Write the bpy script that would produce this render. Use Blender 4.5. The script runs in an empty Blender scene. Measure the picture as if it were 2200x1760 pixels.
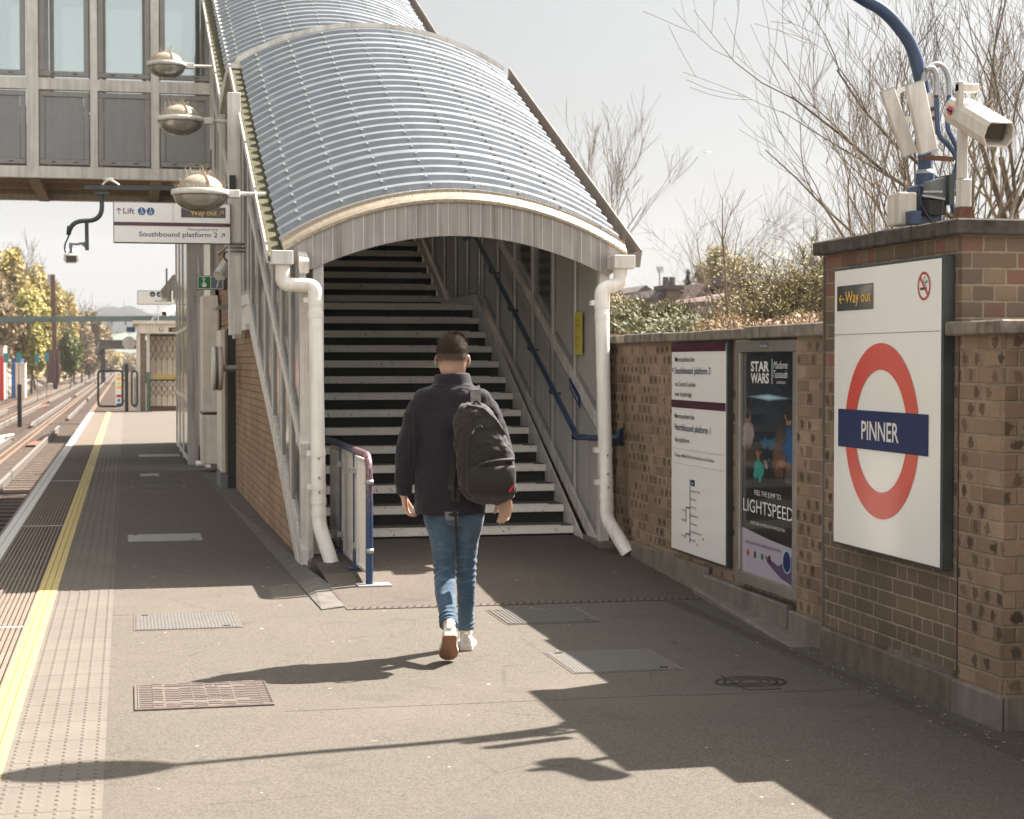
import bpy, bmesh, math, random
from mathutils import Vector, Matrix, noise as mnoise
R=math.radians; PI=math.pi
SC=bpy.context.scene; COL=SC.collection
# ------------------------------------------------------------------ camera
FPX,CX,CY,EYE=3770.,1100.,880.,1.6           # pinhole measured on the 2200x1760 photograph
YAW=R(12.4); PIT=math.atan((880-777)/FPX)
cam=bpy.data.cameras.new('camera'); camo=bpy.data.objects.new('camera',cam); COL.objects.link(camo)
camo.location=(0,0,EYE); camo.rotation_euler=(PI/2-PIT,0,-YAW)
cam.sensor_width=36; cam.lens=FPX/2200*36; cam.clip_end=5000; cam.clip_start=.1
cam.dof.use_dof=True; cam.dof.focus_distance=9.6; cam.dof.aperture_fstop=6.3
SC.camera=camo
# ------------------------------------------------------------------ world + sun
SUNV=Vector((.79,.34,1)).normalized()         # towards the sun, from the shadows of wall, lamp and man
el=math.asin(SUNV.z); az=math.atan2(SUNV.x,SUNV.y)
w=bpy.data.worlds.new('World'); SC.world=w; w.use_nodes=True
wn=w.node_tree.nodes; wl_=w.node_tree.links; wn.clear()
out=wn.new('ShaderNodeOutputWorld'); bg=wn.new('ShaderNodeBackground'); sky=wn.new('ShaderNodeTexSky')
sky.sky_type='NISHITA'; sky.sun_disc=False; sky.sun_elevation=el; sky.sun_rotation=az
sky.air_density=1.0; sky.dust_density=3.0; sky.ozone_density=1.0; sky.altitude=50
tc=wn.new('ShaderNodeTexCoord'); mp=wn.new('ShaderNodeMapping'); mp.inputs['Scale'].default_value=(1,1,3.2)
nz=wn.new('ShaderNodeTexNoise'); nz.inputs['Scale'].default_value=3.1; nz.inputs['Detail'].default_value=7; nz.inputs['Roughness'].default_value=.55
cr=wn.new('ShaderNodeValToRGB'); cr.color_ramp.elements[0].position=.36; cr.color_ramp.elements[1].position=.78
cr.color_ramp.elements[0].color=(.84,.84,.84,1); cr.color_ramp.elements[1].color=(1,1,1,1)
mx=wn.new('ShaderNodeMix'); mx.data_type='RGBA'
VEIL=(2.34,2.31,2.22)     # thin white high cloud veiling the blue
wl_.new(tc.outputs['Generated'],mp.inputs[0]); wl_.new(mp.outputs[0],nz.inputs['Vector']); wl_.new(nz.outputs[0],cr.inputs[0])
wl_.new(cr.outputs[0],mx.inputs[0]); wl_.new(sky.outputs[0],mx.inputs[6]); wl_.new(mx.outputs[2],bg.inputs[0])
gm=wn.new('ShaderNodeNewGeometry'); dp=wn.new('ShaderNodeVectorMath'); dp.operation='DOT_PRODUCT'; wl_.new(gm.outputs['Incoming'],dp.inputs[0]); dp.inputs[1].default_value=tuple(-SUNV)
def wm(op,a,b):
    n=wn.new('ShaderNodeMath'); n.operation=op
    for i,v in enumerate((a,b)):
        if hasattr(v,'is_output'): wl_.new(v,n.inputs[i])
        else: n.inputs[i].default_value=v
    return n.outputs[0]
gl=wm('ADD',wm('MULTIPLY',wm('POWER',wm('MAXIMUM',dp.outputs['Value'],0.),6.),9.),1.)      # veil brighter round the unseen sun, boosted as fill for the shade
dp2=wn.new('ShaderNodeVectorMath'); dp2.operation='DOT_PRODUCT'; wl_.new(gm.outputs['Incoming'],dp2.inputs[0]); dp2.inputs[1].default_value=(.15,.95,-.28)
gl=wm('ADD',gl,wm('MULTIPLY',wm('POWER',wm('MAXIMUM',dp2.outputs['Value'],0.),2.),2.2))   # plus a glow added behind the viewer to fill camera-facing surfaces
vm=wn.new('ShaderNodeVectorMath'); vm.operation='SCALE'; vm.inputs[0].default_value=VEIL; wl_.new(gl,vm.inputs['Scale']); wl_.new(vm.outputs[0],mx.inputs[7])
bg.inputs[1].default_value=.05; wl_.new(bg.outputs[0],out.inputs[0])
sun=bpy.data.lights.new('sun','SUN'); sun.energy=4.9; sun.angle=R(.55); sun.color=(1,.93,.85)
suno=bpy.data.objects.new('sun',sun); COL.objects.link(suno); suno.rotation_euler=SUNV.to_track_quat('Z','Y').to_euler(); suno.location=(20,10,30)
SC.view_settings.view_transform='Standard'; SC.view_settings.look='None'; SC.view_settings.exposure=2.06; SC.view_settings.gamma=1
SC.view_settings.use_curve_mapping=False
SC.cycles.max_bounces=6; SC.cycles.diffuse_bounces=3; SC.cycles.glossy_bounces=3; SC.cycles.transparent_max_bounces=16
random.seed(7)
# ------------------------------------------------------------------ pixel -> place (measuring the photograph)
_f=Vector((math.sin(YAW)*math.cos(PIT),math.cos(YAW)*math.cos(PIT),-math.sin(PIT)))
_r=Vector((math.cos(YAW),-math.sin(YAW),0)); _u=_r.cross(_f)
def P(x,y,X=None,Y=None,Z=None):
    d=_f+_r*((x-CX)/FPX)-_u*((y-CY)/FPX)
    t=X/d.x if X is not None else (Y/d.y if Y is not None else (Z-EYE)/d.z)
    return Vector((0,0,EYE))+d*t
# ------------------------------------------------------------------ node helper
MATS={}
class N:
    def __init__(s,name,rough=.6,metal=0,spec=.5):
        s.m=bpy.data.materials.new(name); s.m.use_nodes=True; s.t=s.m.node_tree; s.b=s.t.nodes['Principled BSDF']
        s.set('Roughness',rough); s.set('Metallic',metal); s.set('Specular IOR Level',spec); MATS[name]=s.m
    def inp(s,sock,v):
        if v is None: return
        if hasattr(v,'is_output'): s.t.links.new(v,sock)
        else:
            if hasattr(sock.default_value,'__len__') and not hasattr(v,'__len__'): v=(v,)*len(sock.default_value)
            if hasattr(v,'__len__') and len(v)==3 and len(sock.default_value)==4: v=(*v,1)
            sock.default_value=v
    def set(s,k,v): s.inp(s.b.inputs[k],v); return s
    def nd(s,t,**k):
        n=s.t.nodes.new(t)
        for a,b in k.items():
            if a.startswith('i_'): s.inp(n.inputs[int(a[2:])] if a[2:].isdigit() else n.inputs[a[2:]],b)
            else: setattr(n,a,b)
        return n
    def M(s,op,a,b=None,c=None,clamp=False):
        n=s.nd('ShaderNodeMath',operation=op,use_clamp=clamp); s.inp(n.inputs[0],a); s.inp(n.inputs[1],b); s.inp(n.inputs[2],c); return n.outputs[0]
    def mix(s,f,a,b,mode='MIX'):
        n=s.nd('ShaderNodeMix',data_type='RGBA',blend_type=mode); s.inp(n.inputs[0],f); s.inp(n.inputs[6],a); s.inp(n.inputs[7],b); return n.outputs[2]
    def ramp(s,f,st,interp='LINEAR'):
        n=s.nd('ShaderNodeValToRGB'); e=n.color_ramp.elements; n.color_ramp.interpolation=interp
        while len(e)<len(st): e.new(.5)
        for q,(p,c) in zip(e,st):
            q.position=p; q.color=(c,c,c,1) if not hasattr(c,'__len__') else (*c,1)
        s.inp(n.inputs[0],f); return n.outputs[0]
    def pos(s): return s.nd('ShaderNodeNewGeometry').outputs['Position']
    def obj(s): return s.nd('ShaderNodeTexCoord').outputs['Object']
    def uv(s): return s.nd('ShaderNodeTexCoord').outputs['UV']
    def map(s,v,sc=(1,1,1),loc=(0,0,0)):
        n=s.nd('ShaderNodeMapping'); s.inp(n.inputs[0],v); n.inputs['Scale'].default_value=sc; n.inputs['Location'].default_value=loc; return n.outputs[0]
    def noise(s,v,scale=5,det=3,rough=.5):
        n=s.nd('ShaderNodeTexNoise'); s.inp(n.inputs['Vector'],v); n.inputs['Scale'].default_value=scale; n.inputs['Detail'].default_value=det; n.inputs['Roughness'].default_value=rough; return n.outputs[0]
    def vor(s,v,scale=5,feat='F1'):
        n=s.nd('ShaderNodeTexVoronoi',feature=feat); s.inp(n.inputs['Vector'],v); n.inputs['Scale'].default_value=scale; return n
    def wnoise(s,x,y,z=0.):
        c=s.nd('ShaderNodeCombineXYZ'); s.inp(c.inputs[0],x); s.inp(c.inputs[1],y); s.inp(c.inputs[2],z)
        n=s.nd('ShaderNodeTexWhiteNoise',noise_dimensions='3D'); s.t.links.new(c.outputs[0],n.inputs[0]); return n.outputs[0]
    def sep(s,v):
        n=s.nd('ShaderNodeSeparateXYZ'); s.inp(n.inputs[0],v); return n.outputs
    def bump(s,h,strength=.3,dist=.01):
        n=s.nd('ShaderNodeBump'); n.inputs['Strength'].default_value=strength; n.inputs['Distance'].default_value=dist; s.inp(n.inputs['Height'],h)
        s.t.links.new(n.outputs[0],s.b.inputs['Normal']); return s
def simple(name,col,rough=.55,metal=0,var=.18,scale=6,bump=.15,fine=60,spec=.5,streak=0):
    n=N(name,rough,metal,spec); o=n.pos()
    a=n.noise(o,scale,4,.6); lo=tuple(c*(1-var) for c in col); hi=tuple(min(1,c*(1+var)) for c in col)
    c=n.ramp(a,[(.3,lo),(.7,hi)])
    if streak:
        s=n.noise(n.map(o,(14,14,.7)),1.0,4,.6); c=n.mix(n.M('MULTIPLY',n.ramp(s,[(.45,0),(.7,1)]),streak),c,tuple(x*.35*y for x,y in zip(col,(1.1,.95,.8))))
    n.set('Base Color',c)
    if bump: n.bump(n.noise(o,fine,3),bump,.004)
    f=n.noise(o,scale*2.3,3); n.set('Roughness',n.M('ADD',n.M('MULTIPLY',f,.16),rough-.08))
    return n.m
def flat(name,col,rough=.45,spec=.5,metal=0,coat=0):
    n=N(name,rough,metal,spec); o=n.pos(); n.set('Base Color',n.mix(n.ramp(n.noise(o,4,3),[(.35,0),(.8,.12)]),col,tuple(c*.8 for c in col)))
    if coat: n.set('Coat Weight',coat); n.set('Coat Roughness',.06)
    return n.m
# ------------------------------------------------------------------ mesh helper
WL={}
def wloc(o): return WL.get(o.name,Vector((0,0,0)))
class MB:
    def __init__(s): s.v=[]; s.f=[]; s.mi=[]; s.sm=[]; s.cur=0
    def add(s,vs,fs,smooth=False):
        b=len(s.v); s.v+= [tuple(p) for p in vs]; s.f+=[tuple(b+i for i in f) for f in fs]; s.mi+=[s.cur]*len(fs); s.sm+=[smooth]*len(fs); return s
    def mat(s,i): s.cur=i; return s
    def box(s,x0,x1,y0,y1,z0,z1):
        if x0>x1:x0,x1=x1,x0
        if y0>y1:y0,y1=y1,y0
        if z0>z1:z0,z1=z1,z0
        return s.add([(x0,y0,z0),(x1,y0,z0),(x1,y1,z0),(x0,y1,z0),(x0,y0,z1),(x1,y0,z1),(x1,y1,z1),(x0,y1,z1)],
            [(0,3,2,1),(4,5,6,7),(0,1,5,4),(1,2,6,5),(2,3,7,6),(3,0,4,7)])
    def obox(s,c,ax,ay,az):          # centre and three half-axis vectors
        c,ax,ay,az=map(Vector,(c,ax,ay,az)); q=[]
        for k in(-1,1):
            for a,b in((-1,-1),(1,-1),(1,1),(-1,1)): q.append(c+ax*a+ay*b+az*k)
        return s.add(q,[(0,3,2,1),(4,5,6,7),(0,1,5,4),(1,2,6,5),(2,3,7,6),(3,0,4,7)])
    def bar(s,a,b,wd,ht,up=(0,0,1)):  # rectangular bar between two points
        a,b=Vector(a),Vector(b); d=(b-a); L=d.length; d.normalize(); sd=d.cross(Vector(up))
        if sd.length<1e-4: sd=Vector((1,0,0))
        sd.normalize(); u=sd.cross(d)
        return s.obox((a+b)/2,sd*wd/2,u*ht/2,d*L/2)
    def prism(s,pts,vec):             # planar polygon extruded by vec
        n=len(pts); vec=Vector(vec); p=[Vector(a) for a in pts]
        nn=sum(((p[i]-p[0]).cross(p[(i+1)%n]-p[0]) for i in range(n)),Vector((0,0,0)))
        if nn.dot(vec)>0: p=p[::-1]
        return s.add(p+[a+vec for a in p],[tuple(range(n)),tuple(range(2*n-1,n-1,-1))]+[(i,i+n,(i+1)%n+n,(i+1)%n) for i in range(n)])
    def rings(s,rs,cap=True,smooth=True,closed=False):
        n=len(rs[0]); vs=[p for r in rs for p in r]; fs=[]
        m=len(rs)
        for k in range(m if closed else m-1):
            k2=(k+1)%m
            for i in range(n): j=(i+1)%n; fs.append((k*n+i,k*n+j,k2*n+j,k2*n+i))
        s.add(vs,fs,smooth)
        if cap and not closed:
            s.add(rs[0],[tuple(range(n-1,-1,-1))]); s.add(rs[-1],[tuple(range(n))])
        return s
    def tube(s,path,r,n=10,smooth=True,cap=True):
        path=[Vector(p) for p in path]; m=len(path); rr=r if hasattr(r,'__len__') else [r]*m; up=None; rs=[]
        for i,p in enumerate(path):
            d=(path[min(i+1,m-1)]-path[max(i-1,0)]).normalized()
            if up is None:
                up=Vector((0,0,1)) if abs(d.z)<.9 else Vector((0,1,0))
            sd=d.cross(up)
            if sd.length<1e-5: sd=d.cross(Vector((1,0,0)))
            sd.normalize(); up=sd.cross(d).normalized()
            rs.append([p+(sd*math.cos(2*PI*k/n)+up*math.sin(2*PI*k/n))*rr[i] for k in range(n)])
        return s.rings(rs,cap,smooth)
    def cyl(s,a,b,r,n=16,r2=None): return s.tube([a,b],[r,r if r2 is None else r2],n)
    def lathe(s,c,prof,n=24,smooth=True): # prof [(r,z)] about vertical axis
        c=Vector(c); return s.rings([[c+Vector((r*math.cos(2*PI*k/n),r*math.sin(2*PI*k/n),z)) for k in range(n)] for r,z in prof],True,smooth)
    def grid(s,nx,ny,fn,smooth=True):
        vs=[fn(i/nx,j/ny) for j in range(ny+1) for i in range(nx+1)]
        return s.add(vs,[(j*(nx+1)+i,j*(nx+1)+i+1,(j+1)*(nx+1)+i+1,(j+1)*(nx+1)+i) for j in range(ny) for i in range(nx)],smooth)
    def build(s,name,mats,parent=None,loc=None,bevel=0,seg=1,uvrot=None):
        base=wloc(parent) if parent else (Vector(loc) if loc is not None else None)
        if base is None:
            xs=[v[0] for v in s.v]; ys=[v[1] for v in s.v]; zs=[v[2] for v in s.v]
            base=Vector(((min(xs)+max(xs))/2,(min(ys)+max(ys))/2,min(zs)))
        me=bpy.data.meshes.new(name); me.from_pydata([(v[0]-base.x,v[1]-base.y,v[2]-base.z) for v in s.v],[],s.f)
        for q,i,k in zip(me.polygons,s.mi,s.sm): q.material_index=i; q.use_smooth=k
        uvl=me.uv_layers.new(name='UVMap').data
        for q in me.polygons:
            nn=q.normal; a=(abs(nn.x),abs(nn.y),abs(nn.z)); k=a.index(max(a))
            for li in q.loop_indices:
                v=s.v[me.loops[li].vertex_index]; uvl[li].uv=((v[1],v[2]),(v[0],v[2]),(v[0],v[1]))[k]
        for m_ in (mats if isinstance(mats,(list,tuple)) else [mats]): me.materials.append(MATS[m_] if isinstance(m_,str) else m_)
        o=bpy.data.objects.new(name,me); COL.objects.link(o)
        if parent: o.parent=parent
        else: o.location=base
        WL[o.name]=base if not parent else wloc(parent)
        if bevel:
            b=o.modifiers.new('bevel','BEVEL'); b.width=bevel; b.segments=seg; b.limit_method='ANGLE'; b.angle_limit=R(35); b.harden_normals=False
        return o
def tag(o,label,cat=None,group=None,kind=None):
    o['label']=label
    if cat: o['category']=cat
    if group: o['group']=group
    if kind: o['kind']=kind
    return o
def thing(name,loc,label,cat,group=None):
    o=bpy.data.objects.new(name,None); o.empty_display_size=.2; COL.objects.link(o); o.location=loc; WL[o.name]=Vector(loc)
    return tag(o,label,cat,group)
def struct(name,mb,mats,label=None,**k):
    o=mb.build(name,mats,**k); o['kind']='structure'
    o['label']=label or name.replace('_',' '); return o
def dup(o,loc=None,rot=None,parent=None,scale=None):
    c=o.copy(); COL.objects.link(c)
    if parent: c.parent=parent
    if loc is not None: c.location=loc
    if rot is not None: c.rotation_euler=rot
    if scale is not None: c.scale=scale
    for ch in [x for x in bpy.data.objects if x.parent==o]: dup(ch,parent=c)
    return c
def curve(pts,n=6):
    pts=[Vector(p) for p in pts]; o=[]
    for k in range(len(pts)-1):
        p0,p1,p2,p3=pts[max(k-1,0)],pts[k],pts[k+1],pts[min(k+2,len(pts)-1)]
        for i in range(n): f=i/n; o.append(.5*(2*p1+(p2-p0)*f+(2*p0-5*p1+4*p2-p3)*f*f+(3*p1-p0-3*p2+p3)*f**3))
    return o+[pts[-1]]
# flat sign faces: O = top-left corner, ax = reading direction, ay = up, measured in metres
class Face:
    def __init__(s,O,ax,ay,parent): s.O=Vector(O); s.ax=Vector(ax).normalized(); s.ay=Vector(ay).normalized(); s.n=s.ax.cross(s.ay); s.p=parent
    def pt(s,x,y,d=0): return s.O+s.ax*x-s.ay*y+s.n*d     # y grows downwards
    def poly(s,mb,pts,d,t=.001): return mb.prism([s.pt(x,y,d-t) for x,y in pts],s.n*t)
    def rect(s,mb,x0,y0,x1,y1,d,t=.001): return s.poly(mb,[(x0,y0),(x1,y0),(x1,y1),(x0,y1)],d,t)
    def ring(s,mb,cx,cy,r0,r1,d,n=64,a0=0,a1=2*PI,sx=1):
        vs=[];k=n
        for i in range(k+1):
            a=a0+(a1-a0)*i/k
            for r in(r0,r1): vs.append(s.pt(cx+r*math.cos(a)*sx,cy+r*math.sin(a),d))
        return mb.add(vs,[(2*i,2*i+1,2*i+3,2*i+2)[::-1] for i in range(k)])
    def disc(s,mb,cx,cy,r,d,n=32,sx=1): return mb.add([s.pt(cx+r*math.cos(-2*PI*i/n)*sx,cy+r*math.sin(-2*PI*i/n),d) for i in range(n)],[tuple(range(n))])
    def text(s,txt,x,y,h,mat,d=.004,w=None,align='LEFT',bold=0,name='lettering',parent=None,rot=0,shear=0):
        # y = baseline, h = cap height, w = total width it should fill
        c=bpy.data.curves.new(name,'FONT'); c.body=txt; c.size=1; c.offset=bold; c.shear=shear; c.extrude=0; c.resolution_u=3
        t=bpy.data.objects.new(name,c); COL.objects.link(t); dg=bpy.context.evaluated_depsgraph_get(); me=bpy.data.meshes.new_from_object(t.evaluated_get(dg)); bpy.data.objects.remove(t)
        xs=[v.co.x for v in me.vertices]; W=(max(xs)-min(xs)) or 1; x0=min(xs); k=h/.729; kx=k if w is None else w/W
        ww=W*kx; off={'LEFT':0,'CENTER':-ww/2,'RIGHT':-ww}[align]; base=wloc(parent or s.p)
        ca,sa=math.cos(rot),math.sin(rot)
        for v in me.vertices:
            lx=off+(v.co.x-x0)*kx; ly=v.co.y*k
            v.co=s.pt(x+lx*ca+ly*sa, y-(ly*ca-lx*sa), d)-base
        me.materials.append(MATS[mat]); o=bpy.data.objects.new(name,me); COL.objects.link(o); o.parent=parent or s.p; WL[o.name]=base
        return o
# ------------------------------------------------------------------ materials
def brick(name,cols,mort=(.36,.285,.21),spots=0.,rough=.85,bl=.225,bh=.075,splitp=.45,kind=None):
    n=N(name,rough,0,.25); u,v,_=n.sep(n.uv())
    jit=n.M('MULTIPLY',n.M('SUBTRACT',n.noise(n.pos(),26,3),.5),.007); v2=n.M('ADD',v,jit); 
    row=n.M('FLOOR',n.M('DIVIDE',v2,bh)); off=n.M('MULTIPLY',n.M('MODULO',row,2),bl*.25)
    uu=n.M('DIVIDE',n.M('ADD',n.M('ADD',u,off),n.M('MULTIPLY',jit,1)),bl); colm=n.M('FLOOR',uu); fr=n.M('MULTIPLY',n.M('FRACT',uu),bl)
    u2=n.M('MULTIPLY',uu,2); hcol=n.M('FLOOR',u2); hx=n.M('MULTIPLY',n.M('FRACT',u2),bl/2); fy=n.M('MULTIPLY',n.M('FRACT',n.M('DIVIDE',v2,bh)),bh)
    split=n.M('GREATER_THAN',n.wnoise(colm,row),1-splitp)
    mx=n.M('MINIMUM',fr,n.M('SUBTRACT',bl,fr)); mh=n.M('MINIMUM',hx,n.M('SUBTRACT',bl/2,hx))
    mh=n.M('ADD',mh,n.M('MULTIPLY',n.M('SUBTRACT',1,split),1.)); dx=n.M('MINIMUM',mx,mh); dy=n.M('MINIMUM',fy,n.M('SUBTRACT',bh,fy))
    dd=n.M('SUBTRACT',n.M('MINIMUM',dx,dy),n.M('MULTIPLY',n.M('SUBTRACT',n.noise(n.pos(),90,2),.5),.006))
    mm=n.ramp(n.M('DIVIDE',dd,.012),[(.33,1),(.62,0)])
    idc=n.M('ADD',colm,n.M('MULTIPLY',split,n.M('MULTIPLY',hcol,17.3)))
    rv=n.wnoise(idc,row,3.)
    k=len(cols); c=n.ramp(rv,[(i/k,cols[i]) for i in range(k)],'CONSTANT')
    if kind=='pier':
        dark=[(.085,.06,.047),(.125,.09,.07),(.10,.07,.055),(.15,.105,.078),(.11,.078,.067)]
        red=[(.19,.08,.062),(.12,.085,.065),(.23,.165,.105),(.10,.078,.06),(.27,.10,.085),(.15,.11,.08)]
        cd=n.ramp(rv,[(i/5,dark[i]) for i in range(5)],'CONSTANT'); cr_=n.ramp(rv,[(i/6,red[i]) for i in range(6)],'CONSTANT')
        c=n.mix(n.M('LESS_THAN',row,8.5),c,cd); c=n.mix(n.M('GREATER_THAN',row,20.5),c,cr_)
    c=n.mix(n.ramp(n.noise(n.pos(),60,4,.65),[(.3,0),(.75,.45)]),c,tuple(.45*x for x in cols[0]))
    c=n.mix(n.ramp(n.noise(n.pos(),240,2,.6),[(.35,0),(.8,.4)]),c,(.42,.33,.23))
    if spots:
        ex=n.M('DIVIDE',n.M('SUBTRACT',hx,bl/4),.030); ey=n.M('DIVIDE',n.M('SUBTRACT',fy,bh/2),.029)
        r=n.M('ADD',n.M('SQRT',n.M('ADD',n.M('MULTIPLY',ex,ex),n.M('MULTIPLY',ey,ey))),n.M('MULTIPLY',n.M('SUBTRACT',n.noise(n.pos(),38,4,.65),.5),2.6))
        sp=n.M('MULTIPLY',n.ramp(r,[(.75,1),(1.05,0)]),n.M('LESS_THAN',n.wnoise(hcol,row,9.),spots))
        if kind=='pier': sp=n.M('MULTIPLY',sp,n.M('MULTIPLY',n.M('GREATER_THAN',row,8.5),n.M('LESS_THAN',row,20.5)))
        c=n.mix(n.M('MULTIPLY',sp,n.M('ADD',.45,n.M('MULTIPLY',.45,n.wnoise(hcol,row,5.)))),c,(.04,.026,.02))
    c=n.mix(mm,c,n.mix(n.ramp(n.noise(n.pos(),9,4),[(.35,0),(.75,1)]),mort,tuple(.62*x for x in mort)))
    big=n.ramp(n.noise(n.pos(),1.6,5,.6),[(.38,0),(.72,.5)]); c=n.mix(big,c,(.10,.075,.058))
    n.set('Base Color',c); n.bump(n.M('ADD',n.M('MULTIPLY',mm,-1),n.M('MULTIPLY',n.noise(n.pos(),120,3),.7)),.8,.006)
    return n.m
brick('brick_wall',[(0.308,0.202,0.135),(0.362,0.244,0.164),(0.270,0.175,0.115),(0.347,0.228,0.151),(0.192,0.124,0.085),(0.387,0.268,0.186),(0.285,0.178,0.127)],spots=.5)
brick('brick_pier',[(0.274,0.183,0.125),(0.220,0.147,0.103),(0.316,0.218,0.153),(0.160,0.119,0.096),(0.119,0.096,0.083),(0.294,0.190,0.134)],spots=.5,kind='pier')
brick('brick_building',[(0.461,0.283,0.171),(0.511,0.318,0.188),(0.425,0.258,0.153),(0.486,0.302,0.194)],mort=(0.258,0.180,0.128),splitp=.15)
brick('brick_chimney',[(0.211,0.151,0.108),(0.172,0.112,0.086),(0.240,0.171,0.128)],mort=(0.294,0.260,0.226))
def asphalt(name,base,dark):
    n=N(name,.88,0,.3); p=n.pos(); f=n.noise(p,230,3,.75); g=n.noise(p,1.1,5,.6); v=n.vor(p,150).outputs['Color']; v1=n.sep(v)[0]
    c=n.ramp(v1,[(0,dark),(.45,base),(1,tuple(1.25*x for x in base))]); c=n.mix(n.ramp(f,[(.3,.55),(.62,0)]),c,dark)
    c=n.mix(n.ramp(g,[(.3,.35),(.7,0)]),c,tuple(.7*x for x in base)); c=n.mix(n.ramp(n.vor(p,34).outputs['Distance'],[(.035,.8),(.07,0)]),c,(.5,.46,.4))
    c=n.mix(n.ramp(n.noise(n.map(p,(1,1,1),(7,3,0)),.5,6,.65),[(.52,0),(.72,.3)]),c,tuple(1.35*x for x in base))
    ce=n.vor(n.map(p,(1,1,1),(2,9,0)),1.1,'DISTANCE_TO_EDGE').outputs['Distance']; ce=n.M('ADD',ce,n.M('MULTIPLY',n.noise(p,14,4,.7),.03)); c=n.mix(n.M('MULTIPLY',n.ramp(ce,[(.012,.7),(.022,0)]),n.ramp(n.noise(p,1.3,2),[(.5,0),(.6,1)])),c,tuple(.3*x for x in base)); bl=n.noise(n.map(p,(1,1,1),(31,3,0)),2.6,5,.6); c=n.mix(n.ramp(bl,[(.60,0),(.66,.32)]),c,tuple(.5*x for x in base)); n.set('Base Color',c); n.bump(f,.75,.006); return n.m
asphalt('asphalt',(0.1236,0.1075,0.08832),(.06,.05,.04))
asphalt('asphalt_ramp',(0.1156,0.09485,0.07862),(.055,.043,.036))
def slab(name,c0,c1,joint=.4,ribs=False):
    n=N(name,.82,0,.3); p=n.pos(); x,y,z=n.sep(p)
    rw=n.wnoise(n.M('FLOOR',n.M('DIVIDE',y,joint)),3.)
    c=n.mix(rw,c0,c1); c=n.mix(n.ramp(n.noise(p,3,5,.65),[(.35,0),(.7,.4)]),c,tuple(.6*a for a in c0)); c=n.mix(n.ramp(n.noise(p,150,3,.7),[(.45,0),(.75,.35)]),c,tuple(.55*a for a in c0))
    f=n.M('FRACT',n.M('DIVIDE',y,joint)); j=n.M('MINIMUM',f,n.M('SUBTRACT',1,f)); c=n.mix(n.ramp(j,[(.008,.85),(.016,0)]),c,(.05,.04,.03))
    c=n.mix(n.ramp(n.noise(n.map(p,(1.5,.8,1)),1.4,5,.7),[(.5,0),(.8,.35)]),c,(.09,.07,.055))
    n.set('Base Color',c); n.bump(n.noise(p,160,3),.3,.004); return n.m
slab('tactile_slab',(.14,.121,.101),(.127,.11,.091)); slab('ribbed_slab',(.18,.142,.112),(.16,.127,.10))
def paint(name,col,under,wear=.5,sc=30):
    n=N(name,.6,0,.35); p=n.pos(); a=n.noise(p,sc,5,.7); c=n.mix(n.ramp(n.noise(p,5,4),[(.3,0),(.7,.3)]),col,tuple(.72*x for x in col))
    c=n.mix(n.ramp(a,[(wear,0),(wear+.07,1)]),c,under); n.set('Base Color',c); n.bump(a,.2,.003); return n.m
paint('white_line',(.55,.54,.50),(.30,.27,.23),.66); paint('yellow_line',(0.45,0.345,0.12),(.26,.2,.12),.66)
paint('yellow_line_worn',(.58,.46,.16),(.14,.11,.09),.5,60)
paint('step_paint',(.80,.76,.69),(.16,.11,.075),.60,24)
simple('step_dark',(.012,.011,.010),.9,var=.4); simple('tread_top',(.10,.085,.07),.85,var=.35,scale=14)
simple('white_paint',(.66,.60,.53),.45,var=.08,bump=.05,streak=.35); simple('white_metal',(.64,.605,.565),.42,var=.1,bump=.05,streak=.5)
simple('fascia_paint',(.335,.31,.29),.5,var=.08,bump=.04,streak=.75)
simple('cream_strip',(.31,.26,.20),.5,var=.15,scale=20); simple('spike_strip',(.36,.295,.21),.6,var=.3,scale=40)
simple('grey_frame',(0.272,0.264,0.248),.45,var=.1,streak=.3); simple('grey_panel',(0.2363,0.2363,0.2363),.35,var=.06,bump=.02,streak=.15)
simple('dark_gasket',(.02,.02,.02),.6); simple('kerb_stone',(.105,.092,.08),.9,var=.3,scale=7,bump=.5); simple('concrete',(0.1785,0.1535,0.1294),.9,var=.25,scale=5,bump=.5,streak=.3); simple('concrete_dark',(0.13,0.104,0.0806),.9,var=.35,scale=9,bump=.6)
simple('coping',(0.208,0.1755,0.143),.92,var=.45,scale=11,bump=.6,streak=.8); simple('coping_dark',(0.0715,0.0585,0.0494),.92,var=.5,scale=14,bump=.7)
simple('pipe_white',(.82,.775,.72),.38,var=.06,bump=.04,streak=.35); simple('alu',(.34,.32,.29),.38,.7,var=.12,bump=.04)
simple('blue_paint',(.02,.045,.105),.32,var=.25,bump=.06,spec=.6); simple('blue_worn',(.06,.075,.13),.35,.25,var=.5,scale=20); 
def chipped():
    n=N('blue_chipped',.4,0,.5); p=n.pos(); z=n.sep(p)[2]; a=n.noise(n.map(p,(1,1,.35)),55,5,.7); b=n.noise(n.map(p,(1,1,.3),(3,1,2)),90,4,.7)
    hz=n.ramp(z,[(.50,0),(.7,.5),(.93,1)]); c=n.mix(n.M('MULTIPLY',n.ramp(a,[(.40,0),(.55,1)]),hz),(.02,.045,.105),(.20,.035,.04))
    c=n.mix(n.M('MULTIPLY',n.ramp(b,[(.5,0),(.6,1)]),hz),c,(.33,.30,.27)); n.set('Base Color',c); return n.m
chipped()
simple('steel_dark',(0.06,0.066,0.066),.5,.3,var=.2); simple('galv',(.36,.36,.36),.45,.6,var=.15); simple('black_plastic',(.018,.018,.019),.5)
simple('rust',(.13,.06,.035),.85,var=.4,scale=20); simple('drain_iron',(.085,.065,.052),.7,.1,var=.3,scale=20); simple('cast_iron',(0.1232,0.0952,0.0782),.6,.15,var=.2,scale=20); simple('iron_slot',(.02,.015,.012),.9)
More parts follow.
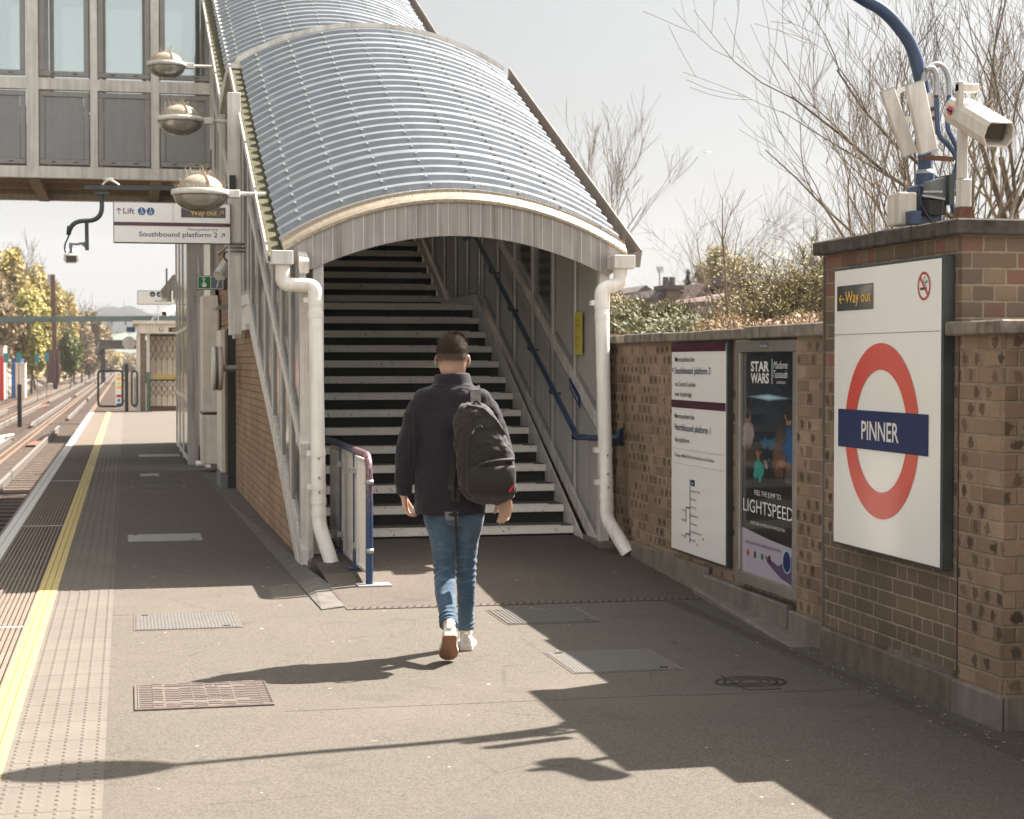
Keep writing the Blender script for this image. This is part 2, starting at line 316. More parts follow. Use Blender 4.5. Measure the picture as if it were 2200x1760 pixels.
simple('cover_plate',(0.0918,0.08323,0.07402),.65,.2,var=.12,scale=12); simple('sage_green',(.10,.17,.12),.5); simple('timber_ochre',(.28,.17,.06),.7)
flat('sign_white',(.86,.84,.81),.2,.4,coat=.25); flat('sign_blue',(.008,.022,.105),.35,.15); flat('sign_red',(.66,.04,.022),.25,.4,coat=.2)
flat('sign_black',(.012,.012,.011),.15,.5,coat=.4); flat('sign_yellow',(.85,.50,.04),.3); flat('sign_maroon',(.075,.018,.035),.2); flat('letter_blue',(.012,.025,.09),.3)
flat('speck_pale',(.36,.33,.29),.6); flat('letter_white',(.78,.76,.73),.3); flat('letter_black',(.015,.014,.014),.35); flat('sign_green',(.01,.16,.04),.3); flat('sign_grey',(.12,.13,.15),.3); flat('notice_yellow',(.62,.52,.07),.5)
flat('line_grey',(.2,.19,.18),.4); flat('danger_red',(.5,.03,.03),.4); flat('info_blue',(.02,.10,.28),.4); flat('teal_paint',(.03,.20,.21),.5)
flat('poster_dark',(.022,.02,.022),.12,.5,coat=.8); flat('poster_blue',(.015,.14,.38),.3); flat('poster_glow',(.35,.62,.8),.3); flat('poster_skin',(.28,.12,.07),.4); flat('poster_teal',(.05,.30,.28),.4)
flat('poster_brown',(.07,.045,.035),.4); flat('poster_lilac',(.42,.38,.45),.3); flat('poster_purple',(.10,.05,.13),.3); flat('poster_shirt',(.015,.10,.24),.4); flat('poster_cloth',(.35,.28,.28),.4)
flat('galv_dark',(.16,.17,.165),.5,.5,.4); flat('dark_glass',(.03,.025,.022),.08,.6)
def roofm():
    n=N('roof_sheet',.36,.35,.5); p=n.pos(); a=n.noise(n.map(p,(1,.5,1)),6,5,.65); x=n.sep(p)[0]
    c=n.ramp(a,[(.3,(.165,.182,.205)),(.7,(.21,.225,.245))]); g=n.M('MULTIPLY',n.ramp(n.noise(n.map(p,(.6,3,1)),2.2,6,.75),[(.48,0),(.68,.6)]),n.ramp(n.M('MULTIPLY',n.M('SUBTRACT',x,1.1),.6),[(.0,1),(.9,.1)]))
    c=n.mix(g,c,(.15,.16,.12)); n.set('Base Color',c); n.bump(n.noise(p,45,3),.1,.004); n.set('Roughness',n.ramp(a,[(.3,.34),(.7,.5)])); return n.m
roofm()
simple('moss',(.05,.046,.018),.95,var=.6,scale=14,bump=.9,fine=80)
def glassm(name,tint,alpha,rough=.03):
    n=N(name,rough,0,.5); n.set('Base Color',tint)
    t=n.t.nodes; tr=n.nd('ShaderNodeBsdfTransparent'); tr.inputs[0].default_value=(*[x for x in tint],1); gl=n.nd('ShaderNodeBsdfGlossy'); gl.inputs[1].default_value=rough
    fr=n.nd('ShaderNodeFresnel'); fr.inputs[0].default_value=1.5; df=n.nd('ShaderNodeBsdfDiffuse'); df.inputs[0].default_value=(.6,.55,.48,1)
    m1=n.nd('ShaderNodeMixShader'); m1.inputs[0].default_value=alpha; m2=n.nd('ShaderNodeMixShader')
    n.t.links.new(tr.outputs[0],m1.inputs[1]); n.t.links.new(df.outputs[0],m1.inputs[2]); n.t.links.new(fr.outputs[0],m2.inputs[0]); n.t.links.new(m1.outputs[0],m2.inputs[1]); n.t.links.new(gl.outputs[0],m2.inputs[2])
    n.t.links.new(m2.outputs[0],t['Material Output'].inputs[0]); return n.m
glassm('glass_clear',(.93,.97,.97),.03); glassm('glass_dirty',(.55,.53,.5),.3,.1); glassm('lamp_bowl',(.93,.90,.85),.38,.06); glassm('glass_side',(.88,.87,.85),.10,.12)
def mesh_panel():
    n=N('mesh_panel',.5,.1,.4); u,v,_=n.sep(n.uv()); s=.014
    fx=n.M('SUBTRACT',n.M('FRACT',n.M('DIVIDE',u,s)),.5); fy=n.M('SUBTRACT',n.M('FRACT',n.M('DIVIDE',v,s)),.5)
    r=n.M('SQRT',n.M('ADD',n.M('MULTIPLY',fx,fx),n.M('MULTIPLY',fy,fy))); n.set('Base Color',(.8,.75,.68)); n.set('Alpha',n.M('GREATER_THAN',r,.25)); return n.m
mesh_panel()
def ballast():
    n=N('ballast',.95,0,.2); p=n.pos(); v=n.vor(p,17); c=n.ramp(n.sep(v.outputs['Color'])[0],[(0,(.035,.023,.016)),(.35,(.068,.046,.033)),(.7,(.098,.068,.05)),(1,(.14,.10,.078))])
    c=n.mix(n.ramp(v.outputs['Distance'],[(.25,0),(.62,.9)]),c,(.035,.022,.016)); c=n.mix(n.ramp(n.noise(p,.35,5,.6),[(.4,0),(.75,.4)]),c,(.085,.066,.052)); n.set('Base Color',c); n.bump(n.M('SUBTRACT',1,v.outputs['Distance']),1,.05); return n.m
ballast()
simple('rail_rust',(0.136,0.084,0.052),.6,.2,var=.25); simple('rail_top',(.17,.14,.11),.6,.3,var=.1); simple('cond_rail',(.115,.10,.085),.75,.1,var=.2); simple('sleeper',(.11,.08,.06),.9,var=.3)
simple('scrub_ground',(.15,.11,.065),.95,var=.5,scale=1.5,bump=.5); simple('inner_cream',(.75,.66,.54),.8,var=.1); simple('grass_bank',(.10,.088,.045),.95,var=.5,scale=1.2,bump=.6,fine=12); simple('garden_ground',(.09,.075,.04),.95,var=.5,scale=2,bump=.5); simple('bare_earth',(.22,.165,.135),.95,var=.3,scale=1.0); simple('rubble',(.38,.35,.32),.9,var=.35,scale=3)
simple('far_hill',(.07,.09,.06),.95,var=.4,scale=.02,bump=0)
simple('bridge_dark',(0.0675,0.0555,0.0525),.85,var=.3,scale=1); simple('brown_steel',(.10,.05,.04),.8,var=.2,scale=2); simple('gantry_green',(.13,.17,.165),.6,var=.2,scale=2)
def poster_art():
    n=N('poster_art',.15,0,.5); n.set('Coat Weight',.5); p=n.pos(); W0=PW; x,y,z=n.sep(p)
    d1=n.M('MULTIPLY',n.M('SUBTRACT',n.noise(p,11,4,.65),.5),.26); d2=n.M('MULTIPLY',n.M('SUBTRACT',n.noise(n.map(p,(1,1,1),(3,5,1)),11,4,.65),.5),.11)
    u=n.M('ADD',n.M('DIVIDE',n.M('SUBTRACT',W0[0],y),W0[1]),d1); v=n.M('ADD',n.M('DIVIDE',n.M('SUBTRACT',W0[2],z),W0[3]),d2)
    uu=n.M('SUBTRACT',n.M('DIVIDE',n.M('SUBTRACT',W0[0],y),W0[1]),.5); vv=n.M('SUBTRACT',n.M('DIVIDE',n.M('SUBTRACT',W0[2],z),W0[3]),.20)
    ang=n.M('ARCTAN2',uu,n.M('MULTIPLY',vv,2.2)); st=n.noise(n.nd('ShaderNodeCombineXYZ',i_0=n.M('MULTIPLY',ang,9.)).outputs[0],1.5,3,.7); r=n.M('SQRT',n.M('ADD',n.M('MULTIPLY',uu,uu),n.M('MULTIPLY',n.M('MULTIPLY',vv,vv),4.)))
    fall=n.ramp(r,[(0,.9),(.08,.5),(.5,.2),(.8,0)]); m=n.M('MULTIPLY',n.ramp(st,[(.45,0),(.62,1)]),fall); m=n.M('MULTIPLY',m,n.M('LESS_THAN',v,.60))
    c=n.mix(n.ramp(n.noise(p,3,4),[(.35,0),(.8,1)]),(.012,.012,.014),(.03,.024,.02)); c=n.mix(m,c,(.025,.11,.21)); fl=n.M('ADD',n.M('ABSOLUTE',n.M('MULTIPLY',vv,45.)),n.M('ABSOLUTE',n.M('MULTIPLY',uu,1.7))); c=n.mix(n.ramp(fl,[(.0,1),(.25,.75),(.8,0)]),c,(.55,.8,.95))
    for (a,b_,ra,rb,col,op) in ((.10,.38,.13,.07,(.34,.27,.26),.9),(.12,.29,.045,.035,(.30,.15,.09),.9),(.10,.265,.06,.03,(.03,.018,.012),.9),(.10,.47,.16,.06,(.09,.06,.045),.8),(.30,.455,.055,.03,(.28,.14,.08),.9),(.30,.43,.07,.02,(.02,.014,.01),.9),(.31,.53,.10,.055,(.04,.33,.27),.9),(.50,.40,.16,.035,(.06,.16,.26),.6),(.70,.46,.12,.10,(.16,.085,.05),.75),(.72,.36,.08,.05,(.10,.06,.04),.8),(.90,.40,.12,.085,(.015,.10,.27),.9),(.84,.29,.05,.035,(.30,.15,.09),.9),(.86,.262,.07,.025,(.02,.014,.01),.9),(.80,.49,.16,.022,(.33,.16,.10),.85),(.92,.53,.12,.05,(.12,.09,.08),.8),(.46,.50,.05,.03,(.42,.40,.40),.6)):
        ex=n.M('DIVIDE',n.M('SUBTRACT',u,a),ra); ey=n.M('DIVIDE',n.M('SUBTRACT',v,b_),rb); q=n.M('ADD',n.M('MULTIPLY',ex,ex),n.M('MULTIPLY',ey,ey)); c=n.mix(n.ramp(q,[(.55,op),(1.15,0)]),c,col)
    c=n.mix(n.M('MULTIPLY',n.M('GREATER_THAN',n.noise(p,120,1),.72),n.M('LESS_THAN',v,.45)),c,(.4,.5,.6)); n.set('Base Color',c); return n.m
def leaf(name,a,b,rough=.6,tr=.25):
    n=N(name,rough,0,.3); p=n.pos(); rv=n.nd('ShaderNodeNewGeometry').outputs['Random Per Island']; n.set('Base Color',n.mix(n.ramp(rv,[(0,0),(1,1)]),a,b))
    df=n.nd('ShaderNodeBsdfTranslucent'); n.inp(df.inputs[0],n.mix(rv,a,b)); m=n.nd('ShaderNodeMixShader'); m.inputs[0].default_value=tr
    n.t.links.new(n.b.outputs[0],m.inputs[1]); n.t.links.new(df.outputs[0],m.inputs[2]); n.t.links.new(m.outputs[0],n.t.nodes['Material Output'].inputs[0]); return n.m
leaf('leaf_gold',(.40,.31,.085),(.28,.22,.07)); leaf('leaf_yellow',(.44,.38,.10),(.30,.27,.08)); leaf('leaf_brown',(.31,.23,.11),(.22,.165,.09)); leaf('leaf_green',(.10,.13,.03),(.17,.17,.05))
leaf('leaf_ivy',(.06,.07,.022),(.22,.20,.10)); leaf('leaf_dry',(.40,.29,.16),(.26,.15,.08)); leaf('leaf_conifer',(.04,.06,.03),(.09,.09,.05)); leaf('leaf_birch',(.30,.26,.12),(.22,.17,.08)); leaf('leaf_pale',(.38,.36,.13),(.42,.33,.14))
simple('bark',(.115,.088,.062),.9,var=.3,scale=6,bump=.5); simple('twig',(.105,.08,.058),.85,var=.25,scale=2,bump=0); simple('twig_pale',(.19,.15,.11),.85,var=.2,scale=2,bump=0)
simple('roof_tile',(.17,.115,.10),.85,var=.3,scale=3); simple('roof_tile_dark',(0.105,0.0825,0.075),.85,var=.3,scale=3); simple('render_wall',(.38,.34,.29),.8,var=.1)
# clothing and skin
def cloth(name,a,b,scale=260,bump=.35,wr=.0,rough=.85,sheen=.3):
    n=N(name,rough,0,.2); p=n.obj(); f=n.noise(p,scale,3,.6); g=n.noise(p,5,4,.6); n.set('Base Color',n.mix(n.ramp(g,[(.3,0),(.7,1)]),a,b)); n.set('Sheen Weight',sheen); n.set('Sheen Roughness',.5)
    w_=n.noise(n.map(p,(1.0,1.0,.5)),16,3,.55); n.bump(n.M('ADD',n.M('MULTIPLY',w_,wr),n.M('MULTIPLY',f,.12)),bump,.02); return n.m
cloth('jacket',(.016,.0135,.018),(.021,.018,.023),sheen=.12,wr=.5); cloth('backpack',(.021,.0165,.0135),(.030,.024,.020),wr=.7,rough=.7,sheen=.15)
def denim():
    n=N('denim',.85,0,.2); p=n.obj(); x,y,z=n.sep(p); g=n.noise(p,7,5,.6); c=n.ramp(g,[(.3,(.028,.058,.098)),(.7,(.05,.09,.14))]); fade=n.ramp(n.noise(n.map(p,(2.5,2.5,1)),3,4,.6),[(.42,0),(.72,.65)])
    c=n.mix(fade,c,(.11,.165,.215)); cr_=n.noise(n.map(p,(1,1,4.2)),9,3,.55); c=n.mix(n.ramp(cr_,[(.55,0),(.7,.3)]),c,(.17,.25,.32))
    c=n.mix(n.ramp(n.noise(n.map(p,(420,420,60)),1,2,.6),[(.45,0),(.7,.3)]),c,(.02,.045,.08)); n.set('Base Color',c); n.set('Sheen Weight',.2)
    n.bump(n.M('ADD',n.M('MULTIPLY',cr_,.9),n.M('MULTIPLY',n.noise(p,300,2),.1)),.5,.02); return n.m
denim()
def skin():
    n=N('skin',.5,0,.4); p=n.obj(); z=n.sep(p)[2]; c=n.ramp(n.noise(p,14,4,.6),[(.3,(.47,.285,.205)),(.7,(.54,.34,.25))]); st=n.M('MULTIPLY',n.ramp(z,[(.0,0),(.001,0)]) if 0 else n.M('MULTIPLY',n.M('MULTIPLY_ADD',z,16.,-25.0,clamp=True),n.M('LESS_THAN',n.M('ADD',n.M('MULTIPLY',n.sep(p)[1],1.),n.M('MULTIPLY',n.sep(p)[0],.18)),.07)),n.ramp(n.noise(p,500,2),[(.3,.55),(.7,1)])); c=n.mix(n.M('MULTIPLY',st,.9),c,(.10,.065,.048)); n.set('Base Color',c); n.set('Subsurface Weight',.15); n.set('Subsurface Radius',(.02,.007,.004)); n.set('Subsurface Scale',1.0); n.bump(n.noise(p,220,3),.12,.002); return n.m
skin()
hf=N('hair_fade',.8,0,.2); hp=hf.obj(); hf.set('Base Color',(.075,.048,.035)); hx_,hy_,hz3=hf.sep(hp); de=hf.ramp(hz3 if 0 else hf.M('MULTIPLY_ADD',hz3,10.,-15.6),[(0,0),(.35,.30),(.7,.95),(1,1)]); hf.set('Alpha',hf.M('MULTIPLY',hf.M('LESS_THAN',hf.noise(hp,700,2,.8),hf.M('MULTIPLY_ADD',de,.42,.26)),hf.M('MULTIPLY',hf.M('LESS_THAN',hf.M('MULTIPLY_ADD',hx_,.18,hy_),.075),hf.M('GREATER_THAN',hz3,1.562))))
simple('ear_skin',(.68,.27,.19),.5,var=.08,scale=20)
hm=N('hair',.75,0,.25); hp=hm.obj(); hm.set('Base Color',hm.ramp(hm.noise(hp,260,3,.7),[(.3,(.028,.018,.013)),(.7,(.085,.055,.038))])); hm.bump(hm.noise(hp,420,3),.9,.01); hz_2=hm.sep(hp)[2]; hm.set('Alpha',hm.M('GREATER_THAN',hm.M('MULTIPLY_ADD',hz_2,30.,-48.45),hm.M('MULTIPLY_ADD',hm.noise(hp,420,2,.8),2.2,-.6))); cloth('shoe',(.66,.63,.60),(.6,.57,.53),300,.15,0,.55,.1); simple('sole',(.30,.155,.09),.7,var=.2,scale=25); simple('sole_side',(.52,.46,.38),.6,var=.1)
# ------------------------------------------------------------------ ground, tracks, platform
XE=-1.13                          # platform edge
g=MB(); g.box(-2500,XE-.25,-60,3500,-1.6,-.95); g.box(XE-.25,2500,64,3500,-1.6,-.95); struct('ground',g,'grass_bank','grassy land on both sides of the railway',loc=(0,0,-1))
g=MB(); g.grid(2,60,lambda u,v:Vector((-8.4+(XE+.6+8.4)*u,-20+720*v,-.945+.0*u)),False); g.grid(2,40,lambda u,v:Vector((XE+.6+7*u,64+636*v,-.945)),False); struct('ballast',g,'ballast','brown stone ballast under the railway tracks',loc=(-3,0,-.94))
g=MB(); g.box(3.9,900,-60,64,-1.4,-.06); struct('garden_ground',g,'garden_ground','rough ground behind the brick wall',loc=(10,10,-1))
# platform body with asphalt, faces and end ramp
g=MB(); g.box(XE+.05,3.9,-20,58.3,-.95,-.05); g.box(XE-.0,XE+.06,-20,58.3,-.16,-.051); g.prism([(XE+.06,58.3,-.05),(XE+.06,58.3,-.949),(XE+.06,64,-.949)],(5,0,0)); struct('platform',g,'concrete_dark','platform body under the paving',loc=(0,10,-.9))
def strip(name,x0,x1,y0,y1,z,m,label,nx=1,ny=1):
    b=MB(); b.box(x0,x1,y0,y1,-.049,z); return struct(name,b,m,label)
strip('asphalt_paving',-.091,3.9,-20,58.3,0,'asphalt','grey asphalt paving of the platform')
# ribbed slabs, white edge line, yellow line, blister slabs
b=MB(); nrib=13; x0,x1=-.99,-.60; b.box(XE+.06,-.5,-20,58.3,-.0485,-.004)
pr=[]; wr=(x1-x0+.02)/nrib
for k in range(nrib):
    a=x0-.01+k*wr
    pr+= [(a+.003,-.004),(a+.006,.004),(a+wr-.006,.004),(a+wr-.003,-.004)]
ys=[-20+i*2.0 for i in range(40)]+[58.3]
b.rings([[Vector((x,y,z)) for x,z in pr] for y in (-20,58.3)],False,False)
struct('ribbed_paving',b,'ribbed_slab','ribbed brown paving slabs between the white and yellow lines')
b=MB(); b.box(XE,-1.075,-20,58.3,-.05,0.002); b.box(-1.068,-1.0,-20,58.3,-.0035,.004); struct('white_line',b,'white_line','white line painted along the platform edge')
b=MB()
for a,c in((-.605,-.57),(-.565,-.525),(-.52,-.498)): b.box(a,c,-20,58.3,-.0035,.0055)
b.mat(1).box(-.4975,-.478,-20,58.3,-.0035,.004); struct('yellow_line',b,['yellow_line','yellow_line_worn'],'yellow line painted along the platform')
b=MB(); b.box(-.4775,-.0915,-20,58.3,-.049,.0005)
def dome(cx,cy,r=.0125,h=.0052,n=7):
    vs=[];fs=[]
    for rr,zz in((1,0),(.7,.75),):
        vs+=[(cx+r*rr*math.cos(2*PI*k/n),cy+r*rr*math.sin(2*PI*k/n),.0005+h*zz) for k in range(n)]
    vs.append((cx,cy,.0005+h)); fs=[(i,(i+1)%n,n+(i+1)%n,n+i) for i in range(n)]+[(n+i,n+(i+1)%n,2*n) for i in range(n)]
    b.add(vs,fs,True)
for j in range(int((30-5)/.0667)):
    for i in range(6): dome(-.448+i*.0652,5.03+j*.0667)
struct('tactile_paving',b,'tactile_slab','cream blister paving slabs beside the asphalt')
b=MB()
for y in (10.9,17.6,24.2): b.box(-.99,-.61,y,y+.022,-.003,.0058)
struct('slab_joint_marks',b,'white_line','thin white joint marks across the ribbed paving')
# ramped foot of the stairs with a chamfered corner kerb on the left
RZ=.13
def rz(y): return 0 if y<11.32 else min(RZ,(y-11.32)*RZ/2.9)
b=MB(); YB=[11.32,12.5,13.4,14.22,20.5]
for a,c in zip(YB,YB[1:]): b.add([(1.38,a,rz(a)+.003),(3.86,a,rz(a)+.003),(3.86,c,rz(c)+.003),(1.38,c,rz(c)+.003)],[(0,1,2,3)])
b.add([(1.38,11.32,.003),(1.38,12.5,rz(12.5)+.003),(1.38,12.5,-.01)],[(2,1,0)]); struct('stair_ramp',b,'asphalt_ramp','brown asphalt ramp in front of the stairs',loc=(2,11.3,0))
b=MB(); b.prism([(1.33,17.8,.004),(1.33,13.0,.05),(1.38,12.2,.045),(1.38,11.35,.010),(1.22,11.25,.008),(1.19,13.2,.008),(1.10,21,.006),(1.04,25.5,.006),(1.33,25.5,.01)],(0,0,-.05)); struct('kerb',b,'kerb_stone','concrete kerb sloping along the brick stair base',loc=(1.2,12,0))
# drainage channel along the foot of the ramp
t=thing('drain_channel',(1.38,11.27,0),'iron slotted drain channel crossing the paving at the foot of the ramp','drain')
b=MB(); b.box(1.38,3.86,11.22,11.315,-.01,.005); b.build('channel_frame','drain_iron',t); b=MB()
for i in range(50): x=1.42+i*.0488; b.prism([(x,11.232,.0055),(x+.016,11.232,.0055),(x+.036,11.303,.0055),(x+.02,11.303,.0055)],(0,0,.0015))
o=b.build('channel_slots','iron_slot',t)
t=thing('wall_drain',(3.66,6,0),'dark slotted drain running along the foot of the brick wall','drain'); b=MB(); b.box(3.50,3.60,4,11.2,-.01,.005); b.build('channel_frame','asphalt',t); b=MB()
for i in range(280): b.box(3.51,3.59,4.02+i*.0255,4.032+i*.0255,.0052,.0062)
b.build('channel_slots','asphalt_ramp',t)
# access covers
def cover(x0,x1,y0,y1,label,style,group=None,m='cover_plate',z=0):
    t=thing('access_cover',((x0+x1)/2,(y0+y1)/2,z),label,'access cover',group)
    b=MB(); b.box(x0-.012,x1+.012,y0-.012,y1+.012,z-.01,z+.003); b.build('cover_frame','cast_iron',t); b=MB(); b.box(x0,x1,y0,y1,z-.01,z+.0055)
    if style=='studs':
        s=.021; nx=int((x1-x0)/s); ny=int((y1-y0)/s)
        for i in range(nx):
            for j in range(ny):
                cx=x0+(i+.5+.25*(j%2))*s; cy=y0+(j+.5)*s; b.add([(cx-.006,cy,z+.0055),(cx,cy-.006,z+.0055),(cx+.006,cy,z+.0055),(cx,cy+.006,z+.0055),(cx,cy,z+.0085)],[(0,1,4),(1,2,4),(2,3,4),(3,0,4)])
    elif style=='bars':
        nx=int((x1-x0)/.026)
        for i in range(nx):
            cx=x0+(i+.5)*.026; b.prism([(cx-.008,y0+.01,z+.0055),(cx+.008,y0+.01,z+.0055),(cx+.008,y1-.01,z+.0055),(cx-.008,y1-.01,z+.0055)],(0,0,.003))
    b.build('cover_plate',m,t); b=MB()
    for cx,cy in((x0+.06,y1-.05),(x1-.08,y0+.05)): b.box(cx-.02,cx+.02,cy-.009,cy+.009,z+.006,z+.0095)
    b.build('lifting_slot','iron_slot',t); return t
cover(.047,.665,10.63,11.27,'studded steel access cover in full sunlight just beyond the big iron cover','studs')
cover(2.24,2.81,8.68,9.33,'diamond studded steel access cover half in shade right of the walking man','studs')
cover(2.257,2.845,10.38,11.0,'barred steel access cover half in shade just in front of the drain channel','bars')
for (ax,ay,bx,by,lb) in ((276,1147,429,1165,'dark studded access cover in the shade alone on the platform beside the stair base'),(285,1030,392,1037,'pale worn access cover in the shade nearest the strip of sunlight'),(285,1043,394,1051,'dark access cover directly in front of the pale worn one'),(303,1018,340,1024,'narrow access cover partly under the strip of sunlight'),(300,976,384,982,'thin access cover line farthest along the shaded platform'),):
    p=P(ax,by,Z=0); q=P(bx,ay,Z=0); cover(p.x,q.x,p.y,q.y,lb,'studs','access covers in the shaded part of the platform','cover_plate' if 'pale' in lb else 'grey_frame')
# heavy iron cover with lettering
x0,x1,y0,y1=.03,.665,8.17,8.80
t=thing('drain_cover',((x0+x1)/2,(y0+y1)/2,0),'heavy brown cast iron cover with wavy slots and raised lettering by the blister paving','drain cover')
b=MB(); b.box(x0,x1,y0,y1,-.01,.008); b.build('cover_frame','cast_iron',t); b=MB(); b.box(x0+.012,x1-.012,y0+.012,y1-.012,.0,.0115); b.build('cover_plate','cast_iron',t,bevel=.003)
b=MB()
for i,(cx,wd) in enumerate(((.058,.062),(.117,.05),(.178,.066),(.245,.06),(.308,.058),(.372,.062),(.437,.06),(.503,.062),(.565,.054),(.618,.05))):
    for j in range(13):
        yy=y0+.03+j*.0455+.022*(i%2)
        if 0.1<cx<.52 and j in(2,10): continue
        wv=.006; b.rings([[Vector((cx+x0-.035+wd*u_-.0,yy+wv*math.sin(u_*5)+dy,.0125 if dz else .0119)) for dy,dz in((-.0085,0),(-.0085,1),(.0085,1),(.0085,0))] for u_ in(0,.33,.66,1)],True,False)
b.build('wavy_slots','iron_slot',t)
F=Face((x0,y1,.0122),(1,0,0),(0,1,0),t)
for s_,x,y,h_,w_ in(('STANTON PLC',.16,.115,.028,.30),('DUCTILE',.25,.16,.02,.15),('EN 124 D400',.22,.405,.026,.22)): F.text(s_,x,y,h_,'iron_slot',.001,w_,bold=.004,name='raised_lettering')
# round shaded cover on the right
p=P(1545,1463,Z=0); t=thing('inspection_cover',(3.02,8.3,0),'dark patterned inspection cover sunk in the shaded asphalt near the pier','inspection cover'); q0,q1=P(1553,1455,Z=0),P(1700,1480,Z=0)
b=MB(); b.box(q0.x,q1.x-.05,q1.y,q0.y+.03,-.01,.005); b.build('cover_frame','asphalt_ramp',t); b=MB()
cx,cy=(q0.x+q1.x-.05)/2,(q0.y+q1.y+.03)/2
for r in(.05,.09,.13,.17):
    b.rings([[Vector((cx+(r+a)*math.cos(2*PI*k/32),cy+(r+a)*.8*math.sin(2*PI*k/32),z)) for a,z in((0,.0052),(0,.0066),(.012,.0066),(.012,.0052))] for k in range(33)],False,False)
b.build('ring_pattern','iron_slot',t)
# seam lines in the asphalt (tar joints)
b=MB(); b.box(.7,2.6,8.02,8.032,0,.0012); b.box(2.6,3.7,7.985,8.0,0,.0012); b.box(-.09,.04,11.3,11.31,0,.0012); b.box(3.1,3.72,7.96,7.975,0,.0012); struct('tar_joint',b,'asphalt_ramp','dark tar joint across the asphalt')
# pale specks: chewing gum and blossom
random.seed(5); b=MB()
for i in range(170):
    x=random.uniform(-.05,3.6); y=random.uniform(5.3,24); r=random.uniform(.003,.010)*(1+.05*(y-5)); 
    if y>11: z=rz(y)+.005 if 1.4<x<3.8 and y<14 else .0008
    else: z=.0008
    if y>14 and x>1: continue
    b.add([(x+r*1.3*math.cos(k*PI/4)*random.uniform(.6,1),y+r*math.sin(k*PI/4)*random.uniform(.6,1),z) for k in range(8)],[tuple(range(8))])
for i in range(70):
    y=random.uniform(5.6,9.4); x=3.62+random.uniform(-.16,.06); r=random.uniform(.003,.009); b.add([(x-r,y-r,.008),(x+r,y-r*.4,.011),(x+r*.8,y+r,.008),(x-r,y+r*.7,.012)],[(0,1,2,3)])
o=struct('litter_specks',b,'speck_pale','pale specks of gum and blossom on the asphalt'); o['kind']='stuff'
# ------------------------------------------------------------------ railway
def track(xc,y0,y1,label,cond_side,gaps):
    t=thing('railway_track',(xc,y0,-.95),label,'railway track','railway tracks beside the platform')
    for sx in(-.72,.72):
        b=MB(); x=xc+sx; b.rings([[Vector((x+dx,y,-.95+dz)) for dx,dz in((-.07,.0),(-.07,.012),(-.012,.03),(-.012,.115),(-.035,.125),(-.035,.155),(.035,.155),(.035,.125),(.012,.115),(.012,.03),(.07,.012),(.07,0))] for y in(y0,y1)],True,False); b.build('rail','rail_rust',t)
        b=MB(); b.box(x-.03,x+.03,y0,y1,-.7945,-.792); b.build('rail_head','rail_top',t)
    for (x,segs) in((xc,gaps[0]),(xc+cond_side*1.12,gaps[1])):
        for a,c in segs:
            b=MB(); b.tube([(x,a-1.2,-.86),(x,a,-.775),(x,c,-.775),(x,c+1.2,-.86)],[.045]*4,8,False); b.box(x-.03,x+.03,a,c,-.93,-.80); b.build('conductor_rail','cond_rail',t)
    for k in range(95):
        y=y0+6+k*.75; b=MB(); b.box(xc-1.25,xc+1.25,y,y+.24,-.96,-.937); b.build('sleeper','sleeper',t)
    return t
track(-2.42,12,700,'railway track nearest the platform edge with shiny conductor rails',-1,([(14,66),(78,110),(118,600)],[(20,57),(70,118),(130,500)]))
track(-5.75,25,700,'railway track on the far side beyond the post',1,([(30,90),(100,600)],[(60,100),(112,500)]))
b=MB(); b.box(-4.13,-3.97,70.6,70.9,-.95,.72); tag(b.build('track_post','black_plastic',bevel=.01),'short black square post standing between the two tracks','post')
for k,(x,y,z0,z1) in enumerate(((66,958,0,0),(70,880,0,0),(95,850,0,0))):
    p=P(x,y,Z=-.9); b=MB(); b.bar((p.x,p.y,-.9),(p.x+.35,p.y+9,-.88),.28,.05); tag(b.build('cable_duct_lid','rust'),['orange duct lid lying between the rails nearest the post','orange duct lid on the ballast beyond the black post','farther orange duct lid lying between the two tracks'][k],'duct lid','orange duct lids on the ballast')
t=thing('white_track_marker',(-3.5,57,-.9),'white metal bracket beside the conductor rail at the left edge','bracket')
b=MB(); b.bar((-4.2,54,-.72),(-3.45,56.5,-.66),.1,.05); b.bar((-4.1,52,-.8),(-3.6,54,-.7),.12,.12); b.bar((-3.95,51,-.95),(-3.95,51,-.6),.1,.1); b.build('bracket','white_paint',t)
# ------------------------------------------------------------------ brick walls on the right
simple('gutter_brown',(.20,.17,.145),.55,var=.2,streak=.3); simple('stair_panel',(.46,.435,.40),.4,var=.08,bump=.02,streak=.2)
t=thing('brick_wall',(4.0,11.5,0),'brown brick wall with weathered stone coping behind the information sign and the poster','wall')
b=MB(); b.box(3.87,4.1,8.99,21,-.05,1.742); b.build('wall_face','brick_wall',t)
b=MB(); b.box(3.80,3.8699,8.985,9.585,.13,1.742); b.build('pilaster','brick_wall',t)
b=MB(); ys=[8.985,10.4,11.3,12.2,13.2,13.95]
for i,(a,c) in enumerate(zip(ys,ys[1:])): b.box(3.80 if i else 3.765,4.16,a+.004,c-.004,1.7425,1.808+.004*(i%2)+(.012 if i==0 else 0))
b.build('coping','coping',t,bevel=.008); b=MB(); b.box(3.865,4.1,13.96,21,1.7425,1.83); b.build('coping_bricks','brick_wall',t)
b=MB(); b.box(3.76,3.7995,9.03,9.62,-.02,.15); b.box(3.80,3.8695,9.76,11.3,-.02,.16); b.box(3.835,3.8695,11.301,15,-.02,.20); b.prism([(3.62,9.2,0.004),(3.86,9.2,.004),(3.86,11.5,.06),(3.80,11.5,.05)],(0,0,-.05)); b.build('plinth','concrete',t,bevel=.01)
t=thing('brick_pier',(4.2,8.18,0),'tall brick pier of dark and reddish bricks carrying the station name board','pier')
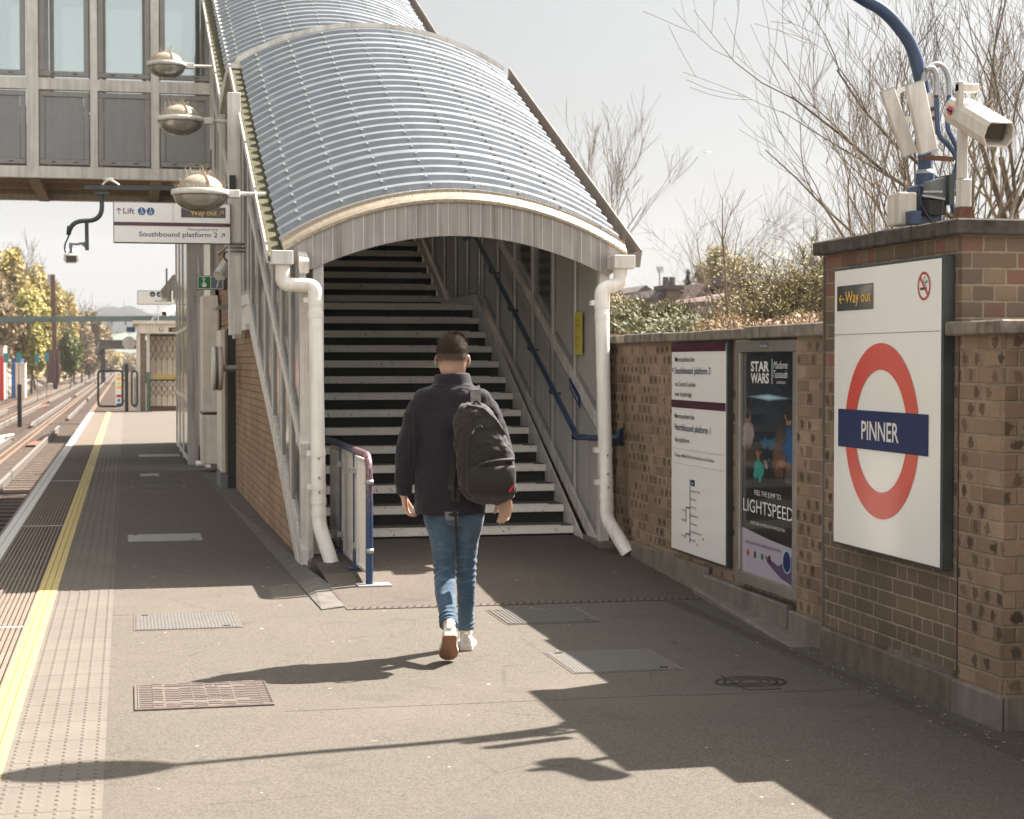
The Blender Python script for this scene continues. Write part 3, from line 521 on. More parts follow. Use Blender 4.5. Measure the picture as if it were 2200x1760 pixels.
b=MB(); b.box(3.72,4.75,7.375,8.98,-.02,2.176); b.build('pier_face','brick_pier',t)
b=MB(); b.box(3.665,4.8,8.22,9.03,2.1765,2.25); b.box(3.668,4.8,7.80,8.212,2.1765,2.253); b.box(3.665,4.8,7.32,7.792,2.1765,2.249); b.build('coping','coping_dark',t,bevel=.008)
b=MB(); b.box(3.685,3.7195,7.40,8.95,-.02,.155); b.build('plinth','concrete_dark',t,bevel=.01)
b=MB(); b.bar((3.717,8.984,.15),(3.717,8.984,2.17),.012,.012); b.bar((3.712,7.372,.15),(3.712,7.372,1.72),.014,.014); 
b.box(3.70,3.7198,7.42,8.1,.156,.178); b.build('mortar_line','concrete',t)
t=thing('low_brick_pillar',(3.95,7.15,0),'lower brown brick pillar with pale coping at the right edge of the platform','pillar')
b=MB(); b.box(3.705,4.3,6.94,7.3745,-.02,1.717); b.box(3.86,4.3,-3,6.939,-.02,1.717); b.build('pillar_face','brick_wall',t)
b=MB(); b.box(3.655,4.35,6.885,7.42,1.7175,1.782); b.box(3.80,4.35,-3,6.884,1.7175,1.782); b.build('coping','coping',t,bevel=.008); b=MB(); b.box(3.68,3.7045,6.92,7.385,-.02,.15); b.box(3.705,4.2,6.915,6.9395,-.02,.15); b.build('plinth','concrete',t,bevel=.01)
# ------------------------------------------------------------------ covered staircase
st=thing('covered_staircase',(2.55,13.6,0),'covered station staircase with a curved corrugated roof and white framed glazed sides','staircase')
SL=.455; Y0=14.35; NS=14; GO=.338; RI=.1545
XR=3.69; XLi=1.50
Y1=Y0+13*GO; Z1=RZ+.087+13*RI     # landing edge
b=MB(); tops=MB(); dk=MB()
for k in range(NS):
    y=Y0+k*GO; z=RZ+.087+k*RI
    s_=MB(); s_.box(XLi,XR,y,y+GO+.03 if k<NS-1 else 20.65,z-.066,z-.006); s_.box(XLi,XR-.11-.03*(k%3),y-.003,y+.045,z-.0059,z+.003)
    s_.mat(1).box(XLi,XR,y+.0455,y+GO if k<NS-1 else 20.6,z-.0058,z); s_.build('tread',['step_paint','tread_top'],st,bevel=.004)
    dk.box(XLi,XR,y+.035,y+.05,z-RI-.01,z-.067)
Y2=20.65; Z2=Z1+RI; dk.build('riser','step_dark',st); dk=MB()
for k in range(13):
    y=Y2+k*GO; z=Z2+k*RI; s_=MB(); s_.box(XLi,XR-.02,y,y+GO+.03,z-.066,z-.006); s_.box(XLi,XR-.13-.03*(k%2),y-.003,y+.045,z-.0059,z+.003); s_.mat(1).box(XLi,XR,y+.0455,y+GO,z-.0058,z); s_.build('tread',['step_paint','tread_top'],st)
    dk.box(XLi,XR-.01,y+.035,y+.05,z-RI-.01,z-.067)
dk.prism([(XLi,Y0+.4,RZ),(XLi,Y1,Z1-.2),(XLi,Y2,Z1-.2),(XLi,Y2+13*GO,Z2+12*RI),(XLi,Y2+13*GO,Z2+12*RI-.3),(XLi,Y2,Z1-.5),(XLi,Y1+.3,Z1-.5)],(XR-XLi,0,0)) if 0 else None
dk.build('riser','step_dark',st)
# profile of the floor line along the stairs
def floorz(y):
    if y<Y0: return RZ
    if y<Y1: return RZ+.087+(y-Y0)/GO*RI
    if y<Y2: return Z1
    return Z2+(y-Y2)/GO*RI
YT=Y2+13*GO
# stepped inner stringers (cream) on both sides
for xs,nm in((XR+.005,1),(XLi-.02,0)):
    b=MB(); b.prism([(xs,Y0-.32,RZ-.02),(xs,Y1-.1,Z1+.10),(xs,Y2-.2,Z1+.10),(xs,YT,Z2+12*RI+.2),(xs,YT,Z2+12*RI-.6),(xs,Y2,Z1-.55),(xs,Y1+.4,Z1-.55),(xs,Y0+.35,RZ-.02)],(.013,0,0)); b.build('stringer','white_metal',st)
# glazed side walls -------------------------------------------------
def XL(y): return 1.33-.009*(y-13.6)
def side(xf,out,y0f,right):
    # xf(y) plane, out = outward sign
    dY=1.06
    # frame lines
    def zb(y): # bottom rail
        return .17+SL*(y-14.0)+(.0) if y<18.6 else (2.26 if y<Y2-.2 else 2.26+SL*(y-Y2+.2))
    def zt(y): # top under eaves
        return 2.40+SL*(y-13.6) if y<18.6 else (4.66 if y<20.4 else 4.66+SL*(y-20.4))
    def zm(y): # mid rail
        return zb(y)+ (1.02)
    ys=[y0f+.12+i*.80 for i in range(7)]; ys=[y for y in ys if y<18.6]+[18.75,19.45,20.15]+[20.9+i*.80 for i in range(7)]
    fr=MB(); dep=.07
    def seg(f,ya,yb,wd,m=0,dz=0):
        x=xf(ya); xb=xf(yb); fr.mat(m).bar((x,ya,f(ya)+dz),(xb,yb,f(yb)+dz),dep,wd)
    br=[y0f,18.6,Y2-.2,YT]
    for a,c in zip(br,br[1:]):
        c-=1e-3
        if right or 1:
            seg(zb,a,c,.11); seg(zt,a,c,.10)
        if a<18.6 or a>19.5: seg(zm,a,c,.10)
    for y in ys: fr.bar((xf(y),y,zb(y)),(xf(y),y,zt(y)),.045,.062)
    fr.build('side_frame','white_metal',st)
    # panels between posts
    for i in range(len(ys)-1):
        a,c=ys[i]+.045,ys[i+1]-.045
        if c>YT: break
        x=xf((a+c)/2)
        lows=[(zb,zm)] ; ups=[(zm,zt)]
        if 18.6<ys[i]<20.1: cells=[(zb,zt,'low')]
        else: cells=[(zb,zm,'low'),(zm,zt,'up')]
        for lo,hi,kd in cells:
            o=.055; pts=[(a,lo(a)+o),(c,lo(c)+o),(c,hi(c)-o),(a,hi(a)-o)]
            if pts[3][1]-pts[0][1]<.1: continue
            def inset(d): 
                return [(a+d,lo(a+d)+o+d),(c-d,lo(c-d)+o+d),(c-d,hi(c-d)-o-d),(a+d,hi(a+d)-o-d)]
            p=MB(); q=inset(.05)
            for k in range(4):
                k2=(k+1)%4; p.prism([(x-.02,*pts[k]),(x-.02,*pts[k2]),(x-.02,*q[k2]),(x-.02,*q[k])],(.04,0,0))
            w_=p.build('window','grey_frame',st)
            p=MB(); p.prism([(x-.004,*v) for v in inset(.048)],(.008,0,0))
            glass= (kd=='up' and right and i>=2) or (not right)
            p.build('pane','glass_side' if glass else 'stair_panel',w_)
    return zb,zt,zm
zbL,ztL,zmL=side(XL,-1,13.42,False)
XRg=3.775
side(lambda y:XRg,1,13.66,True)
b=MB(); b.box(3.775,3.80,18.5,20.7,1.8,2.5); b.build('landing_gap_panel','stair_panel',st)  # added to close the landing gap where sun leaked in
# heavy corner posts at the mouth
b=MB(); b.box(1.345,1.40,13.44,13.56,.03,2.2); b.box(1.415,1.50,13.62,13.72,.05,2.50); b.build('corner_post','white_metal',st,bevel=.006)
b=MB(); b.box(3.715,3.80,13.62,13.72,.10,2.46); b.build('corner_post','white_metal',st,bevel=.006)
# lower fringe of the left stringer and its wide sill
b=MB(); b.prism([(1.30,13.42,.03),(1.30,13.42,.16),(1.26,18.62,2.22),(1.26,20.3,2.22),(1.26,20.3,1.95),(1.26,18.55,1.95),(1.30,13.55,.03)],(.06,0,0)); b.build('stringer','white_metal',st)
# brick base under the left side
b=MB(); b.prism([(1.345,13.58,-.02),(1.345,18.6,2.03),(1.345,26.2,2.1),(1.345,26.2,-.02)],(.10,0,0)); b.build('brick_base','brick_building',st)
b=MB(); b.box(1.25,1.37,20.3,25.5,4.1,4.2); b.box(1.3452,1.40,20.3,26.2,2.1,4.3); b.mat(0); b.build('upper_brickwork','brick_building',st)
b=MB(); b.box(1.20,1.30,20.35,20.47,1.86,4.9); b.box(1.22,1.30,18.55,20.34,1.93,2.0); b.box(1.17,1.26,22.6,22.72,3.2,5.6); b.build('outer_post','white_metal',st,bevel=.005)
# roof --------------------------------------------------------------
XA,XB=1.19,3.93; RISE=.40
def arc(u,add=0.):
    W=XB-XA; r=(W*W/4+RISE*RISE)/(2*RISE); a=math.asin(W/2/r); th=-a+2*a*u; return Vector(((XA+XB)/2+(r+add)*math.sin(th),0,(r+add)*math.cos(th)-(r-RISE)))
def sheet(y0,z0,y1,z1,name):
    L=math.hypot(y1-y0,z1-z0); n=int(round(L/.200)); d=Vector((0,(y1-y0)/L,(z1-z0)/L)); up=Vector((0,-d.z,d.y)); nu=40
    prof=[]
    for k in range(n):
        s0=k*L/n; e=.008 if k%6==5 else 0
        prof+=[(s0+.000,0),(s0+.075,0),(s0+.098,.042),(s0+.152,.042+e),(s0+.178,0+e*.5)]
    prof.append((L,0)); b=MB(); rows=[]
    for s_,h in prof:
        row=[]
        for i in range(nu+1):
            u=i/nu; a=arc(u,h); row.append(Vector((a.x,y0,z0))+Vector((0,0,a.z))*1+d*s_)
        rows.append(row)
    vs=[p for r in rows for p in r]; m=nu+1; fs=[(j*m+i,j*m+i+1,(j+1)*m+i+1,(j+1)*m+i) for j in range(len(rows)-1) for i in range(nu)]
    b.add(vs,fs,False); o=b.build(name,'roof_sheet',st)
    c=MB()
    for k in range(n):
        s_=k*L/n+.088
        for i in range(8):
            u=(i+.5+.12*((k*7+i*3)%5-2)*0+.02*(k%2))/8; a=arc(u,.03); p=Vector((a.x,y0,z0+a.z))+d*s_; c.obox(p+up*.012,(.009,0,0),(0,.009,0),(0,0,.009))
    c.build('roof_fasteners','letter_white',o); return o
ZE=2.455
sheet(13.62,ZE+.015,18.5,ZE+.015+4.88*SL,'roof_sheet')
zl=ZE+4.9*SL
sheet(20.45,zl,29.0,zl+8.55*SL,'roof_sheet')
b=MB(); b.grid(24,1,lambda u,v:Vector((arc(u).x,18.5+1.96*v,zl+arc(u).z-.03)),False); b.build('landing_roof','roof_sheet',st)
def archband(ya,yb,a0,a1,z,m,name,u0=0,u1=1,bev=0):
    b=MB(); rs=[]
    for i in range(49):
        u=u0+(u1-u0)*i/48; p,q=arc(u,a0),arc(u,a1); rs.append([Vector((p.x,ya,z+p.z)),Vector((q.x,ya,z+q.z)),Vector((q.x,yb,z+q.z)),Vector((p.x,yb,z+p.z))])
    b.rings(rs,True,False); return b.build(name,m,st)
archband(18.46,18.66,.03,.10,zl-.02,'white_metal','roof_trim')
for a_,c_,za,zc in((13.7,18.45,ZE-.06,ZE-.06+4.75*SL),(18.5,20.4,zl-.09,zl-.09),(20.45,28,zl-.09,zl-.09+7.5*SL)):
    b=MB(); b.grid(24,1,lambda u,v:Vector((arc(u,-.02).x,a_+(c_-a_)*v,za+(zc-za)*v+arc(u,-.02).z)),False); b.build('bounce_lining','white_metal',st)  # white lining added under the roof to bounce light onto the stairs
# fascia at the mouth: outer edge follows the roof, lower edge a flatter arc with cut corners
b=MB(); rs=[]; NF=64
for i in range(NF+1):
    u=i/NF; p=arc(u); x=p.x; 
    if u<.052: zlow=p.z+ (-.24*(u/.052))
    elif u>.948: zlow=p.z-.24*((1-u)/.052)
    else:
        v=(u-.052)/.896; zlow=-.185+.32*math.sin(PI*v)**.92*.99
    rs.append([Vector((x,13.585,ZE+min(zlow,p.z-.012))),Vector((x,13.585,ZE+p.z)),Vector((x,13.60,ZE+p.z)),Vector((x,13.60,ZE+min(zlow,p.z-.012)))])
b.rings(rs,True,False); b.build('fascia','fascia_paint',st)
b=MB()
for i in range(1,34):
    u=i/34; p=arc(u); 
    if .06<u<.94: v=(u-.052)/.896; zlow=-.185+.32*math.sin(PI*v)**.92*.99; b.box(p.x-.0025,p.x+.0025,13.579,13.5849,ZE+zlow+.004,ZE+p.z-.004)
b.build('fascia_joints','white_metal',st)
b=MB(); rs=[]
for i in range(49):
    p=arc(i/48,.004); q=arc(i/48,.016); rs.append([Vector((p.x,13.57,ZE+p.z-.012)),Vector((p.x,13.57,ZE+p.z+.006)),Vector((q.x,13.68,ZE+q.z+.085)),Vector((q.x,13.69,ZE+q.z+.04))])
b.rings(rs,True,False); b.build('bird_spike_strip','cream_strip',st)
b=MB(); random.seed(3)
for i in range(120):
    for (yy,dz,ad) in((13.575,.008,.0),(13.675,.085,.01)):
        p=arc((i+.5)/120,ad); c=Vector((p.x,yy,ZE+p.z+dz)); s_=.011
        b.obox(c,(s_,0,0),(0,s_,0),(0,0,s_))
    for k in range(2):
        p=arc((i+random.random())/120,.01); c=Vector((p.x,13.62,ZE+p.z+.05)); e=c+Vector((random.uniform(-.05,.05),random.uniform(-.05,.03),random.uniform(.06,.11))); b.tube([c,e],[.0011,.0008],3,False,False)
b.build('bird_spikes','spike_strip',st)
# gutters
def gutter(x,side_,y0,z0,y1,z1,name='gutter'):
    b=MB(); s_=side_; w_=.15; h_=.10
    a=Vector((x,y0,z0)); c=Vector((x,y1,z1)); up=Vector((0,0,1))
    def ring(o): return [o,o+Vector((s_*w_,0,0)),o+Vector((s_*w_,0,h_)),o+Vector((s_*(w_-.012),0,h_)),o+Vector((s_*(w_-.012),0,.012)),o+Vector((s_*.008,0,.012)),o+Vector((s_*.008,0,h_-.02)),o+Vector((0,0,h_-.02))]
    b.rings([ring(a),ring(c)],True,False); g_=b.build(name,'white_metal',st)
    b=MB(); b.rings([[o+Vector((s_*.01,0,.014)),o+Vector((s_*(w_-.014),0,.014)),o+Vector((s_*(w_-.014),0,.05)),o+Vector((s_*.01,0,.055))] for o in(a,c)],True,False); b.build('moss','moss',g_)
    n=int((y1-y0)/1.05); b=MB()
    for k in range(n+1):
        o=a.lerp(c,(k+.1)/(n+.2))+Vector((s_*w_,0,h_)); b.box(o.x-.018,o.x+.018,o.y-.02,o.y+.02,o.z-.02,o.z+.018)
    b.build('gutter_bracket','galv',g_); return g_
gutter(1.205,-1,13.55,ZE-.10,18.45,ZE-.10+4.9*SL); gutter(1.205,-1,20.0,zl-.11-.2,29,zl-.11+8.55*SL)
for y0_,z0_,y1_,z1_ in((13.55,ZE-.10,18.55,ZE-.10+5*SL),(20.3,zl-.12,29,zl-.12+8.7*SL)):
    b=MB(); b.rings([[Vector((x,y,z+h)) for x,h in((3.90,0),(4.03,0),(4.05,.14),(4.038,.14),(4.035,.015),(3.915,.015),(3.915,.08),(3.90,.08))] for y,z in((y0_,z0_),(y1_,z1_))],False,False); b.prism([(3.90,y0_,z0_),(4.03,y0_,z0_),(4.05,y0_,z0_+.14),(3.90,y0_,z0_+.08)],(0,.012,0)); b.build('gutter','gutter_brown',st)
b=MB(); b.prism([(1.04,18.45,zl-.10),(1.04,18.45,zl+.0),(1.04,19.9,zl-.1),(1.04,20.0,zl-.31)],(.15,0,0)); b.build('gutter_end','white_metal',st)
# gutter outlet boxes and downpipes
def pipe(path,r,name='downpipe'):
    b=MB(); b.tube(path,r,16); o=b.build(name,'pipe_white',st); return o
def bend(pts,rad=.06,n=5):
    pts=[Vector(p) for p in pts]; out_=[pts[0]]
    for i in range(1,len(pts)-1):
        a,b_,c=pts[i-1],pts[i],pts[i+1]; d1=(a-b_).normalized(); d2=(c-b_).normalized(); p=b_+d1*rad; q=b_+d2*rad
        for k in range(n+1): s_=k/n; out_.append(p*(1-s_)**2+b_*2*s_*(1-s_)+q*s_*s_)
    return out_+[pts[-1]]
for (pts,bx,cl) in (((( 1.165,13.42,2.40),(1.165,13.42,2.185),(1.405,13.36,2.175),(1.425,13.3,.36),(1.51,13.20,.07)),(1.08,1.24),1),
                 (((3.83,13.42,2.39),(3.83,13.42,2.22),(3.655,13.36,2.17),(3.69,13.3,.36),(3.82,13.15,.10)),(3.76,3.93),0)):
    b=MB(); b.box(bx[0],bx[1],13.34,13.56,2.335,2.44); b.build('outlet_box','white_metal',st,bevel=.004)
    o=pipe(bend(pts,.055),.055); b=MB()
    top,bot=Vector(pts[2]),Vector(pts[3])
    for f in(.07,.12,.70,.84,.90,.95):
        c=top.lerp(bot,f); b=MB(); b.cyl(c-Vector((0,0,.022)),c+Vector((0,0,.022)),.0595,16); b.build('pipe_collar','pipe_white',o)
    for f in(.06,.7,.84): c=top.lerp(bot,f); b=MB(); b.box(c.x-.085,c.x-.05 if cl==0 else c.x+.02,c.y-.01,c.y+.06,c.z-.02,c.z+.02); b.build('pipe_bracket','pipe_white',o)
    b=MB()
    for f in(.72,.80,.86): c=top.lerp(bot,f); b.lathe(c+Vector((0,-.062,0)),[(0.001,-.008),(.008,-.008),(.008,.008),(.001,.008)],8)
    b.build('pipe_bolt','galv',o)
# handrail on the right, returning to the wall
hz=lambda y:.985+SL*1.0*(y-14.0)
b=MB(); b.tube(bend([(3.62,18.9,hz(18.3)),(3.62,18.3,hz(18.3)),(3.62,13.98,.985),(3.66,13.62,.985),(3.86,13.47,1.0)],.07),.024,12)
b.cyl((3.868,13.465,1.0),(3.85,13.48,1.0),.075,20); b.build('handrail','blue_paint',st)
b=MB()
for y in(14.1,14.9,15.75,16.6,17.5): z=hz(y); b=MB(); b.tube(bend([(3.62,y,z-.02),(3.62,y+.03,z-.07),(3.72,y+.03,z-.075)],.025),.011,8); b.build('handrail_bracket','blue_paint',st)
b=MB(); b.tube([(1.56,14.85,.94),(1.56,18.3,.94+3.45*SL)],.024,12); b.build('handrail','blue_paint',st)
# white plinths
b=MB(); b.box(1.35,1.52,13.34,13.80,-.02,.09); b.build('post_plinth','concrete',st,bevel=.012); b=MB(); b.box(3.70,3.868,13.55,14.3,.05,.155); b.build('post_plinth','concrete',st,bevel=.012)
# notices on the stair glazing
t=thing('yellow_notice',(3.735,13.9,1.5),'yellow notice with black lines of writing stuck inside the stair glazing','notice')
p=P(1235,672,X=3.745); q=P(1251,749,X=3.745); F=Face((3.745,p.y,p.z),(0,-1,0),(0,0,1),t); W_=p.y-q.y; b=MB(); F.rect(b,0,0,W_,.36,.003,.003); b.build('notice_sheet','notice_yellow',t)
for k,s_ in enumerate(('Please keep','clear of the','doors','','Walk on the','left','thank you')):
    if s_: F.text(s_,.04,.08+k*.035,.016,'letter_black',.0045,min(W_*.8,.016*len(s_)*.75),name='lettering')
t=thing('keep_left_sign',(3.72,14.3,1.1),'small blue keep left sign fixed on the sloping rail of the stair side','sign')
dd=Vector((0,-1,-SL)).normalized(); p=P(1224,810,X=3.735); F=Face((3.735,p.y,p.z),dd,(0,0,1),t); b=MB(); F.rect(b,0,0,.40,.10,.004,.004); F.poly(MB(),[(0,0),(1,0),(1,1)],0); b.build('sign_plate','sign_blue',t); F.text('Keep left',.05,.072,.045,'letter_white',.006,.30)
# ------------------------------------------------------------------ guard rail at the stair foot
t=thing('guard_rail',(1.65,13.2,0),'blue tubular guard rail with white mesh panels and chipped paint at the stair foot','guard rail')
b=MB(); b.tube([(1.56,15.6,1.30),(1.62,14.85,.945),(1.65,14.6,.945),(1.65,12.9,.945)],.026,14); b.build('top_rail','blue_worn',t)
b=MB(); b.tube(bend([(1.65,12.9,.945),(1.65,12.14,.945),(1.65,12.14,.02)],.16,8),.026,14); b.build('end_post','blue_chipped',t)
b=MB(); b.box(1.56,1.80,12.06,12.22,.0+rz(12.1),.014+rz(12.1)); b.build('foot_plate','galv',t,bevel=.003)
for y in(12.86,13.7): 
    b=MB(); b.cyl((1.65,y,.02),(1.65,y,.20),.026,14); b.box(1.628,1.638,y-.012,y+.012,.1,.93); b.box(1.58,1.74,y-.07,y+.07,rz(y)+.004,rz(y)+.014); b.build('post','blue_paint',t)
for i,(a,c) in enumerate(((12.22,12.83),(12.89,13.62),(13.7,14.5))):
    b=MB(); b.box(1.655,1.658,a+.01,c-.01,.12,.90); o=b.build('mesh_panel','mesh_panel',t); b=MB()
    for z in(.115,.895): b.box(1.646,1.668,a,c,z-.011,z+.011)
    for y in(a,c): b.box(1.646,1.668,y-.011,y+.011,.126,.884)
    b.build('panel_frame','white_metal',o)
b=MB()
for y in(12.86,13.68):
    for z in(.25,.80): b.box(1.60,1.70,y-.035,y+.02,z-.02,z+.02)
for z in(.28,.76): b.lathe((1.65,12.14,z),[(.029,-.016),(.031,-.016),(.031,.016),(.029,.016)],18)
b.build('clamp','galv',t)
# ------------------------------------------------------------------ signs on the right wall (read from far to near: ax = -Y)
AX=(0,-1,0); UZ=(0,0,1)
def board(name,label,cat,xw,xf,pTL,pBR,edge='steel_dark',lip=.012,m='sign_white'):
    a=P(*pTL,X=xf); c=P(*pBR,X=xf); W=a.y-c.y; H=a.z-c.z
    t=thing(name,(xw,(a.y+c.y)/2,c.z),label,cat); b=MB(); b.box(xf+.006,xw-.001,c.y-.01,a.y+.01,c.z-.01,a.z+.01); b.build('sign_box',edge,t,bevel=.004)
    b=MB(); b.box(xf,xf+.0059,c.y+lip*.3,a.y-lip*.3,c.z+lip*.3,a.z-lip*.3); b.build('sign_panel',m,t,bevel=.002); return t,Face((xf,a.y,a.z),AX,UZ,t),W,H
t,F,W,H=board('station_name_sign','tall white station name board with red ring and blue bar reading PINNER','sign',3.72,3.655,(1793,582),(2018,1222))
b=MB(); F.ring(b,W*.47,H*.62,W*.235,W*.345,.0015,96,sx=1.0) if 0 else None
# ring stands a little wider than tall in the picture because of the slant; on the wall it is round
cy=H*.575; cx=W*.475; b=MB(); F.ring(b,cx,cy,W*.245,W*.352,.002,96); b.build('red_ring','sign_red',t)
b=MB(); F.rect(b,W*.055,cy-.098,W*.905,cy+.098,.0045,.002); b.build('blue_bar','sign_blue',t)
F.text('PINNER',cx+.0,cy+.048,.098,'letter_white',.006,.44,'CENTER',bold=.012)
b=MB(); F.rect(b,W*.035,.085,W*.40,.215,.003,.002); b.build('way_out_panel','sign_black',t); F.text('Way out',W*.125,.175,.062,'sign_yellow',.0045,W*.255,bold=.008)
def arrow(F,cx,cy,s,ang,m,t,d=.0045,wd=.17):
    b=MB(); ca,sa=math.cos(ang),math.sin(ang)
    def r(p): return (cx+(p[0]*ca-p[1]*sa)*s, cy+(p[0]*sa+p[1]*ca)*s)
    w_=wd/2; F.poly(b,[r(p) for p in((-1,-w_),(.75,-w_),(.75,w_),(-1,w_))],d,.001)
    for sg in(1,-1): F.poly(b,[r(p) for p in((1,0),(.78,0),(.05,sg*.62),(.3,sg*.70))][::sg],d+.0006,.001)
    return b.build('arrow',m,t)
arrow(F,W*.085,.155,.033,PI,'sign_yellow',t)
b=MB(); F.rect(b,.003,H*.235,W-.003,H*.237,.002,.001); b.build('dividing_line','line_grey',t)
nx,ny=W*.86,.125; b=MB(); F.ring(b,nx,ny,.056,.067,.003,40); F.poly(b,[(nx-.044,ny-.036),(nx-.036,ny-.044),(nx+.044,ny+.036),(nx+.036,ny+.044)],.0036,.001); b.build('no_smoking_ring','danger_red',t)
b=MB(); F.rect(b,nx-.04,ny+.006,nx+.026,ny+.018,.0026,.0015); F.ring(b,nx+.012,ny-.028,.012,.016,.0026,14,0,5); F.ring(b,nx+.03,ny-.01,.010,.014,.0026,12,2,6); b.build('cigarette_symbol','letter_black',t)
b=MB()
for k in range(22): z=.45+k*.045; F.disc(b,W-.016,z,.0022,.0025,8)
b.build('rivets','line_grey',t)
# line information board
t,F,W,H=board('line_information_sign','white line information board with two maroon bands and a route map, left of the poster','sign',3.87,3.82,(1443,739),(1558,1217))
b=MB(); F.rect(b,.002,.0,W-.002,.058,.003,.002); F.rect(b,.002,.398,W-.002,.452,.003,.002); b.build('maroon_band','sign_maroon',t)
for s_,y,h_,w_,bd in(('Metropolitan line',.128,.034,.44,0),('Southbound platform 2',.213,.046,.78,.006),('via Central London',.302,.034,.46,0),('over footbridge',.372,.034,.38,0),('Metropolitan line',.528,.034,.44,0),('Northbound platform 1',.613,.046,.78,.006),('this platform',.695,.034,.33,0),('Change at Moor Park for Amersham and Chesham',.80,.024,.86,0)):
    F.text(s_,.085,y,h_*1.08,'letter_blue' if bd else 'letter_black',.003,w_,bold=.007 if bd else .004)
arrow(F,.045,.19,.026,-PI*.75,'letter_blue',t,.003)
b=MB(); F.rect(b,.003,.742,W-.003,.7435,.002); F.rect(b,.003,.845,W-.003,.8465,.002); b.build('dividing_line','line_grey',t)
x0=.435; b=MB(); F.rect(b,x0-.004,.955,x0+.004,1.365,.003)
for k in range(8): F.rect(b,x0,.965+k*.056,x0+.012,.971+k*.056,.003)
F.rect(b,x0-.085,1.14,x0,1.148,.003); F.rect(b,x0-.093,1.14,x0-.085,1.25,.003); F.rect(b,x0-.085,1.325,x0,1.333,.003); F.rect(b,x0-.093,1.325,x0-.085,1.36,.003)
for cy_ in(.955,1.315,1.372): F.ring(b,x0,cy_,.006,.011,.0036,16)
b.build('route_line','sign_maroon',t)
b=MB(); F.rect(b,x0+.02,.945,x0+.10,.987,.003); b.build('here_marker','sign_blue',t); F.text('Pinner',x0+.028,.975,.018,'letter_white',.0045,.062)
for k,s_ in enumerate(('Northwood Hills','Northwood','Moor Park','Rickmansworth','Chorleywood','Chalfont & Latimer','Amersham')): F.text(s_,x0+.022,1.03+k*.0565,.017,'letter_black',.003,.0125*len(s_),name='station_name')
for s_,y in(('Croxley',1.175),('Watford',1.245),('Chesham',1.355)): F.text(s_,x0-.10,y,.017,'letter_black',.003,.088,'RIGHT',name='station_name')
for x,y in((x0+.27,1.345),(x0+.15,1.395)):
    b=MB(); F.rect(b,x,y-.018,x+.03,y-.014,.003); F.rect(b,x,y-.010,x+.03,y-.006,.003); b.build('rail_symbol','danger_red',t)
# poster in its metal frame
a=P(1580,732,X=3.80); c=P(1710,1295,X=3.80); W=a.y-c.y; H=a.z-c.z
t=thing('framed_poster',(3.87,(a.y+c.y)/2,c.z),'dark film themed poster behind glass in a silver metal frame','poster')
b=MB(); b.box(3.83,3.869,c.y,a.y,c.z,a.z); b.build('back_box','steel_dark',t)
b=MB(); fw=.075
b.box(3.80,3.829,c.y,a.y,a.z-fw,a.z); b.box(3.80,3.829,c.y,a.y,c.z,c.z+fw); b.box(3.8005,3.829,c.y,c.y+fw,c.z+fw,a.z-fw); b.box(3.8005,3.829,a.y-fw,a.y,c.z+fw,a.z-fw); b.build('poster_frame','alu',t,bevel=.006)
F=Face((3.826,a.y,a.z),AX,UZ,t); f0,f1,g0,g1=fw,W-fw,fw,H-fw
PW=(a.y-f0,f1-f0,a.z-g0,g1-g0); poster_art(); b=MB(); F.rect(b,f0,g0,f1,g1,.001,.001); b.build('poster_sheet','poster_art',t)
iw=f1-f0; ih=g1-g0; fx=lambda u:f0+iw*u; fy=lambda v:g0+ih*v
b=MB(); F.poly(b,[(fx(0),fy(.80)),(fx(.5),fy(.825)),(fx(1),fy(.84)),(fx(1),fy(1)),(fx(0),fy(1))],.0022); b.build('pale_footer','poster_lilac',t)
b=MB(); F.poly(b,[(fx(.45),fy(.9)),(fx(.7),fy(.93)),(fx(1),fy(.86)),(fx(1),fy(1)),(fx(.75),fy(.98)),(fx(.5),fy(.93))],.0032); b.build('purple_swirl','poster_purple',t)
b=MB(); F.disc(b,fx(.86),fy(.90),.062,.0042,28); b.build('round_badge','sign_blue',t); b=MB(); F.ring(b,fx(.86),fy(.90),.062,.07,.005,28); b.build('badge_ring','poster_glow',t)
F.text('STAR',fx(.17),fy(.085),.062,'letter_white',.0055,iw*.35,bold=.03); F.text('WARS',fx(.17),fy(.137),.062,'letter_white',.0055,iw*.35,bold=.03)
b=MB(); F.rect(b,fx(.565),fy(.03),fx(.572),fy(.14),.003); b.build('dividing_line','letter_white',t)
F.text('Madame',fx(.60),fy(.073),.048,'letter_white',.0055,iw*.26,shear=.3); F.text('Tussauds',fx(.60),fy(.113),.048,'letter_white',.0055,iw*.26,shear=.3); F.text('LONDON',fx(.66),fy(.138),.016,'letter_white',.0055,iw*.16)
F.text('FEEL THE JUMP TO',fx(.5),fy(.640),.032,'letter_white',.0055,iw*.50,'CENTER')
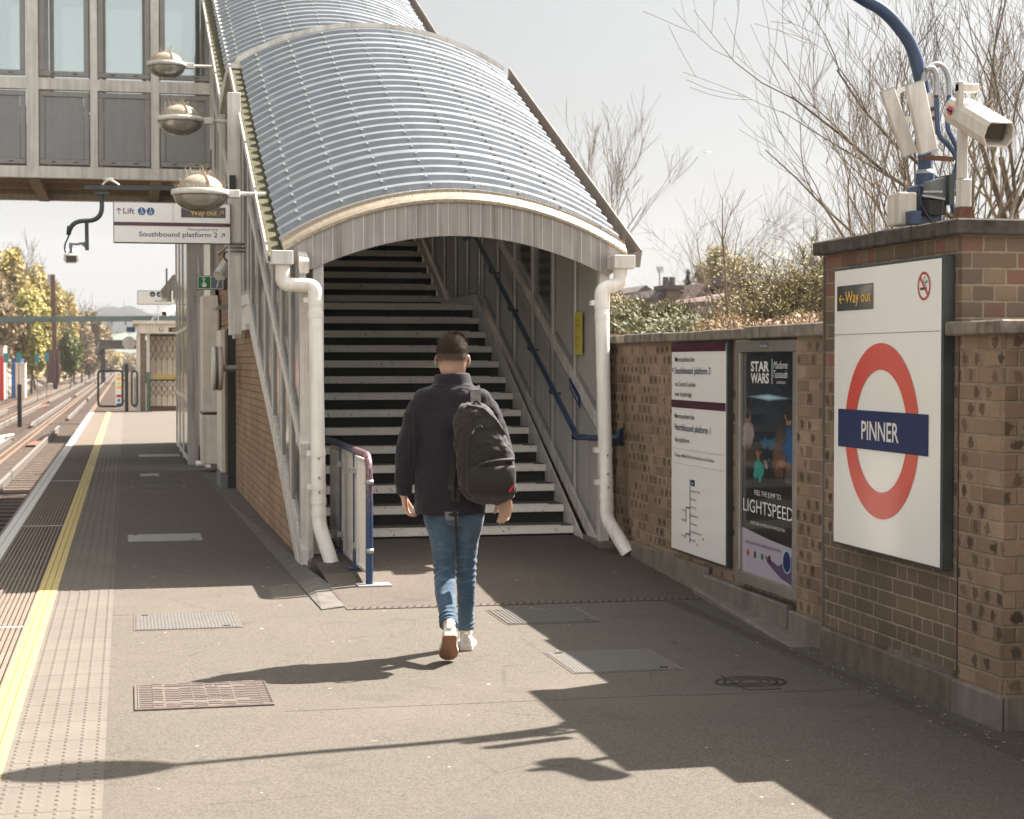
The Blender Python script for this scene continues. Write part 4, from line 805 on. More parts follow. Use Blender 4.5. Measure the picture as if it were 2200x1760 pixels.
# serifed capitals
def serif(txt,x,y,h_,w_):
    x_=x; n_=len(txt); o=F.text(txt,x,y,h_,'letter_white',.0055,w_,'CENTER'); b=MB()
    vs=sorted({round((v.co.y),4) for v in o.data.vertices}); 
    return o
o=serif('LIGHTSPEED',fx(.5),fy(.722),.085,iw*.94)
F.text('DISCOVER A WORLD OF FAMOUS FUN',fx(.5),fy(.775),.02,'letter_white',.0055,iw*.64,'CENTER')
F.text('BOOK ONLINE AND SAVE AT MADAMETUSSAUDS.COM/LONDON',fx(.07),fy(.868),.02,'poster_purple',.0055,iw*.68,'LEFT',rot=0)
for k,m in enumerate(('danger_red','poster_brown','sign_green','letter_black')):
    b=MB(); (F.disc(b,fx(.12+k*.14),fy(.91),.02,.0055,14) if k%2==0 else F.rect(b,fx(.12+k*.14)-.018,fy(.91)-.02,fx(.12+k*.14)+.018,fy(.91)+.02,.0055)); b.build('sponsor_badge',m,t)
b=MB(); F.rect(b,W*.42,.012,W*.56,.06,.0052,.001); b.build('frame_label','sign_grey',t); 
F2=Face((3.7985,a.y,a.z),AX,UZ,t); b=MB(); F2.rect(b,W*.42,.014,W*.56,.058,.001,.001); b.build('frame_label','sign_grey',t); F2.text('Exterion',W*.435,.044,.016,'letter_white',.002,W*.11)
# ------------------------------------------------------------------ blue lamp column on the pier with its equipment
cp=Vector((4.0,8.35,2.25)); t=thing('lamp_column',cp,'blue steel lamp column curving out over the platform from the top of the brick pier','lamp post')
b=MB(); pts=[(4.0,8.35,2.24),(4.0,8.35,2.95)]; k1=[P(1985,160,Y=8.35),P(1962,110,Y=8.35),P(1928,55,Y=8.35),P(1893,20,Y=8.35),P(1855,-2,Y=8.35)]
pts=[(4.0,8.35,2.24),(4.0,8.35,2.6),(3.995,8.35,2.93)]+[tuple(p) for p in k1[1:]]+[(3.52,8.35,3.52),(3.36,8.35,3.68),(3.25,8.35,3.80),(3.14,8.35,3.88)]
rr_=[.036]*3+[.033]*4+[.029,.027,.025,.03]; cp_=curve(pts,6); nn_=len(cp_)-1; b.tube(cp_,[rr_[min(len(rr_)-1,int(i/nn_*(len(pts)-1)))]*1.0 for i in range(nn_+1)],14); b.build('curved_pole','blue_paint',t)
b=MB(); b.box(3.93,4.07,8.28,8.42,2.2505,2.50); b.cyl((4.0,8.35,2.50),(4.0,8.35,2.56),.05,12); b.build('pole_base','blue_paint',t,bevel=.01)
b=MB(); c=Vector((2.93,8.35,3.97)); n=20; rs=[]
for k in range(9):
    s_=k/8; r=max(.004,math.sin(PI*min(1,s_*.93+.04))**.6); cc=c+Vector((.30-.56*s_,0,-.10+.15*s_)); rs.append([cc+Vector((0,math.cos(2*PI*j/n)*.17*r,math.sin(2*PI*j/n)*.07*r)) for j in range(n)])
b.rings(rs); b.build('lamp_head','white_metal',t)
b=MB()
for z in(2.56,2.70): b.lathe((4.0,8.35,z),[(.036,-.02),(.043,-.02),(.043,.02),(.036,.02)],14)
b.build('pole_band','galv',t)
def speaker(px,label,yd,m='fascia_paint'):
    ps=[P(x,y,Y=yd) for x,y in px]; cen=sum(ps,Vector((0,0,0)))/4; t=thing('loudspeaker',cen,label,'loudspeaker','box loudspeakers on the lamp column')
    up=((ps[0]+ps[1])-(ps[2]+ps[3]))/4; sd=((ps[1]+ps[2])-(ps[0]+ps[3]))/4; dp=sd.cross(up).normalized()
    b=MB(); rs=[]
    prof=[]
    for a in range(0,181,20): prof.append((.86*math.cos(R(a)),-math.sin(R(a))*.45))
    prof=[(.86,.5)]+prof+[(-.86,.5)]
    for s_ in(-1,1): rs.append([cen+up*s_+sd*x+dp*(-y)*sd.length*(-1) for x,y in prof])
    b.rings(rs,True,False); b.build('speaker_case','white_metal',t,bevel=.004)
    b=MB(); rs=[]
    for s_ in(-.94,.94): rs.append([cen+up*s_+sd*x*1.005+dp*(-y)*sd.length*(-1.02) for x,y in [(.86*math.cos(R(a)),-math.sin(R(a))*.47) for a in range(35,150,14)]])
    b.rings(rs,False,False); b.build('speaker_grille',m,t)
    b=MB()
    for s_ in(-1,1): b.rings([[cen+up*s_*f+sd*x*1.03+dp*(-y)*sd.length*(-1.03) for x,y in prof] for f in(.985,1.02)],True,False)
    b.build('end_cap','galv',t); return t
speaker([(1887,200),(1921,188),(1969,326),(1938,340)],'pale box loudspeaker tilted outwards on the lamp column, the left one of the pair',8.2,'white_metal')
speaker([(1941,187),(1984,172),(2013,322),(1972,333)],'grey faced box loudspeaker on the front of the lamp column, right of its paler twin',8.1)
t=thing('speaker_bracket',(4.0,8.3,2.6),'rusty steel bracket plate behind the loudspeakers on the lamp column','bracket'); a=P(1990,200,Y=8.3); c=P(2017,288,Y=8.3); b=MB(); b.box(a.x,c.x,8.29,8.31,c.z,a.z); b.bar(P(1915,205,Y=8.25),P(1945,190,Y=8.25),.02,.02); b.bar(P(1940,258,Y=8.25),P(1990,255,Y=8.3),.03,.03); b.build('plate','white_metal',t)
b=MB()
for x,y in((2010,207),(2014,280),(2002,235),(2003,255)): p=P(x,y,Y=8.287); b.cyl(p,p+Vector((0,-.012,0)),.011,8)
b.build('bolt','rust',t); b=MB(); b.bar(P(1978,341,Y=8.3),P(2050,345,Y=8.2),.012,.012); b.bar(P(1978,335,Y=8.34),P(2050,340,Y=8.24),.012,.012); b.build('arm','rust',t)
# conduits
t=thing('flexible_conduit',(4.05,8.3,2.9),'pair of flexible metal conduits looping down beside the lamp column into blue pipes','conduit')
for pl,nm in(([(1984,175),(1986,160),(1996,145),(2015,138),(2030,148),(2038,170),(2039,203)],0),([(1990,150),(2003,146),(2012,160),(2013,180),(2012,205)],1)):
    b=MB(); b.tube(curve([P(x,y,Y=8.3-.03*nm) for x,y in pl],5),.014,10); o=b.build('conduit','galv',t); b=MB()
for pl in([(2039,205),(2036,270),(2045,295),(2056,320),(2058,345),(2050,380),(2045,420),(2048,450),(2058,466)],[(2012,210),(2016,285),(2035,310),(2050,330),(2053,345)]):
    b=MB(); b.tube(curve([P(x,y,Y=8.25) for x,y in pl],5),.0125,10); b.build('blue_conduit','blue_paint',t)
# CCTV camera on its white arm
t=thing('security_camera',(3.85,7.65,2.25),'white hooded security camera on a white arm above the brick pier','security camera')
yc=7.64; a=P(2068,250,Y=yc); c=P(2068,385,Y=yc); b=MB(); b.box(a.x-.02,a.x+.02,yc-.02,yc+.02,c.z,a.z); c2=P(2070,446,Y=yc); b.box(c2.x-.026,c2.x+.026,yc-.03,yc+.03,c2.z,c.z-.001); c3=P(2100,190,Y=yc); b.box(a.x-.03,c3.x,yc-.02,yc+.02,c3.z-.02,c3.z+.02); b.box(a.x-.03,a.x-.002,yc-.021,yc+.021,c3.z-.10,c3.z+.03); b.build('camera_arm','white_metal',t,bevel=.004)
b=MB(); b.prism([(c2.x-.03,yc-.03,c2.z),(c2.x+.03,yc-.03,c2.z),(c2.x+.055,yc-.03,2.245),(c2.x-.05,yc-.03,2.245)],(0,.06,0)); b.build('arm_foot','rust',t)
p0=P(2062,237,Y=yc+.10); p1=P(2140,284,Y=yc-.25); d=(p1-p0).normalized(); sd=d.cross(Vector((0,0,1))).normalized(); up=sd.cross(d)
def hexr(c,w_,h_,k_=.9):
    w_*=k_; h_*=k_
    return [c+sd*x*w_+up*z*h_ for x,z in((-.75,-1),(.75,-1),(1.1,-.3),(1,.55),(.8,.9),(-.8,.9),(-1,.55),(-1.1,-.3))]
b=MB(); b.rings([hexr(p0,.07,.06),hexr(p1-d*.05,.07,.06)],True,False); b.build('camera_body','white_paint',t,bevel=.004)
b=MB(); o1=[hexr(p0-d*.01,.078,.068),hexr(p1+d*.03,.078,.068)]; b.rings(o1,False,False); b.rings([[q for q in hexr(p1+d*.03,.078,.068)],[q for q in hexr(p1+d*.03,.070,.060)],[q for q in hexr(p1-d*.05,.070,.060)]],False,False); b.build('camera_hood','white_paint',t)
b=MB(); b.rings([[p1-d*.02+sd*x*.049+up*z*.038 for x,z in((-1,-1),(1,-1),(1,1),(-1,1))],[p1-d*.015+sd*x*.049+up*z*.038 for x,z in((-1,-1),(1,-1),(1,1),(-1,1))]],True,False); b.build('lens_window','dark_glass',t)
pm=p0+d*.02-sd*.082+up*.012; Fc=Face(pm,d,up,t); b=MB(); 
fc=Face(p0-sd*.0835+d*.06+up*.012,d,up,t); b=MB(); fc.ring(b,0,0,.012,.021,.003,24); fc.ring(b,0,0,.012,.021,-.003,24); fc2=Face(p0+sd*.0835+d*.06+up*.012,d,up,t); fc2.ring(b,0,0,.012,.021,.003,24); fc2.ring(b,0,0,.012,.021,-.003,24); b.build('red_ring','sign_red',t); b=MB(); b.bar(p0-sd*.0855+d*.034+up*.012,p0-sd*.0855+d*.086+up*.012,.004,.009); b.bar(p0+sd*.0855+d*.034+up*.012,p0+sd*.0855+d*.086+up*.012,.004,.009); b.build('blue_bar','sign_blue',t)
b=MB(); random.seed(9)
for k in range(26):
    q=p0+d*random.uniform(.08,.36)+sd*random.uniform(-.05,.06)+up*.066; b.tube([q,q+Vector((random.uniform(-.05,.05),random.uniform(-.05,.05),random.uniform(.0,.05)))],.0014,3)
b.build('bird_spikes','spike_strip',t)
# boxes at the foot of the column
def pbox(name,label,cat,p1_,p2_,y0,y1,m,bev=.01):
    a=P(*p1_,Y=y0); c=P(*p2_,Y=y0); b=MB(); b.box(a.x,c.x,y0,y1,c.z,a.z); return tag(b.build(name,m,bevel=bev,seg=2),label,cat)
pbox('junction_box','white plastic junction box at the left foot of the lamp column','junction box',(1932,412),(1970,484),8.2,8.35,'white_paint')
pbox('blue_box','small blue metal box low on the lamp column beside the white junction box','box',(1960,452),(1980,482),8.12,8.2,'blue_paint',.004)
t=thing('floodlight',(4.08,8.2,2.4),'dark grey floodlight clamped to the lamp column between pole and camera arm','floodlight'); a=P(1997,385,Y=8.2); c=P(2038,432,Y=8.2); b=MB(); b.prism([(a.x,8.2,a.z-.01),(c.x,8.2,a.z+.02),(c.x,8.2,c.z),(a.x,8.2,c.z+.015)],(0,.07,0)); b.build('floodlight_body','galv_dark',t,bevel=.006)
b=MB(); a=P(2036,376,Y=8.18); c=P(2046,440,Y=8.18); b.box(a.x,c.x,8.16,8.29,c.z,a.z); b.build('back_fins','steel_dark',t); b=MB(); b.bar(P(1982,420,Y=8.18),P(2030,428,Y=8.18),.01,.01); b.bar(P(1984,412,Y=8.18),P(2024,412,Y=8.18),.01,.01); b.build('clamp','galv',t)
a=P(2000,428,Y=8.25); pbox('equipment_box','small black equipment box under the floodlight on the pier top','box',(1996,428),(2034,462),8.2,8.3,'black_plastic',.006)
t=thing('loose_cable',(4.0,8.2,2.25),'black cable drooping around the foot of the lamp column','cable'); b=MB(); b.tube(bend([P(1972,410,Y=8.15),P(1978,440,Y=8.15),P(1995,470,Y=8.15),P(2004,480,Y=8.15)],.03),.007,8); b.tube(bend([P(2026,430,Y=8.15),P(2022,460,Y=8.15),P(2018,476,Y=8.15)],.02),.006,8); b.build('cable','black_plastic',t)
# ------------------------------------------------------------------ round lamps on the left side of the staircase
def globe(cx,cy,w_,label,proto=None):
    dia=.47; dist=FPX*dia/w_; d=_f+_r*((cx-CX)/FPX)-_u*((cy-CY)/FPX); c=Vector((0,0,EYE))+d*dist
    if proto: return dup_lamp(proto,c,label)
    t=thing('wall_lamp',c,label,'lamp','round lamps with spiked domes along the staircase')
    r=dia/2; b=MB(); b.lathe(c,[(r*.97,-.022),(r,-.02),(r*1.02,.0),(r,.024),(r*.93,.026)],40); b.build('lamp_rim','white_metal',t)
    b=MB(); b.lathe(c,[(.001,-.155)]+[(r*.93*math.sin(R(a)),-.022-.135*math.cos(R(a))) for a in range(8,91,8)],40); b.build('lamp_bowl','lamp_bowl',t)
    b=MB(); b.lathe(c,[(r*.80*math.cos(R(a)),.026+.128*math.sin(R(a))) for a in range(0,90,9)]+[(.002,.155)],32); b.build('lamp_dome','cream_strip',t)
    b=MB(); b.cyl(c+Vector((0,0,-.07)),c+Vector((0,0,.0)),.06,14,.09); b.build('bulb_holder','galv',t)
    b=MB(); random.seed(4)
    for a in(20,110,200,290):
        for k in range(12):
            e=R(6+k*7); q=c+Vector((r*.8*math.cos(e)*math.cos(R(a)),r*.8*math.cos(e)*math.sin(R(a)),.03+.128*math.sin(e))); b.obox(q,(.006,0,0),(0,.006,0),(0,0,.006))
            for j in range(2): b.tube([q,q+Vector((random.uniform(-.06,.06),random.uniform(-.06,.06),random.uniform(.02,.10)))],.0012,3,False,False)
    for k in range(40):
        a=2*PI*k/40; q=c+Vector((r*.8*math.cos(a),r*.8*math.sin(a),.034)); b.obox(q,(.006,0,0),(0,.006,0),(0,0,.006))
        b.tube([q,q+Vector((math.cos(a)*.04+random.uniform(-.02,.02),math.sin(a)*.04,random.uniform(.01,.08)))],.0012,3,False,False)
    b.build('bird_spikes','spike_strip',t)
    b=MB(); b.box(c.x+r*.96,c.x+r+.09,c.y-.04,c.y+.04,c.z-.035,c.z+.03); b.cyl((c.x+r+.088,c.y,c.z),(c.x+r+.30,c.y,c.z),.018,10); b.build('lamp_arm','white_metal',t,bevel=.004); return t
l0=globe(430,415,122,'nearest and largest of the three round lamps, just above the hanging platform sign')
for (cx_,cy_,w_,lb) in((388,258,99,'middle one of the three round lamps, against the grey panels of the footbridge'),(358,140,84,'farthest and highest of the three round lamps, in front of the footbridge windows')):
    dist=FPX*.47/w_; d=_f+_r*((cx_-CX)/FPX)-_u*((cy_-CY)/FPX); q=dup(l0,Vector((0,0,EYE))+d*dist); q['label']=lb
# hanging direction sign, its bracket and the camera
YS=16.8
a=P(243,433,Y=YS); c=P(496,525,Y=YS); W=c.x-a.x; H=a.z-c.z
t=thing('direction_sign',((a.x+c.x)/2,YS,c.z),'white hanging sign with maroon band reading Lift, Way out and Southbound platform 2','sign')
b=MB(); b.box(a.x,c.x,YS+.003,YS+.09,c.z,a.z); b.build('sign_box','galv_dark',t,bevel=.004); F=Face((a.x,YS,a.z),(1,0,0),UZ,t)
b=MB(); F.rect(b,.008,.008,W-.008,H-.008,.0,.0025); b.build('sign_panel','sign_white',t)
b=MB(); F.rect(b,.008,H*.49,W-.008,H*.58,.002); b.build('maroon_band','sign_maroon',t); b=MB(); F.rect(b,W*.505,.01,W*.508,H*.49,.002); b.build('dividing_line','line_grey',t)
b=MB(); F.rect(b,W*.575,H*.105,W*.955,H*.36,.002); b.build('way_out_panel','sign_black',t); F.text('Way out',W*.655,H*.295,.052,'sign_yellow',.004,W*.225,bold=.008); arrow(F,W*.92,H*.235,.028,-PI/4,'sign_yellow',t,.004)
F.text('Lift',W*.085,H*.285,.055,'letter_blue',.003,W*.095,bold=.006); arrow(F,W*.048,H*.225,.03,-PI/2,'letter_blue',t,.003)
for xx in(.24,.315): b=MB(); F.disc(b,W*xx,H*.225,.036,.003,28); b.build('round_symbol','info_blue',t); b=MB(); F.ring(b,W*xx,H*.25,.010,.015,.0042,16,-1,3.4); F.rect(b,W*xx-.004,H*.225-.022,W*xx+.002,H*.225+.004,.0042); F.disc(b,W*xx,H*.225-.024,.005,.0045,10); b.build('symbol_figure','letter_white',t)
F.text('Metropolitan line',W*.885,H*.675,.024,'letter_blue',.003,W*.255,'RIGHT'); F.text('Southbound platform 2',W*.885,H*.835,.046,'letter_blue',.003,W*.67,'RIGHT',bold=.006); arrow(F,W*.93,H*.79,.028,-PI/4,'letter_blue',t,.003)
yb=16.9
t=thing('sign_post',(1.02,yb,1.9),'white square post hung beside the stairs carrying the direction sign and lamps','post')
a=P(478,350,Y=yb); a1=P(508,350,Y=yb); c=P(490,730,Y=yb); c1=P(520,730,Y=yb); b=MB(); b.bar((P(505,720,Y=yb)),(P(502,200,Y=yb)),.12,.09,(0,1,0)); b.build('post','white_metal',t,bevel=.004)
b=MB(); b.bar(P(182,403,Y=yb),P(500,405,Y=yb),.05,.04); b.box(P(200,0,Y=yb).x,P(232,0,Y=yb).x,yb-.05,yb+.05,P(0,414,Y=yb).z,P(0,409,Y=yb).z); b.build('cross_arm','steel_dark',t)
b=MB()
for y in(525,533,541): b.lathe(P(508,y,Y=yb),[(.07,-.008),(.078,-.008),(.078,.008),(.07,.008)],14)
b.build('strap','galv_dark',t); b=MB(); b.box(P(490,0,Y=yb).x,P(503,0,Y=yb).x,yb-.12,yb-.05,P(0,400,Y=yb).z,P(0,368,Y=yb).z); b.build('switch_box','black_plastic',t)
def camera2(name_lab,base,pts_arm,cp,dirv,s=1.,m='white_metal'):
    pass
t=thing('hanging_camera',P(218,414,Y=yb),'security camera hanging from a dark swan neck bracket over the platform edge','security camera')
b=MB(); b.tube(bend([P(219,412,Y=yb),P(219,474,Y=yb),P(150,475,Y=yb),P(149,486,Y=yb)],.13,7),.022,10); b.bar(P(186,472,Y=yb),P(187,538,Y=yb),.03,.035); b.build('swan_neck','steel_dark',t)
b=MB(); b.tube(bend([P(149,486,Y=yb),P(150,505,Y=yb),P(136,530,Y=yb),P(142,544,Y=yb)],.06),.008,8); b.build('cable','steel_dark',t)
b=MB(); b.prism([P(168,521,Y=yb),P(186,520,Y=yb),P(186,535,Y=yb)],(0,.03,0)); b.bar(P(155,525,Y=yb),P(172,525,Y=yb),.02,.02); b.bar(P(152,522,Y=yb),P(152,543,Y=yb),.03,.03); b.build('camera_arm','galv_dark',t)
c=P(153,556,Y=yb-.12); b=MB(); oc=[(-.072,-.01),(-.045,-.042),(.045,-.042),(.072,-.01),(.06,.036),(-.06,.036)]; b.rings([[c+Vector((x,y,z+ (y*.25))) for x,z in oc] for y in(0,.30)],True,False); b.build('camera_body','white_metal',t,bevel=.004)
b=MB(); b.box(c.x-.045,c.x+.045,c.y-.004,c.y-.001,c.z-.03,c.z+.026); b.build('lens_window','poster_brown',t)
t=thing('loop_cable',P(233,390,Y=yb),'pale cable looping above the dark cross arm','cable'); b=MB(); b.tube(bend([P(219,400,Y=yb),P(225,385,Y=yb),P(240,385,Y=yb),P(256,398,Y=yb)],.08),.009,8); b.build('cable','pipe_white',t)
# ------------------------------------------------------------------ footbridge
simple('deck_brown',(.36,.26,.20),.8,var=.12); YB=26.5; t=thing('footbridge',(-2,YB,4.2),'white framed footbridge with grey panels and tall windows crossing the railway','footbridge')
zb0,zb1,zm0,zm1,zt=4.27,4.44,5.55,5.72,8.3; xr=1.45; DEP=3.7
posts=[(-1.39,-1.22),(-.49,-.385),(.38,.50),(1.26,1.40)]; k_=-1.39
while k_>-26: posts=[(k_-2.64,k_-2.47),(k_-1.74,k_-1.635),(k_-.87,k_-.75)]+posts; k_-=2.64
for yy,nm in((YB,0),(YB+DEP,1)):
    sg=-1 if nm==0 else 1; b=MB()
    b.box(-26,xr,yy-.05,yy+.05,zb0,zb1); b.box(-26,xr,yy-.045,yy+.045,zm0,zm1); b.box(-26,xr,yy-.05,yy+.05,zt,zt+.2)
    b.build('bridge_beam','white_metal',t,bevel=.006)
    for x0_,x1_ in posts: 
        b=MB(); b.box(x0_,x1_,yy-.06 if x1_-x0_>.15 else yy-.05+.002,yy+.044,zb0-.0 if x1_-x0_>.15 else zb1,zt); b.build('bridge_post','white_metal',t)
    ps=sorted(posts)
    for (a0,a1),(c0,c1) in zip(ps,ps[1:]):
        for lo,hi,m in((zb1,zm0,'grey_panel'),(zm1,zt,'glass_clear')):
            b=MB(); x0_,x1_=a1+.012,c0-.012; l_,h_=lo+.03,hi-.02; fw=.075
            b.box(x0_,x1_,yy-.03,yy+.03,l_,l_+fw); b.box(x0_,x1_,yy-.03,yy+.03,h_-fw,h_); b.box(x0_,x0_+fw,yy-.03,yy+.03,l_+fw,h_-fw); b.box(x1_-fw,x1_,yy-.03,yy+.03,l_+fw,h_-fw)
            w_=b.build('window' if m=='glass_clear' else 'panel','grey_frame',t,bevel=.006)
            b=MB(); 
            b.box(x0_+fw+.006,x1_-fw-.006,yy-.012,yy+.0,l_+fw+.006,h_-fw-.006); b.build('pane' if m=='glass_clear' else 'panel_sheet',m,w_)
            if nm==0:
                b=MB()
                for f in(.28,.72): b.box(x0_+(x1_-x0_)*f-.03,x0_+(x1_-x0_)*f+.03,yy-.0345,yy-.0305,l_+.03,l_+.045)
                b.build('drain_slot','dark_gasket',w_)
b=MB(); b.box(-26,xr,YB+.06,YB+DEP-.06,zb1-.06,zb1+.02); b.build('bridge_deck','deck_brown',t)
b=MB()
for x in [-1.3-1.75*k for k in range(-1,13)]: b.box(x-.08,x+.08,YB+.06,YB+DEP-.06,zb0-.02,zb1-.061)
for y in(YB+.9,YB+1.9,YB+2.9): b.box(-26,xr,y-.05,y+.05,zb0+.03,zb1-.062)
b.build('deck_joist','deck_brown',t); b=MB(); b.box(-26,xr+.3,YB-.25,YB+DEP+.25,zt+.2,zt+.3); b.build('bridge_roof','white_metal',t)
b=MB(); b.box(-.12,1.25,YB+DEP+.02,YB+DEP+.5,3.72,4.26); b.build('end_beam','deck_brown',t)
# ------------------------------------------------------------------ things on the left side of the platform
# white free standing board seen edge on, with orange stripe
t=thing('edge_board',(1.22,22.9,0),'tall white board seen edge on with orange stripe and black back against the bricks','board')
b=MB(); b.box(1.16,1.22,22.3,23.3,.20,2.0); b.build('board_face','white_paint',t,bevel=.01); b=MB(); b.box(1.2205,1.24,22.31,23.29,.2,2.0); b.build('orange_edge','timber_ochre',t); b=MB(); b.box(1.2405,1.34,22.28,23.3,-.0,2.02); b.build('black_back','black_plastic',t); b=MB(); b.box(1.155,1.24,22.3,23.3,0,.195); b.build('base','galv_dark',t)
t=thing('platform_roundel',(1.05,21.2,1.2),'round white double sided platform sign seen almost edge on','sign')
b=MB(); c=Vector((1.08,21.4,1.52)); n=28
def dring(x,r,sc=1): return [c+Vector((x,r*math.cos(2*PI*k/n)*.9,r*math.sin(2*PI*k/n))) for k in range(n)]
b.rings([dring(-.075,.20),dring(-.07,.25),dring(-.035,.275),dring(-.0351,.27)],True); b.rings([dring(.0,.27),dring(.02,.275),dring(.055,.25),dring(.06,.18)],True); b.build('sign_shell','white_paint',t); b=MB(); b.rings([dring(-.034,.262),dring(-.001,.262)],False); b.build('gasket','galv_dark',t)
b=MB(); b.cyl((1.14,21.4,1.52),(1.30,21.4,1.52),.04,10); b.build('wall_bracket','galv',t)
t=thing('cable_cabinet',(1.18,25.8,0),'tall pale grey cable cabinet standing between the columns and the white board','cabinet')
b=MB(); b.box(1.06,1.30,25.6,26.3,.12,.83); b.box(1.07,1.30,25.62,26.3,.87,2.55); b.build('cabinet_body','white_paint',t,bevel=.01); b=MB(); b.box(1.08,1.29,25.64,26.3,.831,.869); b.build('joint','dark_gasket',t)
t=thing('small_green_sign',(1.0,19.6,2.1),'small green and grey help point sign sticking out from the wall','sign')
a=P(423,592,Y=19.6); c=P(481,623,Y=19.6); W=c.x-a.x; H=a.z-c.z; b=MB(); b.box(a.x,c.x,19.603,19.66,c.z,a.z); b.box(c.x,c.x+.04,19.62,19.66,c.z,a.z); b.build('sign_box','steel_dark',t); F=Face((a.x,19.6,a.z),(1,0,0),UZ,t)
b=MB(); F.rect(b,.008,.008,W-.008,H-.008,0,.0025); b.build('sign_panel','sign_white',t); b=MB(); F.rect(b,.014,.014,W*.50,H-.014,.002); b.build('green_half','sign_green',t); b=MB(); F.rect(b,W*.52,.014,W-.014,H-.014,.002); b.build('grey_half','sign_grey',t)
b=MB(); F.disc(b,W*.27,H*.66,.026,.003,14); F.rect(b,W*.235,H*.25,W*.275,H*.6,.003); F.ring(b,W*.255,H*.22,.010,.015,.0035,12); b.build('hand_symbol','letter_white',t); F.text('i',W*.72,H*.82,.085,'letter_white',.0035,.028,shear=.3,bold=.01)
t=thing('bracket_camera',(1.02,17.4,2.5),'white bullet camera strapped to the post, pointing down the platform','security camera')
a=P(470,593,Y=17.3); e=P(500,548,Y=17.5); d=(a-e).normalized(); sd=d.cross(Vector((0,0,1))).normalized(); up=sd.cross(d); b=MB(); b.rings([[q+sd*x*.055+up*z*.05 for x,z in((-1,-1),(1,-1),(1,.5),(.6,1),(-.6,1),(-1,.5))] for q in(e,a)],True,False); b.build('camera_body','white_metal',t,bevel=.004)
b=MB(); b.tube(bend([P(500,545,Y=17.3),P(480,538,Y=17.3),P(482,562,Y=17.3),P(505,565,Y=17.3)],.06),.009,8); b.build('cable','steel_dark',t); b=MB(); b.bar(P(502,548,Y=17.3),P(506,532,Y=17.3),.04,.04); b.build('camera_arm','white_metal',t)
t=thing('wall_conduit',(1.2,22,2.2),'grey conduit pipe stub sticking out of the brickwork','conduit'); b=MB(); b.cyl(P(461,665,Y=19.9),P(512,648,X=1.30),.018,10); b.cyl(P(470,545,Y=21),P(505,515,Y=20),.02,10); b.build('pipe','galv',t)
# tall columns with a tapered bracket: the lift lobby beyond the stairs
t=thing('lift_lobby',(1.5,31,0),'grey steel and glass lift lobby standing under and beyond the footbridge','building')
b=MB()
for x,y in((.93,27.6),(1.0,29.4),(1.03,30.4)): b.box(x,x+.16,y,y+.2,0,4.2)
b.build('column','fascia_paint',t)
b=MB(); b.prism([(.95,27.55,4.2),(1.5,27.55,4.2),(1.5,27.55,2.9),(1.16,27.55,2.9)],(0,.1,0)); b.box(1.1,1.45,27.5,27.6,2.5,2.9); b.build('bracket_panel','fascia_paint',t)
b=MB(); b.box(.93,.97,27.9,33.6,.1,3.9); b.build('glass_wall','glass_dirty',t); b=MB(); b.box(1.35,4.5,27.5,35.5,0,7.6); b.build('lift_shaft','fascia_paint',t); 
b=MB()
for z in(.05,1.0,2.1,3.9): b.box(.92,.99,27.8,33.7,z,z+.06)
for y in(29.7,31.6,33.6): b.box(.915,.995,y,y+.07,0,3.9)
b.build('glazing_bar','white_metal',t); b=MB(); b.box(.9,4.5,27.5,35.5,3.96,4.1); b.build('canopy','white_metal',t)
b=MB(); b.cyl((1.20,26.9,.0),(1.20,26.9,3.9),.045,12); b.cyl((1.2,26.9,.06),(1.02,26.9,.06),.045,10); b.build('downpipe','pipe_white',t)
t=thing('corner_gutter_box',(1.0,33,3.4),'weathered gutter box and drain outlet with weeds on the lobby corner','gutter'); b=MB()
a=P(345,600,Y=36); c=P(398,640,Y=36); b.prism([(a.x,36,c.z+.15),(a.x+.25,36,a.z+.1),(c.x,36,a.z),(c.x,36,c.z),(a.x+.05,36,c.z)],(0,1.2,0)); b.cyl(P(365,625,Y=35.9),P(365,648,Y=35.9),.06,10); b.build('gutter_box','fascia_paint',t)
YS2=40.; a=P(295,624,Y=YS2); c=P(400,655,Y=YS2); W=c.x-a.x; H=a.z-c.z; t=thing('lift_sign',(a.x+W/2,YS2,c.z),'farther hanging sign with round symbols and the words to platform 1','sign')
b=MB(); b.box(a.x,c.x,YS2+.003,YS2+.1,c.z,a.z); b.build('sign_box','steel_dark',t); F=Face((a.x,YS2,a.z),(1,0,0),UZ,t); b=MB(); F.rect(b,.01,.01,W-.01,H-.01,0,.0025); b.build('sign_panel','sign_white',t)
for xx in(.31,.45): b=MB(); F.disc(b,W*xx,H*.27,.06,.003,20); b.build('round_symbol','sign_blue',t); b=MB(); F.ring(b,W*xx,H*.30,.015,.025,.004,12); b.build('symbol_figure','letter_white',t)
F.text('Lift',W*.53,H*.36,.09,'letter_blue',.003,.19,bold=.01); F.text('to platform 1',W*.36,H*.80,.06,'letter_blue',.003,.44)
b=MB(); b.bar((a.x+W*.6,YS2+.05,a.z),(a.x+W*.6,YS2+.05,a.z+.5),.04,.04); b.build('hanger','galv_dark',t)
t=thing('far_camera',(0.9,42,2.9),'small white camera hanging below the farther sign','security camera'); a=P(353,674,Y=42); e=P(376,660,Y=42.5); d=(a-e).normalized(); b=MB(); b.bar(a,e,.13,.12); b.build('camera_body','white_paint',t); b=MB(); b.bar(a+d*.003,a+d*.02,.09,.08); b.build('lens_window','dark_glass',t); b=MB(); b.bar(e,e+Vector((.25,0,.25)),.04,.04); b.build('camera_arm','white_metal',t)
